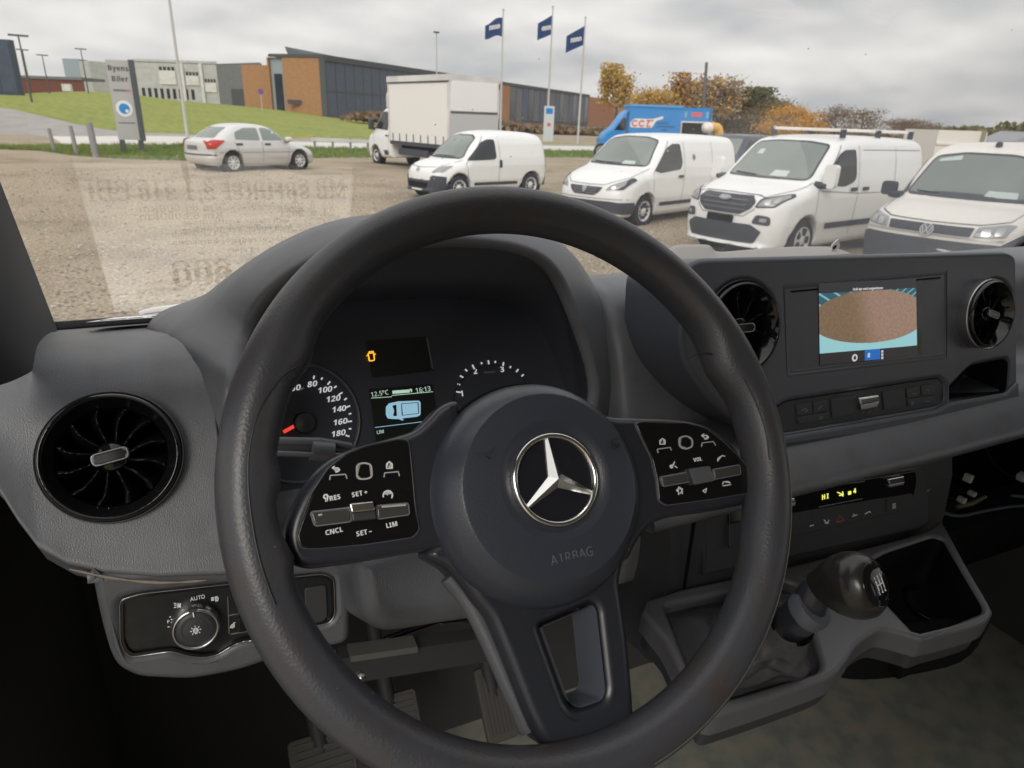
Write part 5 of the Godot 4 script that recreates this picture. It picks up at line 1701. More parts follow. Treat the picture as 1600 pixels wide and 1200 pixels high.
func steering_wheel():
	var t = thing("steering_wheel", "black steering wheel with three spokes, worn rim and a chrome star badge", "steering wheel")
	# rim: a ring of slightly oval section
	var mb = MB.new()
	var rows = []
	for i in 128:
		var a = TAU * i / 128
		var row = PackedVector3Array()
		# thicker grips at ten and two
		var deg = rad_to_deg(a)
		var g = exp(-pow((wrapf(deg - 25.0, -180, 180)) / 22.0, 2)) + exp(-pow((wrapf(deg - 157.0, -180, 180)) / 22.0, 2))
		var d2 = func(c0, w): return exp(-pow(wrapf(deg - c0, -180, 180) / w, 2))
		var pad = 0.008 * d2.call(17.0, 7.0) + 0.005 * d2.call(148.0, 5.0) + 0.0015 * d2.call(160.0, 8.0) + 0.004 * d2.call(173.0, 2.4) + 0.004 * d2.call(-172.0, 3.0) + 0.003 * d2.call(-25.0, 8.0)
		for k in 28:
			var b = TAU * k / 28
			var rx = 0.0155
			var inw = maxf(0.0, -cos(b))
			var r = 0.1786 + cos(b) * rx - inw * pad
			row.append(FW * Vector3(cos(a) * r, sin(a) * r, sin(b) * (0.0178 + 0.001 * g)))
		rows.append(row)
	mb.grid(rows, true, -1.0, true)
	part("rim", mb, M.rim, t)
	# stitched seam on the outside right of the rim
	mb = MB.new()
	var path = PackedVector3Array()
	for i in 60:
		var a = deg_to_rad(lerpf(-82.0, 4.0, i / 59.0))
		var b = 0.95
		var r = 0.177 + cos(b) * 0.0173
		path.append(FW * Vector3(cos(a) * r, sin(a) * r, sin(b) * 0.018))
	mb.tube(path, 0.00045, 6)
	part("seam", mb, M.seam, t)
	# seams where the pads meet the rim
	for q in [pv([-0.1337, 0.0809, -0.1441, 0.0794, -0.1548, 0.0711, -0.1657, 0.0562, -0.1729, 0.0378, -0.1761, 0.0176, -0.1765, -0.006, -0.1747, -0.0263, -0.1708, -0.0452]), pv([0.1249, 0.057, 0.1368, 0.0591, 0.1505, 0.0566, 0.1609, 0.0429, 0.1673, 0.0219, 0.1702, -0.0023, 0.1673, -0.0253])]:
		mb = MB.new()
		var l = curve(q, 5)
		var pts = PackedVector3Array()
		for p in l:
			var rr = p.length()
			var off = clampf((0.177 - rr) / 0.0172, -0.98, 0.98)
			pts.append(FW * Vector3(p.x, p.y, maxf(0.0182 * sqrt(1.0 - off * off), 0.007)))
		mb.tube(pts, 0.0005, 6)
		part("pad_seam", mb, M.spoke, t)
	# side spokes and their switch fields
	var lf = rnd(pv([-0.1613, -0.0115, -0.1571, -0.0009, -0.1487, 0.0124, -0.1395, 0.0219, -0.1283, 0.0287, -0.1128, 0.0323, -0.0932, 0.0344, -0.0777, 0.0364, -0.0685, 0.042, -0.0577, 0.0507, -0.0444, 0.0532, -0.0639, -0.0476, -0.0741, -0.037, -0.0936, -0.0358, -0.1234, -0.0345, -0.1497, -0.0323, -0.1572, -0.0292, -0.161, -0.0221]), 0.006, 3)
	var rf = rnd(pv([0.049, 0.0319, 0.0628, 0.0255, 0.1037, 0.0188, 0.1248, 0.0143, 0.1413, 0.0077, 0.1577, -0.0082, 0.1682, -0.0282, 0.1722, -0.0422, 0.1691, -0.0497, 0.1576, -0.0537, 0.122, -0.0525, 0.0888, -0.0496, 0.0734, -0.0518, 0.0608, -0.0604, 0.05, -0.0725, 0.0246, -0.0669]), 0.006, 3)
	plate("left_spoke", FW, lf, -0.03, -0.004, 0.007, M.spoke, t)
	plate("right_spoke", FW, rf, -0.03, -0.004, 0.007, M.spoke, t)
	var lp = rnd(pv([-0.1544, -0.0129, -0.1511, -0.0064, -0.142, 0.0107, -0.1329, 0.021, -0.1208, 0.0284, -0.1091, 0.0312, -0.0895, 0.0324, -0.0831, 0.0306, -0.0836, 0.0204, -0.086, -0.0087, -0.0858, -0.0232, -0.0899, -0.0265, -0.1177, -0.0248, -0.1445, -0.0217, -0.1529, -0.0196]), 0.002, 2)
	var rp = rnd(pv([0.0771, 0.0177, 0.082, 0.0184, 0.1186, 0.0121, 0.1344, 0.006, 0.1466, -0.0058, 0.1581, -0.02, 0.1663, -0.0356, 0.1668, -0.0414, 0.1601, -0.0454, 0.1235, -0.0437, 0.086, -0.0408, 0.0817, -0.0373, 0.084, -0.0231, 0.0839, -0.0078, 0.0804, 0.0045]), 0.002, 2)
	var L = plate("left_switches", FW, lp, -0.006, -0.0022, 0.0008, M.gloss, t)
	var R = plate("right_switches", FW, rp, -0.006, -0.0022, 0.0008, M.gloss, t)
	for q in [[lp, L], [rp, R]]:
		var e = MB.new()
		e.plate(FW, Geometry2D.offset_polygon(q[0], 0.0005)[0], -0.0045, -0.0024, 0.0002, [Geometry2D.offset_polygon(q[0], 0.0001)[0]])
		part("edge_line", e, M.emboss, q[1])
	var F1 = lift(FW, -0.002)
	for q in [["SET +", Vector2(-0.1168, 0.0042), 0.0043], ["/RES", Vector2(-0.1318, 0.0044), 0.0043], ["CNCL", Vector2(-0.1343, -0.0141), 0.0043], ["SET –", Vector2(-0.1178, -0.0182), 0.0043], ["LIM", Vector2(-0.1015, -0.017), 0.0043]]:
		words("lettering", q[0], F1, q[1], q[2], M.print, L, false, 0.02, true)
	words("lettering", "VOL", F1, Vector2(0.1205, -0.0148), 0.0043, M.print, R, false, -0.02, true)
	var icons_l = [pv([-0.1296, 0.0215, -0.1268, 0.021, -0.1259, 0.0197, -0.1271, 0.0188, -0.1286, 0.0187]), pv([-0.1284, 0.0224, -0.13, 0.0216, -0.1287, 0.0202]), pv([-0.099, 0.0159, -0.0986, 0.0186, -0.0968, 0.0198, -0.0952, 0.018, -0.0956, 0.0154, -0.099, 0.0159]), pv([-0.0975, 0.0157, -0.0973, 0.0172]), pv([-0.1024, 0.0027, -0.1009, 0.0002]), pv([-0.1364, 0.003, -0.1361, 0.0048])]
	pen("symbol", F1, icons_l, 0.0005, 0.0003, M.print, L)
	pen("symbol", F1, [arc(Vector2(-0.1009, 0.0002), 0.0028, -0.8, 3.4, 14)], 0.0006, 0.0003, M.print, L)
	ring_pen("symbol", F1, circle(Vector2(-0.1359, 0.0059), 0.0012, 12), 0.0007, 0.0003, M.print, L)
	var icons_r = [pv([0.0924, 0.0007, 0.0931, 0.0033, 0.0956, 0.0043, 0.0973, 0.0027, 0.0965, 0.0001, 0.0924, 0.0007]), pv([0.1291, 0.0011, 0.1331, 0.0009, 0.1344, -0.0007, 0.1323, -0.0018, 0.1301, -0.0014]), pv([0.1312, 0.0022, 0.1286, 0.0012, 0.1309, -0.0006]), pv([0.1369, -0.0189, 0.1381, -0.0168, 0.142, -0.0155, 0.1446, -0.0164]), pv([0.1364, -0.0356, 0.1375, -0.0339, 0.1415, -0.0342, 0.1433, -0.0359]), pv([0.1361, -0.0365, 0.1435, -0.0369]), pv([0.0968, -0.0164, 0.0992, -0.0154, 0.101, -0.013]), pv([0.1002, -0.016, 0.1019, -0.0177]), pv([0.1184, -0.0369, 0.1221, -0.0358, 0.1201, -0.0386, 0.1184, -0.0369])]
	pen("symbol", F1, icons_r, 0.0006, 0.0003, M.print, R)
	plate("symbol", F1, circle(Vector2(0.0974, -0.016), 0.0014, 10), 0.0, 0.0003, 0.0, M.print, R)
	var stc = Vector2(0.0995, -0.0335)
	var star5 = PackedVector2Array()
	for i in 10:
		var a = PI / 2 + TAU * i / 10
		star5.append(stc + Vector2(cos(a), sin(a)) * (0.0028 if i % 2 == 0 else 0.0013))
	ring_pen("symbol", F1, star5, 0.0005, 0.0003, M.print, R)
	# square touch pads with a bright frame
	ring_pen("touch_pad", F1, rnd(pv([-0.116, 0.0211, -0.1115, 0.0215, -0.1076, 0.0197, -0.1084, 0.0122, -0.1126, 0.0118, -0.117, 0.0129]), 0.003), 0.0009, 0.0006, M.key_frame, L)
	ring_pen("touch_pad", F1, rnd(pv([0.1088, 0.0028, 0.1151, 0.0032, 0.1199, 0.0006, 0.1188, -0.0053, 0.1124, -0.0061, 0.108, -0.004]), 0.003), 0.0009, 0.0006, M.key_frame, R)
	pen("key_edge", F1, [pv([-0.1324, 0.0149, -0.1317, 0.0174, -0.1231, 0.0166, -0.1227, 0.0139]), pv([-0.1014, 0.011, -0.1006, 0.0135, -0.0925, 0.0129, -0.0922, 0.0101])], 0.0006, 0.0004, M.key_frame, L)
	pen("key_edge", F1, [pv([0.0892, -0.0051, 0.0894, -0.0024, 0.1001, -0.0028, 0.1005, -0.0051]), pv([0.1263, -0.0065, 0.1277, -0.0039, 0.1373, -0.0044, 0.1387, -0.0075])], 0.0006, 0.0004, M.key_frame, R)
	# rocker bars and rollers
	var clear = mat(0.05, 0.05, 0.048, 0.12)
	for q in [[pv([-0.1456, -0.0011, -0.1234, -0.0028, -0.1243, -0.0107, -0.1444, -0.0093]), L], [pv([-0.1089, -0.0045, -0.0901, -0.0065, -0.0905, -0.0133, -0.1094, -0.0122]), L], [pv([0.0855, -0.0214, 0.1102, -0.022, 0.1093, -0.0287, 0.0862, -0.0282]), R], [pv([0.1304, -0.0237, 0.154, -0.0244, 0.153, -0.0312, 0.1294, -0.0308]), R]]:
		plate("rocker", FW, rnd(q[0], 0.0016), -0.004, 0.0004, 0.0012, clear, q[1])
		ring_pen("rocker_edge", lift(FW, -0.001), rnd(q[0], 0.0016), 0.0007, 0.0009, M.faint, q[1])
	pen("rocker_glint", lift(FW, 0.0006), [pv([-0.1418, -0.0037, -0.1397, -0.0037]), pv([-0.1061, -0.0058, -0.0918, -0.0073])], 0.001, 0.0004, M.key_frame, L)
	plate("roller", FW, rnd(pv([-0.1245, -0.0007, -0.1111, -0.0018, -0.1105, -0.0071, -0.1242, -0.0059]), 0.001), -0.004, 0.005, 0.001, M.chrome, L)
	plate("roller", FW, rnd(pv([-0.1239, -0.0058, -0.1102, -0.007, -0.1103, -0.0122, -0.124, -0.0109]), 0.001), -0.004, 0.003, 0.001, M.trim, L)
	var kn = plate("roller", FW, rnd(pv([0.1074, -0.0197, 0.1249, -0.0204, 0.1259, -0.032, 0.1083, -0.0316]), 0.001), -0.004, 0.004, 0.002, M.trim, R)
	var k0 = Vector2(0.1077, -0.0207)
	var k1 = Vector2(0.1089, -0.0312)
	var k2 = Vector2(0.1241, -0.0212)
	var k3 = Vector2(0.1255, -0.0315)
	mb = MB.new()
	for i in 9:
		var f = (i + 0.5) / 9.0
		for q in Geometry2D.offset_polyline(PackedVector2Array([k0.lerp(k1, f), k2.lerp(k3, f)]), 0.0004):
			mb.plate(FW, q, 0.003, 0.0046)
	part("knurl", mb, M.emboss, kn)
	# lower spoke with its slot
	var ls = curve(pv([-0.0828, -0.0367, -0.0724, -0.0495, -0.0655, -0.0601, -0.0591, -0.0729, -0.0536, -0.0825, -0.0503, -0.0945, -0.0452, -0.1178, -0.0407, -0.1399, -0.0361, -0.1568, -0.0318, -0.1642, -0.0229, -0.1699, -0.0025, -0.1763, 0.0181, -0.176, 0.0273, -0.1712, 0.0314, -0.1632, 0.0362, -0.1342, 0.0389, -0.113, 0.0407, -0.0911, 0.0423, -0.0812, 0.0494, -0.069, 0.0556, -0.061, 0.0167, -0.0405, -0.0435, -0.0285]), 3, true)
	var slot = rnd(pv([-0.0206, -0.0953, -0.0156, -0.095, 0.0167, -0.0911, 0.0184, -0.0959, 0.0132, -0.1426, 0.0096, -0.1477, -0.0054, -0.1479, -0.0102, -0.1458, -0.0127, -0.1413]), 0.004, 3)
	mb = MB.new()
	mb.plate(FW, ls, -0.03, -0.004, 0.008, [slot], 5)
	part("lower_spoke", mb, M.spoke, t)
	mb = MB.new()
	rows = []
	var cen = Vector2.ZERO
	for p in slot:
		cen += p / slot.size()
	for q in [[1.0, -0.004], [0.96, -0.006], [0.86, -0.028]]:
		var row = PackedVector3Array()
		for p in slot:
			var s = cen + (p - cen) * q[0]
			row.append(FW * Vector3(s.x - (0.004 if q[1] < -0.02 else 0.0), s.y, q[1]))
		rows.append(row)
	mb.grid(rows, true, 1.0)
	part("slot_lining", mb, M.panel, t)
	# outer shell edge seen left of the lower spoke
	mb = MB.new()
	mb.tube(curve([FW * Vector3(Vector2(-0.0688, -0.0546).x, Vector2(-0.0688, -0.0546).y, -0.02), FW * Vector3(Vector2(-0.0579, -0.0743).x, Vector2(-0.0579, -0.0743).y, -0.02), FW * Vector3(Vector2(-0.049, -0.104).x, Vector2(-0.049, -0.104).y, -0.02), FW * Vector3(Vector2(-0.0362, -0.155).x, Vector2(-0.0362, -0.155).y, -0.02)], 5), 0.006, 10)
	part("spoke_back", mb, M.pad, t)
	# airbag cover: a shallow dome
	var hc = Vector2(-0.0048, -0.0159)
	var T = FW * Transform3D(Basis(), Vector3(hc.x, hc.y, 0))
	var sc = Vector2(-0.0004, -0.0096) - hc
	mb = MB.new()
	rows = []
	for prof in [[[0.0718, -0.024, 0.0], [0.0722, -0.014, 0.0], [0.072, -0.006, 0.0], [0.0706, 0.0005, 0.03], [0.0675, 0.0062, 0.12], [0.0635, 0.0112, 0.25], [0.0595, 0.0149, 0.4], [0.0582, 0.0158, 0.45]], [[0.0582, 0.0158, 0.45], [0.057, 0.0161, 0.5], [0.05, 0.0168, 0.7], [0.042, 0.0174, 0.9], [0.0375, 0.0178, 1.0]], [[0.0375, 0.0178, 1.0], [0.0345, 0.0172, 1.0], [0.0322, 0.0158, 1.0], [0.0305, 0.0152, 1.0], [0.0293, 0.0152, 1.0]]]:
		rows = []
		for q in prof:
			var row = PackedVector3Array()
			for k in 72:
				var a = TAU * k / 72
				row.append(T * Vector3(cos(a) * q[0] + sc.x * q[2], sin(a) * q[0] + sc.y * q[2], q[1]))
			rows.append(row)
		mb.grid(rows, true, 1.0)
	var hub = part("airbag_cover", mb, M.hub, t)
	mb = MB.new()
	var gr = PackedVector3Array()
	for k in 72:
		var a = TAU * k / 72
		gr.append(T * Vector3(cos(a) * 0.0728, sin(a) * 0.0728, -0.01))
	mb.tube(gr, 0.0012, 6, true)
	part("cover_gap", mb, M.dark, hub)
	# the badge: a ring and a three-pointed star with ridged arms
	var S = T * Transform3D(Basis(), Vector3(sc.x, sc.y, 0.0162))
	lathe("badge_disc", S, [Vector2(0.0292, -0.001), Vector2(0.0001, -0.0005)], mat(0.012, 0.013, 0.018, 0.25), hub, 40)
	mb = MB.new()
	mb.lathe(S, [Vector2(0.0292, -0.001), Vector2(0.0291, 0.0012), Vector2(0.0283, 0.0022), Vector2(0.0268, 0.0024), Vector2(0.0257, 0.0016), Vector2(0.0253, -0.0008)], 64)
	part("badge_ring", mb, M.chrome, hub)
	mb = MB.new()
	var apex = Vector3(0, 0, 0.0046)
	for k in 3:
		var a = PI / 2 + TAU * k / 3 + 0.012
		var tip = Vector3(cos(a) * 0.0262, sin(a) * 0.0262, 0.0016)
		for sgn in [-1.0, 1.0]:
			var b = a + sgn * PI / 3
			var vl = Vector3(cos(b) * 0.0052, sin(b) * 0.0052, 0.0004)
			var tb = tip + Vector3(-sin(a), cos(a), 0) * sgn * 0.0013 - Vector3(0, 0, 0.0014)
			mb.flat(S * apex, S * tip, S * tb, S * vl, S * Vector3(0, 0, -0.01))
			mb.flat(S * vl, S * tb, S * (tb - Vector3(0, 0, 0.002)), S * (vl - Vector3(0, 0, 0.002)), S * Vector3(0, 0, -0.01))
	part("badge_star", mb, M.chrome, hub)
	# moulded lettering and horn signs
	var at = Vector2(-0.0005, -0.0569)
	var AT = FW * Transform3D(Basis(Vector3.RIGHT, 0.14), Vector3(at.x, at.y, 0.0166))
	for i in 6:
		words("lettering", "AIRBAG"[i], AT, Vector2(-0.0122 + i * 0.005 - (0.0006 if i > 1 else 0.0), 0.0), 0.0086, M.emboss, hub, false, 0.02, false, 0.0012)
	for q in [["760,709", Vector2(-0.0424, 0.0131), 0.0178, -0.1], ["961,692", Vector2(0.0456, 0.006), 0.0182, 0.08]]:
		var HT = FW * Transform3D(Basis(Vector3.UP, q[3]), Vector3(q[1].x, q[1].y, q[2] - 0.0008))
		var s = 1.0 if q[3] < 0 else 0.6
		pen("horn_sign", HT, [PackedVector2Array([Vector2(-0.006 * s, 0.002), Vector2(-0.006 * s, -0.003)]), PackedVector2Array([Vector2(-0.006 * s, 0.001), Vector2(0.004 * s, 0.0014), Vector2(0.0055 * s, 0.003)]), arc(Vector2(0.0015 * s, -0.0012), 0.0026, -3.3, 0.2, 10)], 0.0006, 0.0006, M.trim, hub)
	# dust and crumbs caught on the rim and the cover
	var rg = RandomNumberGenerator.new()
	rg.seed = 12
	mb = MB.new()
	for i in 70:
		var a = rg.randf() * TAU
		var b = rg.randf_range(0.3, 2.6)
		var r = 0.177 + cos(b) * 0.0173
		var p = FW * Vector3(cos(a) * r, sin(a) * r, sin(b) * 0.018)
		var s = rg.randf_range(0.00015, 0.0004)
		mb.box(Transform3D(Basis(Vector3.UP, rg.randf()), p), Vector3(s, s, s * rg.randf_range(1.0, 3.0)))
	tag(part("dust_specks", mb, M.seam, t), "", "", "", "stuff")



func pole(called, label, foot, top, r0, r1, material, group = "", category = "lamp post"):
	var t = thing(called, label, category, foot, 0.0, group)
	var mb = MB.new()
	var h = top.y - foot.y
	var d = Vector3(top.x - foot.x, 0, top.z - foot.z) * 0.0
	mb.tube(PackedVector3Array([Vector3(0, -0.4, 0), Vector3(0, h * 0.35, 0) + d * 0.35, Vector3(0, h, 0) + d]), [r0, lerpf(r0, r1, 0.35), r1], 8)
	part("shaft", mb, material, t)
	return t


func street_things():
	# dark lamp posts along the road on the left
	for q in [[Vector3(-12.9641, 1.4509, -78.8086), Vector3(-13.1649, 7.3324, -81.4331), "tall dark lamp post with a flat head standing on the lawn corner at the left"], [Vector3(-20.9393, 3.4918, -128.1745), Vector3(-20.8561, 8.81, -130.4269), "thin distant lamp post just right of the tall one at the left"], [Vector3(-19.3897, 3.4707, -133.3608), Vector3(-19.5539, 8.4969, -135.6002), "distant lamp post over the middle of the brick shed"], [Vector3(-13.8902, 3.5746, -130.8992), Vector3(-13.8459, 9.5231, -133.4409), "distant lamp post in front of the pale tower"], [Vector3(26.4304, 0.6347, -81.7499), Vector3(27.4407, 10.6388, -85.598), "lamp post rising behind the box of the curtain-sided truck"]]:
		var t = pole("lamp_post", q[2], q[0], q[1], 0.1, 0.06, M.pole_dark if q[0].x < 20 else M.pole, "lamp posts along the road")
		boxm("lamp_head", Transform3D(Basis(Vector3.UP, 0.3), Vector3(0, q[1].y - q[0].y + 0.05, 0)), Vector3(1.5 if q[0].x < 20 else 0.6, 0.14, 0.35), M.pole_dark, t)
	pole("tall_mast", "tall pale grey mast rising out of the view above the silver car", Vector3(-0.2237, 0.6977, -38.4488), Vector3(-0.162, 8.0036, -41.5671), 0.075, 0.05, M.pole, "", "mast")
	var lp = Vector3(51.5608, 1.6777, -64.8448)
	var lt = Vector3(52.8078, 8.3878, -67.1664)
	var t2 = thing("timber_pole", "leaning brown timber pole among the autumn trees", "pole", lp)
	var m2 = MB.new()
	m2.tube(PackedVector3Array([Vector3(0, -1, 0), lt - lp]), [0.2, 0.15], 8)
	part("shaft", m2, M.pole_dark, t2)
	# three flags on white poles
	var k = 0
	for q in [[Vector3(21.6329, 1.487, -51.2542), Vector3(22.85, 9.233, -54.0355), "774,35 785,32", "left"], [Vector3(24.8759, 1.4209, -49.7478), Vector3(26.1398, 9.5311, -52.6646), "", "middle"], [Vector3(26.9301, 0.769, -48.5309), Vector3(28.3283, 8.8838, -51.3885), "", "right"]]:
		var t = pole("flagpole", "white flagpole, %s of the three behind the small white van" % q[3], q[0], q[1], 0.085, 0.05, M.pole, "flagpoles", "flagpole")
		lathe("finial", Transform3D(Basis(Vector3.RIGHT, -PI / 2), Vector3(0, q[1].y - q[0].y, 0)), [Vector2(0.04, -0.02), Vector2(0.1, 0.06), Vector2(0.05, 0.14), Vector2(0.0001, 0.16)], M.pole, t, 10)
		var hoist = Vector3(q[0].x, q[1].y - 0.45, q[0].z)
		var f = thing("flag", "blue flag with pale lettering on the %s flagpole" % q[3], "flag", hoist, 0.0, "blue flags")
		var dir = Vector3(-0.91, 0, -0.41)
		var rows = []
		var len = [1.3, 1.05, 1.3][k]
		for i in 9:
			var u = i / 8.0
			var row = PackedVector3Array()
			for j in 6:
				var v = j / 5.0
				var wave = sin(u * 6.0 + k * 2.0 + v * 0.8) * 0.12 * u
				var drop = [0.42, 0.6, 0.72][k] * u * (0.55 if v > 0.5 and k == 0 else 1.0) - (0.12 * sin(u * 5.0) if k == 0 else 0.0)
				row.append(dir * (u * len + (0.0 if v > 0.2 else -0.0)) + Vector3(-0.4 * wave, -drop - v * 1.25 * (1.0 - 0.12 * u), 0.9 * wave))
			rows.append(row)
		var mb = MB.new()
		mb.grid(rows, false, 1.0)
		var cl = part("cloth", mb, M.flag, f)
		var c = rows[4][3]
		var FT = Transform3D(Basis(-dir, Vector3.UP, (-dir).cross(Vector3.UP)), c + Vector3(0.02, 0.05, 0.07))
		var zig = []
		for i in 4:
			zig.append(PackedVector2Array([Vector2(-0.36 + i * 0.2, -0.14 + 0.04 * i), Vector2(-0.34 + i * 0.2, 0.14 + 0.04 * i), Vector2(-0.24 + i * 0.2, 0.1 + 0.04 * i), Vector2(-0.24 + i * 0.2, -0.1 + 0.04 * i)]))
		pen("pale_lettering", FT, zig, 0.06, 0.012, M.print, cl)
		k += 1
	# the tall sign by the road, its faces in white and grey
	var a = Vector3(-2.4541, 0.3289, -30.5719)
	var b = Vector3(-1.8871, 0.3044, -30.303)
	var top = Vector3(-2.2821, 3.5472, -31.8796).y
	var low = Vector3(-2.2337, 0.8498, -30.6958).y
	var s = thing("pylon_sign", "tall grey roadside sign with dark lettering and a round blue emblem", "sign", Vector3((a.x + b.x) / 2, a.y, (a.z + b.z) / 2))
	var ry = -0.12
	var B = Basis(Vector3.UP, ry)
	var wd = 0.74
	boxm("panel", Transform3D(B, Vector3(0.02, (top + low) / 2 - a.y, 0)), Vector3(wd, top - low, 0.16), mat(0.42, 0.42, 0.415, 0.5), s)
	boxm("side_frame", Transform3D(B, Vector3(0.02, (top + low) / 2 - a.y, 0) + B * Vector3(wd / 2 + 0.075, 0, 0)), Vector3(0.15, top - low + 0.06, 0.3), M.clad_dark, s)
	for x in [-0.25, 0.38]:
		boxm("leg", Transform3D(B, B * Vector3(x, 0, 0) + Vector3(0, (low - a.y) / 2 - 0.1, 0)), Vector3(0.16, low - a.y + 0.2, 0.14), M.clad_dark, s)
	var PF = Transform3D(B, Vector3(0.02, 0, 0) + B * Vector3(0, 0, 0.085))
	var hgt = top - low
	var y0 = low - a.y
	words("lettering", "Byens", PF, Vector2(0.0, y0 + hgt * 0.9), 0.27, M.clad_dark, s, false, 0.0, true, 0.01)
	words("lettering", "Biler", PF, Vector2(0.0, y0 + hgt * 0.77), 0.27, M.clad_dark, s, false, 0.0, true, 0.01)
	boxm("small_line", PF * Transform3D(Basis(), Vector3(-0.05, y0 + hgt * 0.63, 0)), Vector3(0.42, 0.07, 0.01), M.concrete_dark, s)
	boxm("small_line", PF * Transform3D(Basis(), Vector3(0.22, y0 + hgt * 0.63, 0)), Vector3(0.14, 0.07, 0.012), M.logo_red, s)
	plate("emblem", PF, circle(Vector2(0.0, y0 + hgt * 0.4), 0.28, 24), 0.0, 0.008, 0.0, M.white, s)
	plate("emblem", PF, circle(Vector2(0.0, y0 + hgt * 0.4), 0.18, 20), 0.004, 0.014, 0.0, M.blue, s)
	plate("emblem", PF, circle(Vector2(0.08, y0 + hgt * 0.37), 0.06, 12), 0.01, 0.018, 0.0, M.white, s)
	boxm("small_line", PF * Transform3D(Basis(), Vector3(0.0, y0 + hgt * 0.22, 0)), Vector3(0.55, 0.04, 0.01), M.concrete_dark, s)
	# timber posts along the verge and a rail behind the car
	var spots = [["79,212", Vector3(-4.8358, 0.3, -31.8544), 0.85, 0.13, "thin grey post on the verge, leftmost"], ["", Vector3(-3.8897, 0.3, -30.0476), 1.0, 0.14, "thin grey post on the verge between its neighbours"], ["", Vector3(-3.1882, 0.3, -29.0645), 1.15, 0.22, "stout grey post on the verge nearest the tall sign"]]
	for q in spots:
		var p = thing("verge_post", q[4], "post", q[1], 0.0, "posts along the verge")
		var mb = MB.new()
		mb.tube(PackedVector3Array([Vector3(0, -0.2, 0), Vector3(-0.03, q[2] * 0.6, 0), Vector3(-0.05, q[2], 0)]), [q[3] * 0.5, q[3] * 0.5, q[3] * 0.47], 10)
		part("shaft", mb, M.wood_post, p)
	var ra = Vector3(5.3751, 0.4941, -35.8095)
	var rb = Vector3(7.9548, 0.4424, -35.7919)
	var rl = thing("roadside_rail", "pale low rail beside the path right of the silver car", "rail")
	for i in 4:
		var p = ra.lerp(rb, i / 3.0)
		boxm("post", Transform3D(Basis(), p + Vector3(0, 0.1, 0)), Vector3(0.1, 0.7, 0.1), M.wood_post, rl)
	var dd = (rb - ra)
	boxm("rail", Transform3D(Basis(dd.normalized(), Vector3.UP, dd.normalized().cross(Vector3.UP)), (ra + rb) / 2 + Vector3(0, 0.3, 0.08)), Vector3(dd.length() + 0.3, 0.16, 0.04), M.concrete_pale, rl)
	# white sign by the middle flagpole
	a = Vector3(20.9828, 0.7179, -41.7766)
	top = Vector3(21.2548, 2.8363, -42.565).y
	s = thing("white_sign", "white upright sign with a blue field and a red mark by the flagpole", "sign", a)
	var h = top - a.y
	boxm("panel", Transform3D(Basis(Vector3.UP, -0.3), Vector3(0, h / 2, 0)), Vector3(0.64, h, 0.14), mat(0.62, 0.64, 0.66, 0.4), s)
	var SF = Transform3D(Basis(Vector3.UP, -0.3), Basis(Vector3.UP, -0.3) * Vector3(0, 0, 0.072))
	boxm("blue_field", SF * Transform3D(Basis(), Vector3(0.0, h * 0.86, 0)), Vector3(0.44, 0.34, 0.01), M.blue, s)
	plate("red_mark", SF, circle(Vector2(0, h * 0.48), 0.12, 14), 0.0, 0.008, 0.0, M.logo_red, s)
	# grass bank of pale steps and signs at the foot of the hall
	s = thing("round_sign", "small round violet sign on a thin post before the stair tower", "sign", Vector3(9.8616, 1.8848, -113.4456))
	var mb2 = MB.new()
	mb2.tube(PackedVector3Array([Vector3(0, -0.3, 0), Vector3(0, 2.6, 0)]), 0.06, 6)
	part("shaft", mb2, M.pole, s)
	plate("disc", Transform3D(Basis(), Vector3(0, 2.5, 0.08)), circle(Vector2.ZERO, 0.4, 16), -0.02, 0.02, 0.0, mat(0.2, 0.08, 0.3, 0.5), s)



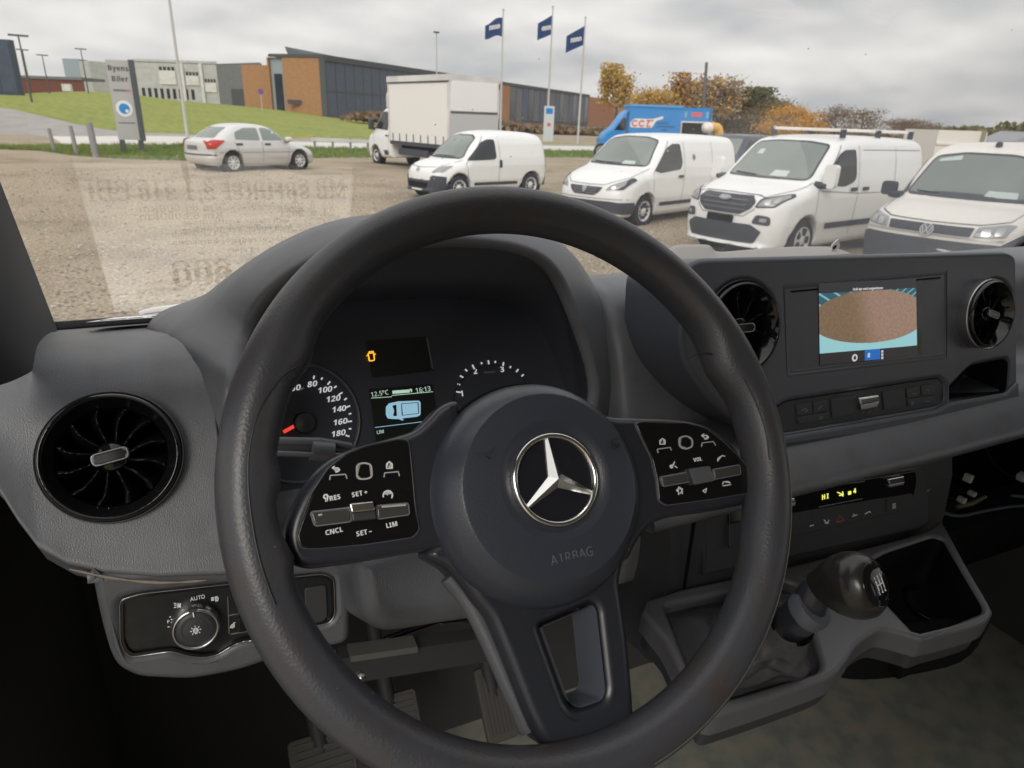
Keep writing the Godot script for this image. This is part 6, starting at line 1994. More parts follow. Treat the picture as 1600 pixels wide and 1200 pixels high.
# A vehicle body as a solid: a side profile swept across a width that narrows upwards, with rounded edges, bowed nose and
# tail and open wheel arches. Local axes: +x ahead (0 at the nose), y up, +z to its right.
class Body:
	var prof: PackedVector2Array
	var wy: Array
	var bow_f = 0.25
	var bow_r = 0.08
	var crown = 0.05
	var round_ = 0.1
	var L = 5.0
	var H = 2.0
	var Wm = 1.0
	var taper = 0.06
	var wheels = []
	var wr = 0.39
	var cell = 0.05
	var nx = 0
	var ny = 0
	var ox = 0.0
	var oy = 0.0
	var tab = PackedFloat32Array()

	func prepare():
		for p in prof:
			L = maxf(L, -p.x)
		ox = -L - 0.25
		oy = 0.0
		nx = int((L + 0.7) / cell) + 2
		ny = int((H + 0.35) / cell) + 2
		tab.resize(nx * ny)
		var N = prof.size()
		for i in nx:
			for j in ny:
				var p = Vector2(ox + i * cell, oy + j * cell)
				var d = INF
				for k in N:
					var q = Geometry2D.get_closest_point_to_segment(p, prof[k], prof[(k + 1) % N])
					d = minf(d, p.distance_squared_to(q))
				d = sqrt(d)
				tab[i * ny + j] = -d if Geometry2D.is_point_in_polygon(p, prof) else d

	func side_w(x, y):
		var w = wy[wy.size() - 1].y
		for k in range(wy.size() - 1):
			if y < wy[k + 1].x:
				var f = clampf((y - wy[k].x) / (wy[k + 1].x - wy[k].x), 0.0, 1.0)
				w = lerpf(wy[k].y, wy[k + 1].y, f)
				break
		var tf = clampf((x + 0.9) / 0.9, 0.0, 1.0)
		var tr = clampf((-x - (L - 0.7)) / 0.7, 0.0, 1.0)
		return w - taper * tf * tf - 0.5 * taper * tr * tr

	func f(x, y, z):
		var az = absf(z)
		var s = az / Wm
		var s2 = s * s
		var front = clampf((x + L * 0.45) / (L * 0.3), 0.0, 1.0)
		var rear = clampf((-x - L * 0.7) / (L * 0.2), 0.0, 1.0)
		var xx = x + bow_f * s2 * s * front - bow_r * s2 * rear
		var yy = y + crown * s2
		var fx = clampf((xx - ox) / cell, 0.0, nx - 1.001)
		var fy = clampf((yy - oy) / cell, 0.0, ny - 1.001)
		var i = int(fx)
		var j = int(fy)
		fx -= i
		fy -= j
		var b = i * ny + j
		var d1 = lerpf(lerpf(tab[b], tab[b + 1], fy), lerpf(tab[b + ny], tab[b + ny + 1], fy), fx)
		var w = side_w(x, y)
		var d2 = az - w
		# rounded meeting of profile and side
		var u = maxf(d1 + round_, 0.0)
		var v = maxf(d2 + round_, 0.0)
		var d = minf(maxf(d1 + round_, d2 + round_), 0.0) + sqrt(u * u + v * v) - round_
		if az > w - 0.32 and y < wr * 2.3:
			for q in wheels:
				d = maxf(d, wr * 1.17 - Vector2(x - q, (y - wr) * (1.0 if y > wr else 0.6)).length())
		return d

	func grad(p):
		var e = 0.012
		return Vector3(f(p.x + e, p.y, p.z) - f(p.x - e, p.y, p.z), f(p.x, p.y + e, p.z) - f(p.x, p.y - e, p.z), f(p.x, p.y, p.z + e) - f(p.x, p.y, p.z - e)).normalized()

	# the skin, by surface nets
	func skin(mb):
		var c = cell
		var nz = int((Wm + 0.12) / c) * 2 + 1
		var hz = nz / 2
		var sy = nz
		var sx = ny * nz
		var g = PackedFloat32Array()
		g.resize(nx * ny * nz)
		for i in nx:
			for j in ny:
				var t = tab[i * ny + j]
				for k in range(hz + 1):
					var d = t
					if t < 0.45:
						d = f(ox + i * c, oy + j * c, k * c)
					g[i * sx + j * sy + hz + k] = d
					g[i * sx + j * sy + hz - k] = d
		var at = PackedInt32Array()
		at.resize(nx * ny * nz)
		at.fill(-1)
		var off = [0, 1, sy, sy + 1, sx, sx + 1, sx + sy, sx + sy + 1]
		var cor = []
		for n in 8:
			cor.append(Vector3((n >> 2) & 1, (n >> 1) & 1, n & 1))
		var edges = [[0, 1], [0, 2], [0, 4], [1, 3], [1, 5], [2, 3], [2, 6], [3, 7], [4, 5], [4, 6], [5, 7], [6, 7]]
		for i in range(nx - 1):
			for j in range(ny - 1):
				if absf(tab[i * ny + j]) > 0.5 and tab[i * ny + j] > 0.0:
					continue
				for k in range(nz - 1):
					var b = i * sx + j * sy + k
					var m = 0
					for n in 8:
						if g[b + off[n]] < 0.0:
							m += 1
					if m == 0 or m == 8:
						continue
					var p = Vector3.ZERO
					var cnt = 0
					for e in edges:
						var a0 = g[b + off[e[0]]]
						var a1 = g[b + off[e[1]]]
						if (a0 < 0.0) != (a1 < 0.0):
							p += cor[e[0]].lerp(cor[e[1]], a0 / (a0 - a1))
							cnt += 1
					p = Vector3(ox + i * c, oy + j * c, (k - hz) * c) + p / cnt * c
					at[b] = mb.vert(p, grad(p))
		for i in range(1, nx - 1):
			for j in range(1, ny - 1):
				for k in range(1, nz - 1):
					var b = i * sx + j * sy + k
					if at[b] < 0:
						continue
					var s = g[b] < 0.0
					if s != (g[b + sx] < 0.0):
						quad(mb, at[b], at[b - sy], at[b - sy - 1], at[b - 1])
					if s != (g[b + sy] < 0.0):
						quad(mb, at[b], at[b - sx], at[b - sx - 1], at[b - 1])
					if s != (g[b + 1] < 0.0):
						quad(mb, at[b], at[b - sx], at[b - sx - sy], at[b - sy])

	func quad(mb, a, b, c, d):
		if a < 0 or b < 0 or c < 0 or d < 0:
			return
		mb.tri(a, b, c)
		mb.tri(a, c, d)

	# where a straight line from outside first meets the skin
	func hit(p, d):
		var t = 0.0
		var last = f(p.x, p.y, p.z)
		while t < 6.0:
			var q = p + d * t
			var v = f(q.x, q.y, q.z)
			if v <= 0.0:
				var lo = t - 0.06
				var hi = t
				for i in 10:
					var m = (lo + hi) * 0.5
					q = p + d * m
					if f(q.x, q.y, q.z) <= 0.0:
						hi = m
					else:
						lo = m
				return p + d * hi
			t += 0.06
		return null

	# an outline laid onto the skin: view "front" has points (z, y), "left", "right" and "rear" likewise (x, y) or (z, y)
	func patch(mb, view, poly, off, step = 0.1):
		var lo = poly[0]
		var hi = poly[0]
		for p in poly:
			lo = lo.min(p)
			hi = hi.max(p)
		var known = {}
		var x = floorf(lo.x / step) * step
		while x < hi.x:
			var y = floorf(lo.y / step) * step
			while y < hi.y:
				var sq = PackedVector2Array([Vector2(x, y), Vector2(x + step, y), Vector2(x + step, y + step), Vector2(x, y + step)])
				for piece in Geometry2D.intersect_polygons(poly, sq):
					var tr = Geometry2D.triangulate_polygon(piece)
					for n in range(0, tr.size(), 3):
						var id = []
						for m in 3:
							var q = piece[tr[n + m]]
							var key = Vector2i(roundi(q.x * 2000), roundi(q.y * 2000))
							if not known.has(key):
								var o: Vector3
								var d: Vector3
								match view:
									"front":
										o = Vector3(0.4, q.y, q.x)
										d = Vector3(-1, 0, 0)
									"rear":
										o = Vector3(-L - 0.3, q.y, q.x)
										d = Vector3(1, 0, 0)
									"left":
										o = Vector3(q.x, q.y, -Wm - 0.3)
										d = Vector3(0, 0, 1)
									"right":
										o = Vector3(q.x, q.y, Wm + 0.3)
										d = Vector3(0, 0, -1)
									"top":
										o = Vector3(q.x, H + 0.3, q.y)
										d = Vector3(0, -1, 0)
								var h = hit(o, d)
								if h == null:
									known[key] = -1
								else:
									var nn = grad(h)
									known[key] = mb.vert(h + nn * off, nn)
							id.append(known[key])
						if id[0] >= 0 and id[1] >= 0 and id[2] >= 0:
							mb.tri(id[0], id[1], id[2])
				y += step
			x += step


func body_of(spec):
	var b = Body.new()
	b.prof = curve(pv(spec.prof), 3, true)
	b.wy = []
	for i in range(0, spec.wy.size(), 2):
		b.wy.append(Vector2(spec.wy[i], spec.wy[i + 1]))
		b.Wm = maxf(b.Wm, spec.wy[i + 1]) if i else spec.wy[1]
	b.L = 0.0
	b.H = spec.h
	for k in ["bow_f", "bow_r", "crown", "taper", "wheels", "wr", "round_", "cell"]:
		if spec.has(k):
			b.set(k, spec[k])
	b.prepare()
	return b


func lay(called, b, view, poly, off, material, parent, step = 0.1):
	var mb = MB.new()
	b.patch(mb, view, PackedVector2Array(poly), off, step)
	if mb.ix.size() == 0:
		return null
	return part(called, mb, material, parent)


func flip(p):
	var r = PackedVector2Array()
	for q in p:
		r.append(Vector2(-q.x, q.y))
	return r


func seam_lines(b, view, lines, parent, width = 0.012):
	var mb = MB.new()
	for l in lines:
		for q in Geometry2D.offset_polyline(PackedVector2Array(l), width / 2, Geometry2D.JOIN_MITER, Geometry2D.END_BUTT):
			b.patch(mb, view, q, 0.003, 0.12)
	if mb.ix.size():
		part("door_seam", mb, M.seam_dark, parent)


var wheel_mesh = {}


func road_wheel(parent, x, y, z, r, kind):
	# the wheel's outer face looks along z towards side s
	var s = signf(z)
	var T = Transform3D(Basis(Vector3.UP, 0.0 if s > 0 else PI), Vector3(x, y, z))
	var w = part("wheel", shared("tyre%.2f" % r, func():
		var mb = MB.new()
		mb.lathe(Transform3D(), [Vector2(r * 0.6, -0.2), Vector2(r * 0.93, -0.2), Vector2(r, -0.17), Vector2(r, -0.03), Vector2(r * 0.95, 0.0), Vector2(r * 0.78, 0.012), Vector2(r * 0.66, 0.0), Vector2(r * 0.63, -0.03), Vector2(0.001, -0.09)], 36)
		return mb.mesh()), M.tyre, parent)
	w.transform = T
	var rim = part("rim", shared("rim%.2f%s" % [r, kind], func():
		var mb = MB.new()
		mb.lathe(Transform3D(), [Vector2(r * 0.655, -0.02), Vector2(r * 0.65, 0.006), Vector2(r * 0.61, 0.004), Vector2(r * 0.57, -0.025), Vector2(r * 0.3, -0.012 if kind != "deep" else -0.05), Vector2(r * 0.2, 0.0), Vector2(0.001, 0.004)], 32)
		return mb.mesh()), M.rimm, w)
	var holes = part("rim_holes", shared("holes%.2f%s" % [r, kind], func():
		var mb = MB.new()
		var n = {"five": 5, "deep": 10, "cap": 8}[kind]
		for k in n:
			var a = TAU * k / n
			var c = Vector2(cos(a), sin(a)) * r * 0.43
			var u = Vector2(cos(a), sin(a))
			var v = Vector2(-u.y, u.x)
			var sz = {"five": Vector2(0.11, 0.1), "deep": Vector2(0.05, 0.06), "cap": Vector2(0.07, 0.025)}[kind] * r * 2.0
			var poly = rnd(PackedVector2Array([c - u * sz.x - v * sz.y * 0.6, c + u * sz.x - v * sz.y, c + u * sz.x + v * sz.y, c - u * sz.x + v * sz.y * 0.6]), 0.02, 2)
			mb.plate(Transform3D(), poly, -0.05, -0.002 if kind != "deep" else -0.02)
		return mb.mesh()), M.tyre, w)
	return w


func shared(key, make):
	if not wheel_mesh.has(key):
		wheel_mesh[key] = make.call()
	return wheel_mesh[key]


func mirror(parent, x, y, z, h, shell, arm = M.bumper):
	var s = signf(z)
	var mb = MB.new()
	mb.plate(Transform3D(Basis(Vector3(0, 0, 1), Vector3(0, 1, 0), Vector3(-1, 0, 0)), Vector3(x - 0.06, y, z + s * 0.17)), rnd(rect(Vector2.ZERO, 0.2, h), 0.06, 4), -0.06, 0.09, 0.05, [], 4, true)
	var m = part("wing_mirror", mb, shell, parent)
	mb = MB.new()
	mb.tube(PackedVector3Array([Vector3(x, y - h * 0.4, z - s * 0.05), Vector3(x - 0.03, y - h * 0.42, z + s * 0.14)]), [0.06, 0.045], 8)
	part("mirror_arm", mb, arm, m)


func plate_on(b, called, y, w, h, material, parent):
	return lay(called, b, "front", rect(Vector2(0, y), w, h), 0.02, material, parent)


# what all the white vans share: screen, side windows, seams, handles, wheels; the front differs
func van(called, label, at, turn, spec):
	var t = thing(called, label, "van" if called != "silver_hatchback" else "car", at, turn, spec.get("group", ""))
	var b = body_of(spec)
	var mb = MB.new()
	b.skin(mb)
	part("body", mb, spec.paint, t)
	var ws = PackedVector2Array(rnd(pv(spec.screen), 0.06, 3))
	lay("windscreen_seal", b, "front", Geometry2D.offset_polygon(ws, 0.03, Geometry2D.JOIN_ROUND)[0], 0.004, M.bumper, t)
	for l in spec.get("front_seams", []):
		var sm = MB.new()
		for sgn in [-1.0, 1.0]:
			for q in Geometry2D.offset_polyline(pv(l) if sgn > 0 else flip(pv(l)), 0.006, Geometry2D.JOIN_MITER, Geometry2D.END_BUTT):
				b.patch(sm, "front", q, 0.003, 0.1)
		if sm.ix.size():
			part("bonnet_seam", sm, M.seam_dark, t)
	var g = lay("windscreen", b, "front", ws, 0.006, M.screen_glass, t)
	for l in spec.get("screen_parts", []):
		lay(l[0], b, "front", rnd(pv(l[1]), 0.01, 2), 0.009, l[2], g)
	for side in ["left", "right"]:
		for w in spec.windows:
			lay("side_window", b, side, rnd(pv(w), 0.05, 3), 0.006, spec.get("glass", M.window), t)
		seam_lines(b, side, spec.seams.map(func(l): return pv(l)), t)
		for h in spec.handles:
			lay("door_handle", b, side, rnd(rect(Vector2(h[0], h[1]), 0.22, 0.06), 0.025, 2), 0.022, spec.get("handle_paint", M.bumper), t)
		for q in spec.get("side_parts", []):
			lay(q[0], b, side, rnd(pv(q[1]), 0.02, 2), q[3] if q.size() > 3 else 0.012, q[2], t)
		var s = -1.0 if side == "left" else 1.0
		for x in spec.wheels:
			road_wheel(t, x, spec.wr, s * (b.side_w(x, 0.5) - 0.03), spec.wr, spec.wheel_kind)
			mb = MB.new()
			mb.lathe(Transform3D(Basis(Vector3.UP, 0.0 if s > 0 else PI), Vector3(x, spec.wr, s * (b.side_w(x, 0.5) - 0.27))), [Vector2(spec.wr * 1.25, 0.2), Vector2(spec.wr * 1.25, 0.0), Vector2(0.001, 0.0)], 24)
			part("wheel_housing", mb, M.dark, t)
		if spec.has("mirror"):
			var m = spec.mirror
			mirror(t, m[0], m[1], s * m[2], m[3], m[4])
	for q in spec.get("front_parts", []):
		var fp = rnd(pv(q[1]), q[4] if q.size() > 4 else 0.03, 3)
		lay(q[0], b, "front", fp, q[3], q[2], t, 0.07)
		if q.size() > 5 and q[5]:
			lay(q[0], b, "front", flip(fp), q[3], q[2], t, 0.07)
	for q in spec.get("rear_parts", []):
		var fp = rnd(pv(q[1]), 0.03, 3)
		lay(q[0], b, "rear", fp, q[3], q[2], t)
		if q.size() > 4:
			lay(q[0], b, "rear", flip(fp), q[3], q[2], t)
	return [t, b]


func badge_frame(b, y, tilt_up = 0.0):
	var h = b.hit(Vector3(0.4, y, 0), Vector3(-1, 0, 0))
	var n = b.grad(h)
	n.z = 0
	n = n.normalized()
	var u = Vector3(0, 0, 1).cross(Vector3.ZERO) if false else Vector3.UP.cross(n).normalized()
	return Transform3D(Basis(u, n.cross(u), n), h + n * 0.012)


func vehicles():
	var row = "white vans parked in a row facing the van"
	# van with the flat oval badge and the tube on its roof
	var r = van("white_van", "white van with three roof bars and an oval badge on its slatted grille", Vector3(7.84, 0.02, -9.12), deg_to_rad(193.2), {
		"group": row, "paint": M.body, "h": 2.0, "bow_f": 0.34, "crown": 0.05, "taper": 0.09, "round_": 0.13, "wr": 0.335, "wheels": [-1.0, -3.95], "wheel_kind": "five",
		"prof": [-0.16, 0.22, -0.03, 0.33, 0.0, 0.55, -0.02, 0.78, -0.07, 0.96, -0.2, 1.06, -0.55, 1.17, -0.98, 1.28, -1.38, 1.57, -1.75, 1.84, -2.0, 1.92, -2.7, 1.97, -4.3, 1.96, -4.8, 1.92, -4.95, 1.78, -4.98, 1.0, -4.97, 0.42, -4.85, 0.26, -2.5, 0.22],
		"wy": [0.25, 0.92, 0.6, 0.985, 1.0, 0.99, 1.25, 0.965, 1.6, 0.9, 1.95, 0.8],
		"screen": [-0.76, 1.29, 0.76, 1.29, 0.67, 1.8, 0.3, 1.84, -0.3, 1.84, -0.67, 1.8],
		"screen_parts": [["price_sheet", [-0.42, 1.3, -0.12, 1.3, -0.14, 1.39, -0.4, 1.39], M.sheet_behind_glass], ["badge_sticker", [0.36, 1.62, 0.5, 1.62, 0.48, 1.7, 0.38, 1.7], M.sheet_behind_glass], ["wiper", [0.1, 1.285, 0.62, 1.3, 0.6, 1.325, 0.12, 1.305], M.dark]],
		"windows": [[-1.22, 1.22, -1.35, 1.3, -1.78, 1.68, -1.95, 1.75, -2.3, 1.76, -2.33, 1.32, -2.25, 1.24, -1.95, 1.17]],
		"seams": [[-1.2, 0.36, -1.16, 1.1, -1.9, 1.82], [-2.4, 0.36, -2.42, 1.82], [-1.25, 1.12, -2.4, 1.05, -4.8, 1.02], [-3.7, 0.4, -3.72, 1.8], [-2.55, 1.75, -4.7, 1.74]],
		"handles": [[-2.25, 1.12], [-2.65, 1.12]],
		"side_parts": [["side_moulding", [-1.55, 0.5, -3.4, 0.5, -3.4, 0.6, -1.5, 0.6], M.bumper]],
		"mirror": [-1.18, 1.36, 0.93, 0.36, M.body],
		"front_seams": [[0.0, 1.06, 0.5, 1.05, 0.62, 1.02, 0.84, 1.14, 0.86, 1.24], [0.0, 0.72, 0.4, 0.715, 0.56, 0.84]],
		"front_parts": [["grille", [-0.5, 0.84, -0.55, 0.94, -0.46, 1.03, 0.46, 1.03, 0.55, 0.94, 0.5, 0.84, 0.34, 0.74, -0.34, 0.74], M.bumper, 0.012], ["headlamp", [-0.58, 0.88, -0.8, 0.9, -0.9, 1.03, -0.87, 1.07, -0.62, 0.98], M.lamp_glass, 0.012, 0.03, true], ["headlamp_bulb", [-0.66, 0.91, -0.74, 0.92, -0.74, 0.99, -0.66, 0.97], M.satin, 0.018, 0.03, true], ["headlamp_bulb", [-0.77, 0.94, -0.84, 0.95, -0.84, 1.02, -0.78, 1.01], M.satin, 0.018, 0.03, true], ["headlamp_rim", [-0.55, 0.86, -0.82, 0.88, -0.93, 1.04, -0.88, 1.09, -0.59, 1.0], M.bumper, 0.008, 0.03, true], ["lower_grille", [-0.62, 0.3, 0.62, 0.3, 0.72, 0.5, 0.55, 0.6, -0.55, 0.6, -0.72, 0.5], M.bumper, 0.012], ["fog_lamp_bay", [-0.55, 0.62, -0.82, 0.6, -0.8, 0.74, -0.6, 0.76], M.bumper, 0.012, 0.05, true], ["fog_lamp", [-0.66, 0.65, -0.76, 0.65, -0.76, 0.71, -0.66, 0.71], M.lamp_glass, 0.018, 0.03, true], ["number_plate", [-0.26, 0.6, 0.26, 0.6, 0.26, 0.71, -0.26, 0.71], M.dark, 0.025]]})
	var t = r[0]
	var b = r[1]
	for y in [0.815, 0.885, 0.955]:
		lay("grille_slat", b, "front", rect(Vector2(0, y), 0.84, 0.016), 0.02, M.faint, t)
	var F = badge_frame(b, 0.965)
	plate("badge", F, circle(Vector2.ZERO, 0.115, 24, 0.05), 0.0, 0.02, 0.005, M.satin, t)
	plate("badge", F, circle(Vector2.ZERO, 0.1, 24, 0.04), 0.01, 0.023, 0.0, mat(0.25, 0.27, 0.32, 0.3), t)
	pen("badge_script", lift(F, 0.024), [curve(pv([-0.07, -0.012, -0.055, 0.02, -0.03, 0.015, -0.045, -0.005, -0.02, -0.012, -0.005, 0.004, 0.01, -0.012, 0.03, 0.004, 0.045, -0.012, 0.06, 0.018]), 3)], 0.008, 0.002, M.white, t)
	# the roof bars and their feet
	for q in [[-2.15, "front"], [-3.35, "middle"], [-4.6, "rear"]]:
		var rt = thing("roof_bar", "%s one of the three pale bars across the roof of the white van" % q[1], "roof bar", t.transform * Vector3(q[0], 1.97, 0), t.rotation.y, "roof bars of the white van")
		plate("bar", Transform3D(Basis(Vector3(0, 0, -1), Vector3.UP, Vector3(1, 0, 0)), Vector3(0, 0.085, 0)), rect(Vector2.ZERO, 1.36, 0.05, 0.02), -0.04, 0.04, 0.012, M.cream, rt)
		for z in [-0.66, 0.66]:
			boxm("foot", Transform3D(Basis(), Vector3(0, 0.03, z)), Vector3(0.08, 0.14, 0.07), M.bumper, rt)
	# van with the lion shield
	r = van("white_van", "white van with a small dark grille and a shield badge, nose beside the wheel rim", Vector3(7.48, -0.03, -13.07), deg_to_rad(201.6), {
		"group": row, "paint": M.body, "h": 1.95, "bow_f": 0.36, "crown": 0.05, "taper": 0.1, "round_": 0.15, "wr": 0.33, "wheels": [-1.0, -4.1], "wheel_kind": "deep",
		"prof": [-0.14, 0.24, -0.02, 0.36, 0.0, 0.6, -0.02, 0.75, -0.1, 0.92, -0.3, 1.06, -0.62, 1.16, -0.95, 1.25, -1.32, 1.53, -1.7, 1.80, -2.05, 1.87, -3.0, 1.9, -4.5, 1.87, -4.8, 1.82, -4.92, 1.6, -4.95, 1.0, -4.94, 0.42, -4.85, 0.26, -2.5, 0.22],
		"wy": [0.25, 0.88, 0.6, 0.95, 1.0, 0.96, 1.2, 0.94, 1.55, 0.86, 1.9, 0.74],
		"screen": [-0.76, 1.26, 0.76, 1.26, 0.62, 1.74, 0.3, 1.8, -0.3, 1.8, -0.62, 1.74],
		"screen_parts": [["price_sheet", [-0.5, 1.265, -0.2, 1.265, -0.22, 1.33, -0.48, 1.33], M.sheet_behind_glass], ["wiper", [0.0, 1.255, 0.6, 1.27, 0.6, 1.29, 0.02, 1.275], M.dark]],
		"windows": [[-1.2, 1.16, -1.3, 1.24, -1.72, 1.62, -1.95, 1.7, -2.25, 1.7, -2.3, 1.3, -2.2, 1.17, -1.4, 1.11]],
		"seams": [[-1.25, 0.36, -1.16, 1.1, -1.85, 1.76], [-2.36, 0.36, -2.4, 1.76], [-3.6, 0.4, -3.62, 1.74]],
		"handles": [[-2.22, 1.02]],
		"front_seams": [[0.0, 0.87, 0.45, 0.88, 0.8, 1.03, 0.84, 1.2], [0.0, 0.6, 0.9, 0.6]],
		"side_parts": [["bumper_corner", [0.1, 0.3, -0.58, 0.3, -0.62, 0.4, -0.56, 0.54, 0.1, 0.54], M.bumper, 0.014], ["side_moulding", [-1.5, 0.42, -3.5, 0.42, -3.5, 0.5, -1.5, 0.5], M.bumper], ["shield_sticker", [-2.86, 1.42, -2.78, 1.5, -2.72, 1.42, -2.79, 1.34], M.faint]],
		"front_parts": [["grille", [-0.36, 0.72, -0.44, 0.83, 0.44, 0.83, 0.36, 0.72, 0.26, 0.66, -0.26, 0.66], M.bumper, 0.012], ["headlamp", [-0.5, 0.77, -0.78, 0.8, -0.88, 0.96, -0.82, 1.0, -0.56, 0.86], M.lamp_glass, 0.012, 0.03, true], ["headlamp_bulb", [-0.6, 0.8, -0.68, 0.81, -0.68, 0.87, -0.61, 0.86], M.satin, 0.018, 0.03, true], ["headlamp_rim", [-0.68, 0.78, -0.82, 0.8, -0.91, 0.98, -0.84, 1.03, -0.8, 0.98, -0.82, 0.88], M.bumper, 0.016, 0.03, true], ["bumper", [-0.93, 0.3, 0.93, 0.3, 0.93, 0.52, 0.6, 0.56, -0.6, 0.56, -0.93, 0.52], M.bumper, 0.014]]})
	t = r[0]
	b = r[1]
	for y in [0.7, 0.75, 0.795]:
		lay("grille_slat", b, "front", rect(Vector2(0, y), 0.62, 0.014), 0.018, M.faint, t)
	F = badge_frame(b, 0.76)
	plate("badge", F, rnd(pv([-0.05, 0.07, 0.05, 0.07, 0.055, 0.0, 0.0, -0.075, -0.055, 0.0]), 0.015), 0.0, 0.02, 0.005, M.satin, t)
	# the small van
	r = van("small_white_van", "small round-nosed white van with grey bumper before the curtain-sided truck", Vector3(5.17, 0.04, -17.72), deg_to_rad(197.3), {
		"paint": M.body, "h": 1.75, "bow_f": 0.36, "crown": 0.06, "taper": 0.12, "round_": 0.17, "wr": 0.31, "wheels": [-0.78, -3.28], "wheel_kind": "deep",
		"prof": [-0.12, 0.2, -0.01, 0.32, 0.0, 0.55, -0.05, 0.74, -0.22, 0.88, -0.5, 0.97, -0.78, 1.03, -1.15, 1.33, -1.5, 1.56, -1.8, 1.66, -2.3, 1.71, -3.0, 1.7, -3.55, 1.66, -3.8, 1.55, -3.9, 1.2, -3.95, 0.8, -3.96, 0.42, -3.85, 0.26, -2.0, 0.2],
		"wy": [0.22, 0.76, 0.5, 0.84, 0.85, 0.86, 1.05, 0.84, 1.4, 0.76, 1.7, 0.64],
		"screen": [-0.66, 1.04, 0.66, 1.04, 0.52, 1.5, 0.3, 1.57, -0.3, 1.57, -0.52, 1.5],
		"windows": [[-1.02, 0.98, -1.1, 1.06, -1.5, 1.42, -1.72, 1.5, -1.95, 1.5, -1.97, 1.06, -1.9, 1.0]],
		"seams": [[-1.1, 0.3, -0.98, 0.9, -1.65, 1.58], [-2.06, 0.3, -2.1, 1.58]],
		"handles": [],
		"front_seams": [[0.0, 0.8, 0.5, 0.82, 0.64, 0.88, 0.72, 1.0]],
		"side_parts": [["bumper_corner", [0.1, 0.22, -0.36, 0.22, -0.4, 0.36, -0.34, 0.6, 0.1, 0.64], M.bumper, 0.014], ["side_moulding", [-1.25, 0.36, -2.75, 0.36, -2.75, 0.44, -1.25, 0.44], M.bumper], ["door_handle", [-2.06, 0.8, -2.16, 0.8, -2.16, 0.99, -2.06, 0.99], M.bumper], ["tail_lamp", [-3.84, 0.76, -3.97, 0.76, -3.93, 1.14, -3.86, 1.14], M.red_lens], ["rear_bumper", [-3.72, 0.3, -4.0, 0.3, -4.0, 0.62, -3.8, 0.55], M.bumper]],
		"front_parts": [["bumper", [-0.84, 0.22, 0.84, 0.22, 0.86, 0.62, 0.62, 0.56, 0.45, 0.5, -0.45, 0.5, -0.62, 0.56, -0.86, 0.62], M.bumper, 0.014], ["headlamp", [-0.5, 0.68, -0.74, 0.7, -0.78, 0.86, -0.6, 0.84], M.lamp_glass, 0.01, 0.04, true], ["lower_grille", [-0.4, 0.3, 0.4, 0.3, 0.45, 0.44, -0.45, 0.44], M.dark, 0.02]]})
	F = badge_frame(r[1], 0.74)
	plate("badge", F, circle(Vector2.ZERO, 0.055, 20), 0.0, 0.015, 0.004, M.satin, r[0])
	# the cream van at the right edge
	r = van("cream_van", "cream van cut by the right edge, round badge in its wide dark grille", Vector3(8.78, 0.03, -6.16), deg_to_rad(195.8), {
		"group": "", "paint": M.cream, "h": 2.0, "bow_f": 0.3, "crown": 0.05, "taper": 0.08, "round_": 0.12, "wr": 0.335, "wheels": [-0.95, -3.95], "wheel_kind": "five",
		"prof": [-0.14, 0.22, -0.02, 0.34, 0.0, 0.6, -0.03, 0.82, -0.09, 0.95, -0.28, 1.04, -0.62, 1.14, -1.0, 1.22, -1.32, 1.5, -1.62, 1.76, -1.85, 1.88, -2.5, 1.95, -4.2, 1.96, -4.7, 1.92, -4.85, 1.7, -4.9, 1.0, -4.88, 0.42, -4.8, 0.26, -2.5, 0.22],
		"wy": [0.25, 0.88, 0.6, 0.95, 1.0, 0.955, 1.2, 0.94, 1.55, 0.86, 1.95, 0.76],
		"screen": [-0.78, 1.235, 0.78, 1.235, 0.66, 1.72, 0.3, 1.78, -0.3, 1.78, -0.66, 1.72],
		"screen_parts": [["price_sheet", [-0.62, 1.25, -0.24, 1.25, -0.26, 1.33, -0.6, 1.33], M.sheet_behind_glass], ["sun_strip", [0.3, 1.7, 0.6, 1.66, 0.6, 1.7, 0.32, 1.76], M.sheet_behind_glass], ["wiper", [0.0, 1.235, 0.66, 1.25, 0.66, 1.265, 0.0, 1.25], M.dark]],
		"windows": [[-1.15, 1.2, -1.7, 1.66, -1.95, 1.72, -2.2, 1.72, -2.22, 1.22]],
		"seams": [[-1.2, 0.36, -1.1, 1.1, -1.8, 1.78], [-2.3, 0.36, -2.32, 1.78]],
		"handles": [[-2.1, 1.08]],
		"mirror": [-1.1, 1.26, 0.88, 0.2, M.bumper],
		"front_seams": [[0.0, 0.96, 0.56, 0.97, 0.8, 1.02, 0.86, 1.18]],
		"front_parts": [["grille", [-0.5, 0.82, 0.5, 0.82, 0.52, 0.93, -0.52, 0.93], M.bumper, 0.012, 0.01], ["headlamp", [-0.53, 0.82, -0.84, 0.84, -0.88, 0.98, -0.8, 0.99, -0.55, 0.94], M.lamp_glass, 0.012, 0.02, true], ["headlamp_bulb", [-0.6, 0.84, -0.69, 0.84, -0.69, 0.93, -0.6, 0.92], M.satin, 0.02, 0.03, true], ["headlamp_bulb", [-0.73, 0.85, -0.81, 0.86, -0.81, 0.95, -0.73, 0.94], M.satin, 0.02, 0.03, true], ["chrome_line", [-0.84, 0.79, 0.84, 0.79, 0.84, 0.808, -0.84, 0.808], M.satin, 0.012, 0.004], ["bumper", [-0.93, 0.24, 0.93, 0.24, 0.93, 0.7, 0.8, 0.75, -0.8, 0.75, -0.93, 0.7], M.bumper, 0.014], ["tow_eye_cover", [-0.36, 0.6, -0.18, 0.62, -0.2, 0.64, -0.36, 0.63], M.cream, 0.02, 0.01]]})
	t = r[0]
	F = badge_frame(r[1], 0.855)
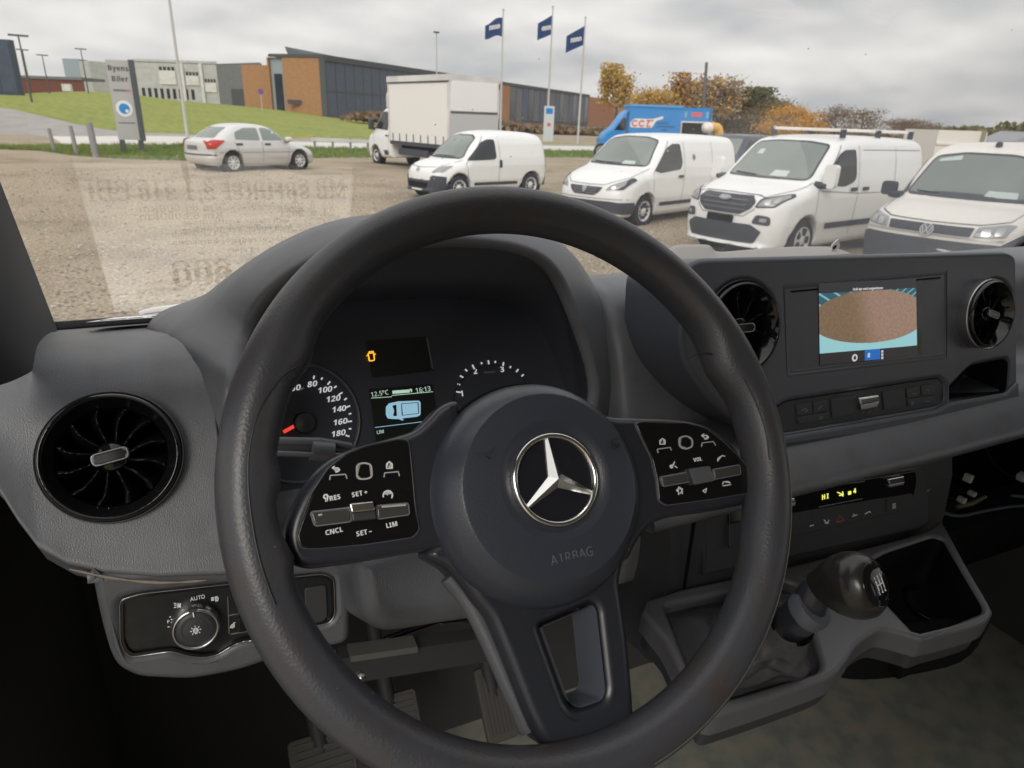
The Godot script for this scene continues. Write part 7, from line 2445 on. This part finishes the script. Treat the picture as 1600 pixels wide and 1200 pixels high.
	plate("badge", F, circle(Vector2.ZERO, 0.085, 28), 0.0, 0.02, 0.004, M.faint, t)
	ring_pen("badge_ring", lift(F, 0.02), circle(Vector2.ZERO, 0.078, 32), 0.012, 0.004, M.chrome, t)
	pen("badge_letters", lift(F, 0.021), [pv([-0.034, 0.062, 0.0, 0.004, 0.034, 0.062]), pv([-0.062, 0.036, -0.03, -0.054, 0.0, 0.0, 0.03, -0.054, 0.062, 0.036])], 0.012, 0.003, M.chrome, t)
	plate("roof_aerial", Transform3D(Basis(Vector3.RIGHT, -PI / 2), Vector3(-1.95, 1.9, 0)), circle(Vector2.ZERO, 0.07, 12, 0.04), 0.0, 0.07, 0.03, M.bumper, t)
	# the silver car
	r = van("silver_hatchback", "silver hatchback parked at the verge, seen from behind over the price sheet", Vector3(3.5, 0.23, -25.74), deg_to_rad(30.3), {
		"paint": M.silver, "glass": M.pale_glass, "h": 1.45, "bow_f": 0.4, "bow_r": 0.22, "crown": 0.05, "taper": 0.12, "round_": 0.14, "wr": 0.3, "wheels": [-0.84, -3.3], "wheel_kind": "cap", "cell": 0.045,
		"prof": [-0.14, 0.2, -0.01, 0.3, 0.0, 0.46, -0.06, 0.6, -0.3, 0.72, -0.7, 0.82, -1.05, 0.89, -1.45, 1.15, -1.8, 1.34, -2.2, 1.41, -2.7, 1.41, -3.1, 1.35, -3.5, 1.17, -3.8, 0.99, -4.05, 0.95, -4.12, 0.85, -4.12, 0.6, -4.14, 0.45, -4.05, 0.28, -3.8, 0.22, -2.0, 0.18],
		"wy": [0.2, 0.76, 0.45, 0.84, 0.7, 0.85, 0.9, 0.81, 1.15, 0.7, 1.4, 0.56],
		"screen": [-0.62, 0.92, 0.62, 0.92, 0.5, 1.28, -0.5, 1.28],
		"windows": [[-1.3, 0.93, -1.78, 1.25, -2.0, 1.3, -2.18, 1.3, -2.2, 0.93], [-2.3, 0.93, -2.28, 1.3, -2.75, 1.29, -3.1, 1.17, -3.15, 0.96]],
		"seams": [[-1.3, 0.3, -1.25, 0.85], [-2.24, 0.28, -2.24, 0.92], [-3.0, 0.45, -3.2, 0.92], [-1.0, 0.58, -3.9, 0.6]],
		"handles": [[-2.05, 0.82], [-3.05, 0.83]],
		"side_parts": [["tail_lamp", [-3.9, 0.72, -4.0, 0.7, -4.02, 0.92, -3.97, 0.9, -3.93, 0.82], M.red_lens, 0.03]],
		"mirror": [-1.3, 0.97, 0.8, 0.14, M.silver],
		"rear_parts": [["rear_window", [-0.5, 1.0, 0.5, 1.0, 0.42, 1.3, -0.42, 1.3], M.screen_glass, 0.006], ["tail_lamp", [0.62, 0.7, 0.82, 0.7, 0.82, 0.93, 0.66, 0.93], M.red_lens, 0.03, true], ["number_plate", [-0.26, 0.66, 0.26, 0.66, 0.26, 0.78, -0.26, 0.78], M.faint, 0.016], ["bumper_line", [-0.82, 0.5, 0.82, 0.5, 0.82, 0.55, -0.82, 0.55], M.seam_dark, 0.008]]})
	curtain_truck()
	blue_truck()
	background_loads()


func curtain_truck():
	var r = van("curtain_truck", "white curtain-sided box truck parked side on behind the small van", Vector3(7.59, 0.1, -30.75), deg_to_rad(104.3), {
		"paint": M.body, "h": 2.3, "bow_f": 0.3, "crown": 0.05, "taper": 0.1, "round_": 0.14, "wr": 0.35, "wheels": [-0.95], "wheel_kind": "deep", "cell": 0.06,
		"prof": [-0.14, 0.24, -0.01, 0.36, 0.0, 0.7, -0.05, 1.0, -0.3, 1.2, -0.75, 1.36, -1.2, 1.9, -1.55, 2.18, -1.9, 2.26, -2.3, 2.26, -2.32, 0.5, -2.2, 0.34, -1.2, 0.3],
		"wy": [0.25, 0.92, 0.6, 1.0, 1.1, 1.0, 1.4, 0.96, 2.2, 0.82],
		"screen": [-0.8, 1.4, 0.8, 1.4, 0.72, 2.08, -0.72, 2.08],
		"windows": [[-0.95, 1.4, -1.35, 1.95, -1.6, 2.05, -2.0, 2.05, -2.05, 1.35]],
		"seams": [[-0.95, 0.5, -0.85, 1.3], [-2.1, 0.5, -2.12, 2.1]],
		"handles": [[-2.0, 1.15]],
		"mirror": [-0.95, 1.55, 0.98, 0.4, M.bumper],
		"side_parts": [["step", [-1.75, 0.42, -2.05, 0.42, -2.05, 0.6, -1.75, 0.6], M.bumper]],
		"front_parts": [["grille", [-0.7, 0.6, 0.7, 0.6, 0.6, 0.95, -0.6, 0.95], M.bumper, 0.012]]})
	var t = r[0]
	var P = Transform3D()
	boxm("load_box", Transform3D(Basis(), Vector3(-4.5, 2.08, 0)), Vector3(4.24, 2.16, 2.1), M.tarp, t)
	boxm("roof_rail", Transform3D(Basis(), Vector3(-4.5, 3.2, 0)), Vector3(4.36, 0.2, 2.2), M.concrete_pale, t)
	boxm("roof_shadow_gap", Transform3D(Basis(), Vector3(-4.5, 3.08, -1.06)), Vector3(4.3, 0.07, 0.03), M.clad_dark, t)
	for x in [-2.38, -6.6]:
		boxm("corner_post", Transform3D(Basis(), Vector3(x, 2.08, 0)), Vector3(0.12, 2.18, 2.14), M.concrete_pale, t)
	for i in 8:
		boxm("strap", Transform3D(Basis(), Vector3(-2.65 - i * 0.52, 1.12, -1.065)), Vector3(0.035, 0.32, 0.02), M.clad_dark, t)
	boxm("bottom_rail", Transform3D(Basis(), Vector3(-4.5, 0.93, 0)), Vector3(4.3, 0.14, 2.08), M.bumper, t)
	boxm("chassis", Transform3D(Basis(), Vector3(-4.4, 0.72, 0)), Vector3(4.4, 0.2, 1.0), M.dark, t)
	boxm("side_guard", Transform3D(Basis(), Vector3(-4.0, 0.62, -0.96)), Vector3(2.2, 0.24, 0.05), M.bumper, t)
	# its tail: an upper flap, a seam and the folded tail lift
	boxm("rear_flap", Transform3D(Basis(), Vector3(-6.68, 2.62, 0)), Vector3(0.04, 0.96, 1.96), M.body, t)
	boxm("rear_seam", Transform3D(Basis(), Vector3(-6.69, 2.1, 0)), Vector3(0.05, 0.07, 2.0), M.seam_dark, t)
	boxm("tail_lift", Transform3D(Basis(), Vector3(-6.72, 1.5, 0)), Vector3(0.08, 1.1, 2.0), mat(0.5, 0.51, 0.52, 0.5), t)
	for z in [-0.8, 0.8]:
		boxm("tail_lamp", Transform3D(Basis(), Vector3(-6.78, 1.12, z)), Vector3(0.05, 0.2, 0.24), M.red_lens, t)
	for z in [-0.93, 0.93]:
		road_wheel(t, -5.2, 0.35, z, 0.35, "deep")
	var db = MB.new()
	db.plate(Transform3D(Basis(Vector3.RIGHT, Vector3(0, 0, -1), Vector3.UP), Vector3.ZERO), PackedVector2Array([Vector2(-2.3, -0.9), Vector2(-1.6, -0.75), Vector2(-1.6, 0.75), Vector2(-2.3, 0.9)]), 2.2, 2.9, 0.3, [], 4)
	part("wind_deflector", db, M.body, t)


func blue_truck():
	# only its upper half shows over the white vans
	var a = Vector3(23.3388, 0.9602, -36.086)
	var c = Vector3(27.1937, 1.0971, -34.3882)
	a.y = 0.0
	c.y = 0.0
	var top = Vector3(25.6556, 2.9943, -35.9062).y
	var t = thing("blue_truck", "blue box truck with a red and white three-letter emblem behind the white vans", "truck", a)
	var dir = (Vector3(c.x, 0, c.z) - Vector3(a.x, 0, a.z)).normalized()
	var B = Basis(dir, Vector3.UP, dir.cross(Vector3.UP))
	var len = (c - a).length() * 0.72
	var back = Basis(Vector3.UP, -0.95) * dir
	var BT = Transform3D(B, Vector3.ZERO)
	var D = 2.3
	boxm("load_box", BT * Transform3D(Basis(), Vector3(len / 2, (top + 1.0) / 2, -D / 2)), Vector3(len, top - 1.0, D), M.blue, t)
	boxm("roof_edge", BT * Transform3D(Basis(), Vector3(len / 2, top - 0.02, -D / 2)), Vector3(len + 0.08, 0.12, D + 0.08), mat(0.12, 0.34, 0.66, 0.4), t)
	# tail panel turned to the right with a paler frame
	var RB = Transform3D(B * Basis(Vector3.UP, -0.5), dir * len)
	boxm("tail_header", RB * Transform3D(Basis(), Vector3(0.85, top - 0.42, -0.06)), Vector3(1.7, 0.72, 0.1), M.blue, t)
	boxm("tail_header_edge", RB * Transform3D(Basis(), Vector3(0.85, top - 0.82, -0.03)), Vector3(1.7, 0.08, 0.12), M.concrete_pale, t)
	boxm("tail_opening", RB * Transform3D(Basis(), Vector3(0.85, top - 1.5, -0.2)), Vector3(1.6, 1.4, 0.1), M.dark, t)
	boxm("tail_post", RB * Transform3D(Basis(), Vector3(1.66, top - 1.2, -0.06)), Vector3(0.1, 2.0, 0.1), M.blue, t)
	# cab, lower and to the left
	var mb = MB.new()
	mb.plate(BT, pv([-1.55, 0.5, 0.0, 0.5, 0.0, top - 0.25, -0.3, top - 0.45, -0.9, top - 1.3, -1.3, top - 1.55, -1.55, top - 1.95]), -D * 0.95, -0.1, 0.12, [], 3, true)
	part("cab", mb, M.blue, t)
	mb = MB.new()
	mb.plate(BT, pv([-0.8, top - 1.4, -0.36, top - 0.72, -0.14, top - 0.72, -0.14, top - 1.4]), -0.11, -0.09, 0.0)
	part("cab_window", mb, M.window, t)
	# the emblem: three rounded letters in red on white with a comet tail
	var E = BT * Transform3D(Basis(), Vector3(len * 0.28, top - 0.95, 0.012))
	var white = MB.new()
	white.plate(E, rnd(pv([-0.75, -0.27, 0.5, -0.27, 0.72, 0.12, 1.12, 0.26, 1.1, 0.4, 0.5, 0.22, -0.55, 0.22, -0.78, 0.0]), 0.1), 0.0, 0.01)
	part("emblem", white, M.white, t)
	pen("emblem_letters", lift(E, 0.012), [arc(Vector2(-0.5, -0.04), 0.15, 0.6, 5.7, 10), arc(Vector2(-0.1, -0.04), 0.15, 0.6, 5.7, 10), pv([0.16, 0.12, 0.55, 0.14]), pv([0.3, 0.12, 0.2, -0.2, 0.42, -0.2])], 0.09, 0.006, M.logo_red, t)
	var sm = RB * Transform3D(Basis(), Vector3(0.85, top - 0.42, 0.0))
	boxm("emblem_small", sm, Vector3(0.62, 0.26, 0.02), M.logo_red, t)
	for x in [-0.62, 0.62]:
		boxm("pale_mark", sm * Transform3D(Basis(), Vector3(x, 0, 0)), Vector3(0.14, 0.34, 0.02), mat(0.2, 0.4, 0.62, 0.5), t)
	pen("dark_lettering", BT * Transform3D(Basis(), Vector3(len * 0.66, top - 1.15, 0.012)), [pv([-0.4, 0.2, 0.3, 0.22]), pv([-0.4, 0.02, 0.7, 0.05]), pv([-0.1, -0.16, 0.3, -0.14])], 0.09, 0.006, mat(0.01, 0.13, 0.36, 0.5), t)
	for x in [-1.5, 1.0, 2.2]:
		road_wheel(t, 0, 0, 0.1, 0.42, "deep").transform = BT * Transform3D(Basis(), Vector3(x, 0.42, 0.0))


func background_loads():
	# the yellow digger arm beyond the blue truck
	var p = Vector3(23.6413, 1.2663, -28.998)
	p.y = 0.0
	var y1 = Vector3(23.7597, 2.1889, -29.3414).y
	var t = thing("yellow_digger", "yellow curved digger arm rising behind the white vans beside the blue truck", "digger", p)
	var mb = MB.new()
	mb.tube(curve(PackedVector3Array([Vector3(-0.5, y1 - 0.26, 0.2), Vector3(0.0, y1 - 0.22, 0), Vector3(0.38, y1 - 0.3, 0), Vector3(0.52, y1 - 0.8, 0), Vector3(0.5, 0.9, 0)]), 4), 0.22, 10)
	part("arm", mb, M.yellow, t)
	lathe("cylinder_end", Transform3D(Basis(Vector3.UP, -1.2), Vector3(-0.5, y1 - 0.26, 0.2)), [Vector2(0.25, -0.2), Vector2(0.25, 0.08), Vector2(0.0001, 0.1)], M.cream, t, 16)
	boxm("chassis", Transform3D(Basis(Vector3.UP, 0.4), Vector3(0.2, 0.6, -0.5)), Vector3(2.6, 0.9, 1.6), M.clad_dark, t)
	# a dark car half hidden between two of the white vans
	p = Vector3(15.3012, 1.4269, -17.5238)
	var top = Vector3(15.3602, 1.8865, -17.6948).y
	van("dark_car", "dark parked car glimpsed between two of the white vans", Vector3(p.x + 0.4, 0, p.z - 2.2), deg_to_rad(199), {
		"paint": mat(0.05, 0.055, 0.075, 0.25), "h": 1.9, "wr": 0.33, "wheels": [-0.95, -3.6], "wheel_kind": "five", "round_": 0.14, "cell": 0.06,
		"prof": [-0.14, 0.22, 0.0, 0.36, -0.03, 0.8, -0.3, 0.98, -1.0, 1.12, -1.7, 1.68, -2.2, 1.8, -4.0, 1.78, -4.5, 1.6, -4.6, 0.9, -4.55, 0.4, -2.3, 0.22],
		"wy": [0.25, 0.85, 0.6, 0.92, 1.0, 0.92, 1.7, 0.72],
		"screen": [-0.7, 1.14, 0.7, 1.14, 0.58, 1.66, -0.58, 1.66], "windows": [[-1.3, 1.12, -1.9, 1.6, -4.1, 1.6, -4.2, 1.12]], "seams": [[-2.4, 0.4, -2.4, 1.6]], "handles": [[-2.3, 1.0]]})
	# a cream box trailer and a grey roof behind the cream van
	var a = Vector3(19.9554, 1.7547, -14.3636)
	var b = Vector3(21.5087, 1.8448, -13.6945)
	top = Vector3(20.6588, 2.1631, -14.2189).y
	t = thing("box_trailer", "cream box trailer with a corner post behind the roof of the cream van", "trailer", Vector3(a.x, 0, a.z))
	var d2 = Vector3(b.x - a.x, 0, b.z - a.z)
	var B = Basis(d2.normalized(), Vector3.UP, d2.normalized().cross(Vector3.UP))
	var l = d2.length()
	boxm("side", Transform3D(B, B * Vector3(l * 0.38, top / 2 + 0.3, -0.9)), Vector3(l * 0.76, top - 0.6, 1.8), M.cream, t)
	boxm("end", Transform3D(B * Basis(Vector3.UP, -0.3), B * Vector3(l * 0.9, top / 2 + 0.3, -0.9)), Vector3(l * 0.24, top - 0.65, 1.7), M.tarp, t)
	boxm("corner_post", Transform3D(B, B * Vector3(l * 0.78, top / 2 + 0.32, 0.02)), Vector3(0.1, top - 0.6, 0.1), mat(0.3, 0.28, 0.17, 0.6), t)
	boxm("rail", Transform3D(B, B * Vector3(l * 0.38, top - 0.38, 0.02)), Vector3(l * 0.76, 0.05, 0.06), M.cream, t)
	boxm("floor_frame", Transform3D(B, B * Vector3(l * 0.45, 0.55, -0.9)), Vector3(l * 0.9, 0.14, 1.6), M.clad_dark, t)
	for x in [0.3, 0.55]:
		road_wheel(t, 0, 0, 0.1, 0.32, "deep").transform = Transform3D(B, B * Vector3(l * x, 0.32, 0.05))
	p = Vector3(28.8057, 1.7529, -17.4114)
	top = Vector3(28.8466, 2.0715, -17.53).y
	t = thing("tented_trailer", "grey tarpaulin-covered trailer at the right edge above the cream van's roof", "trailer", Vector3(p.x, 0, p.z))
	mb = MB.new()
	mb.plate(Transform3D(B, Vector3.ZERO), pv([-1.0, 0.7, 1.4, 0.7, 1.4, top - 0.25, 0.55, top + 0.15, -0.1, top - 0.15, -1.0, top - 0.25]), -2.0, 0.0, 0.04, [], 2, true)
	part("cover", mb, mat(0.33, 0.34, 0.37, 0.7), t)
	boxm("frame", Transform3D(B, B * Vector3(0.2, 0.55, -1.0)), Vector3(2.3, 0.14, 1.8), M.clad_dark, t)
	for z in [0.06]:
		road_wheel(t, 0, 0, 0.1, 0.3, "deep").transform = Transform3D(B, B * Vector3(0.2, 0.3, 0.05))
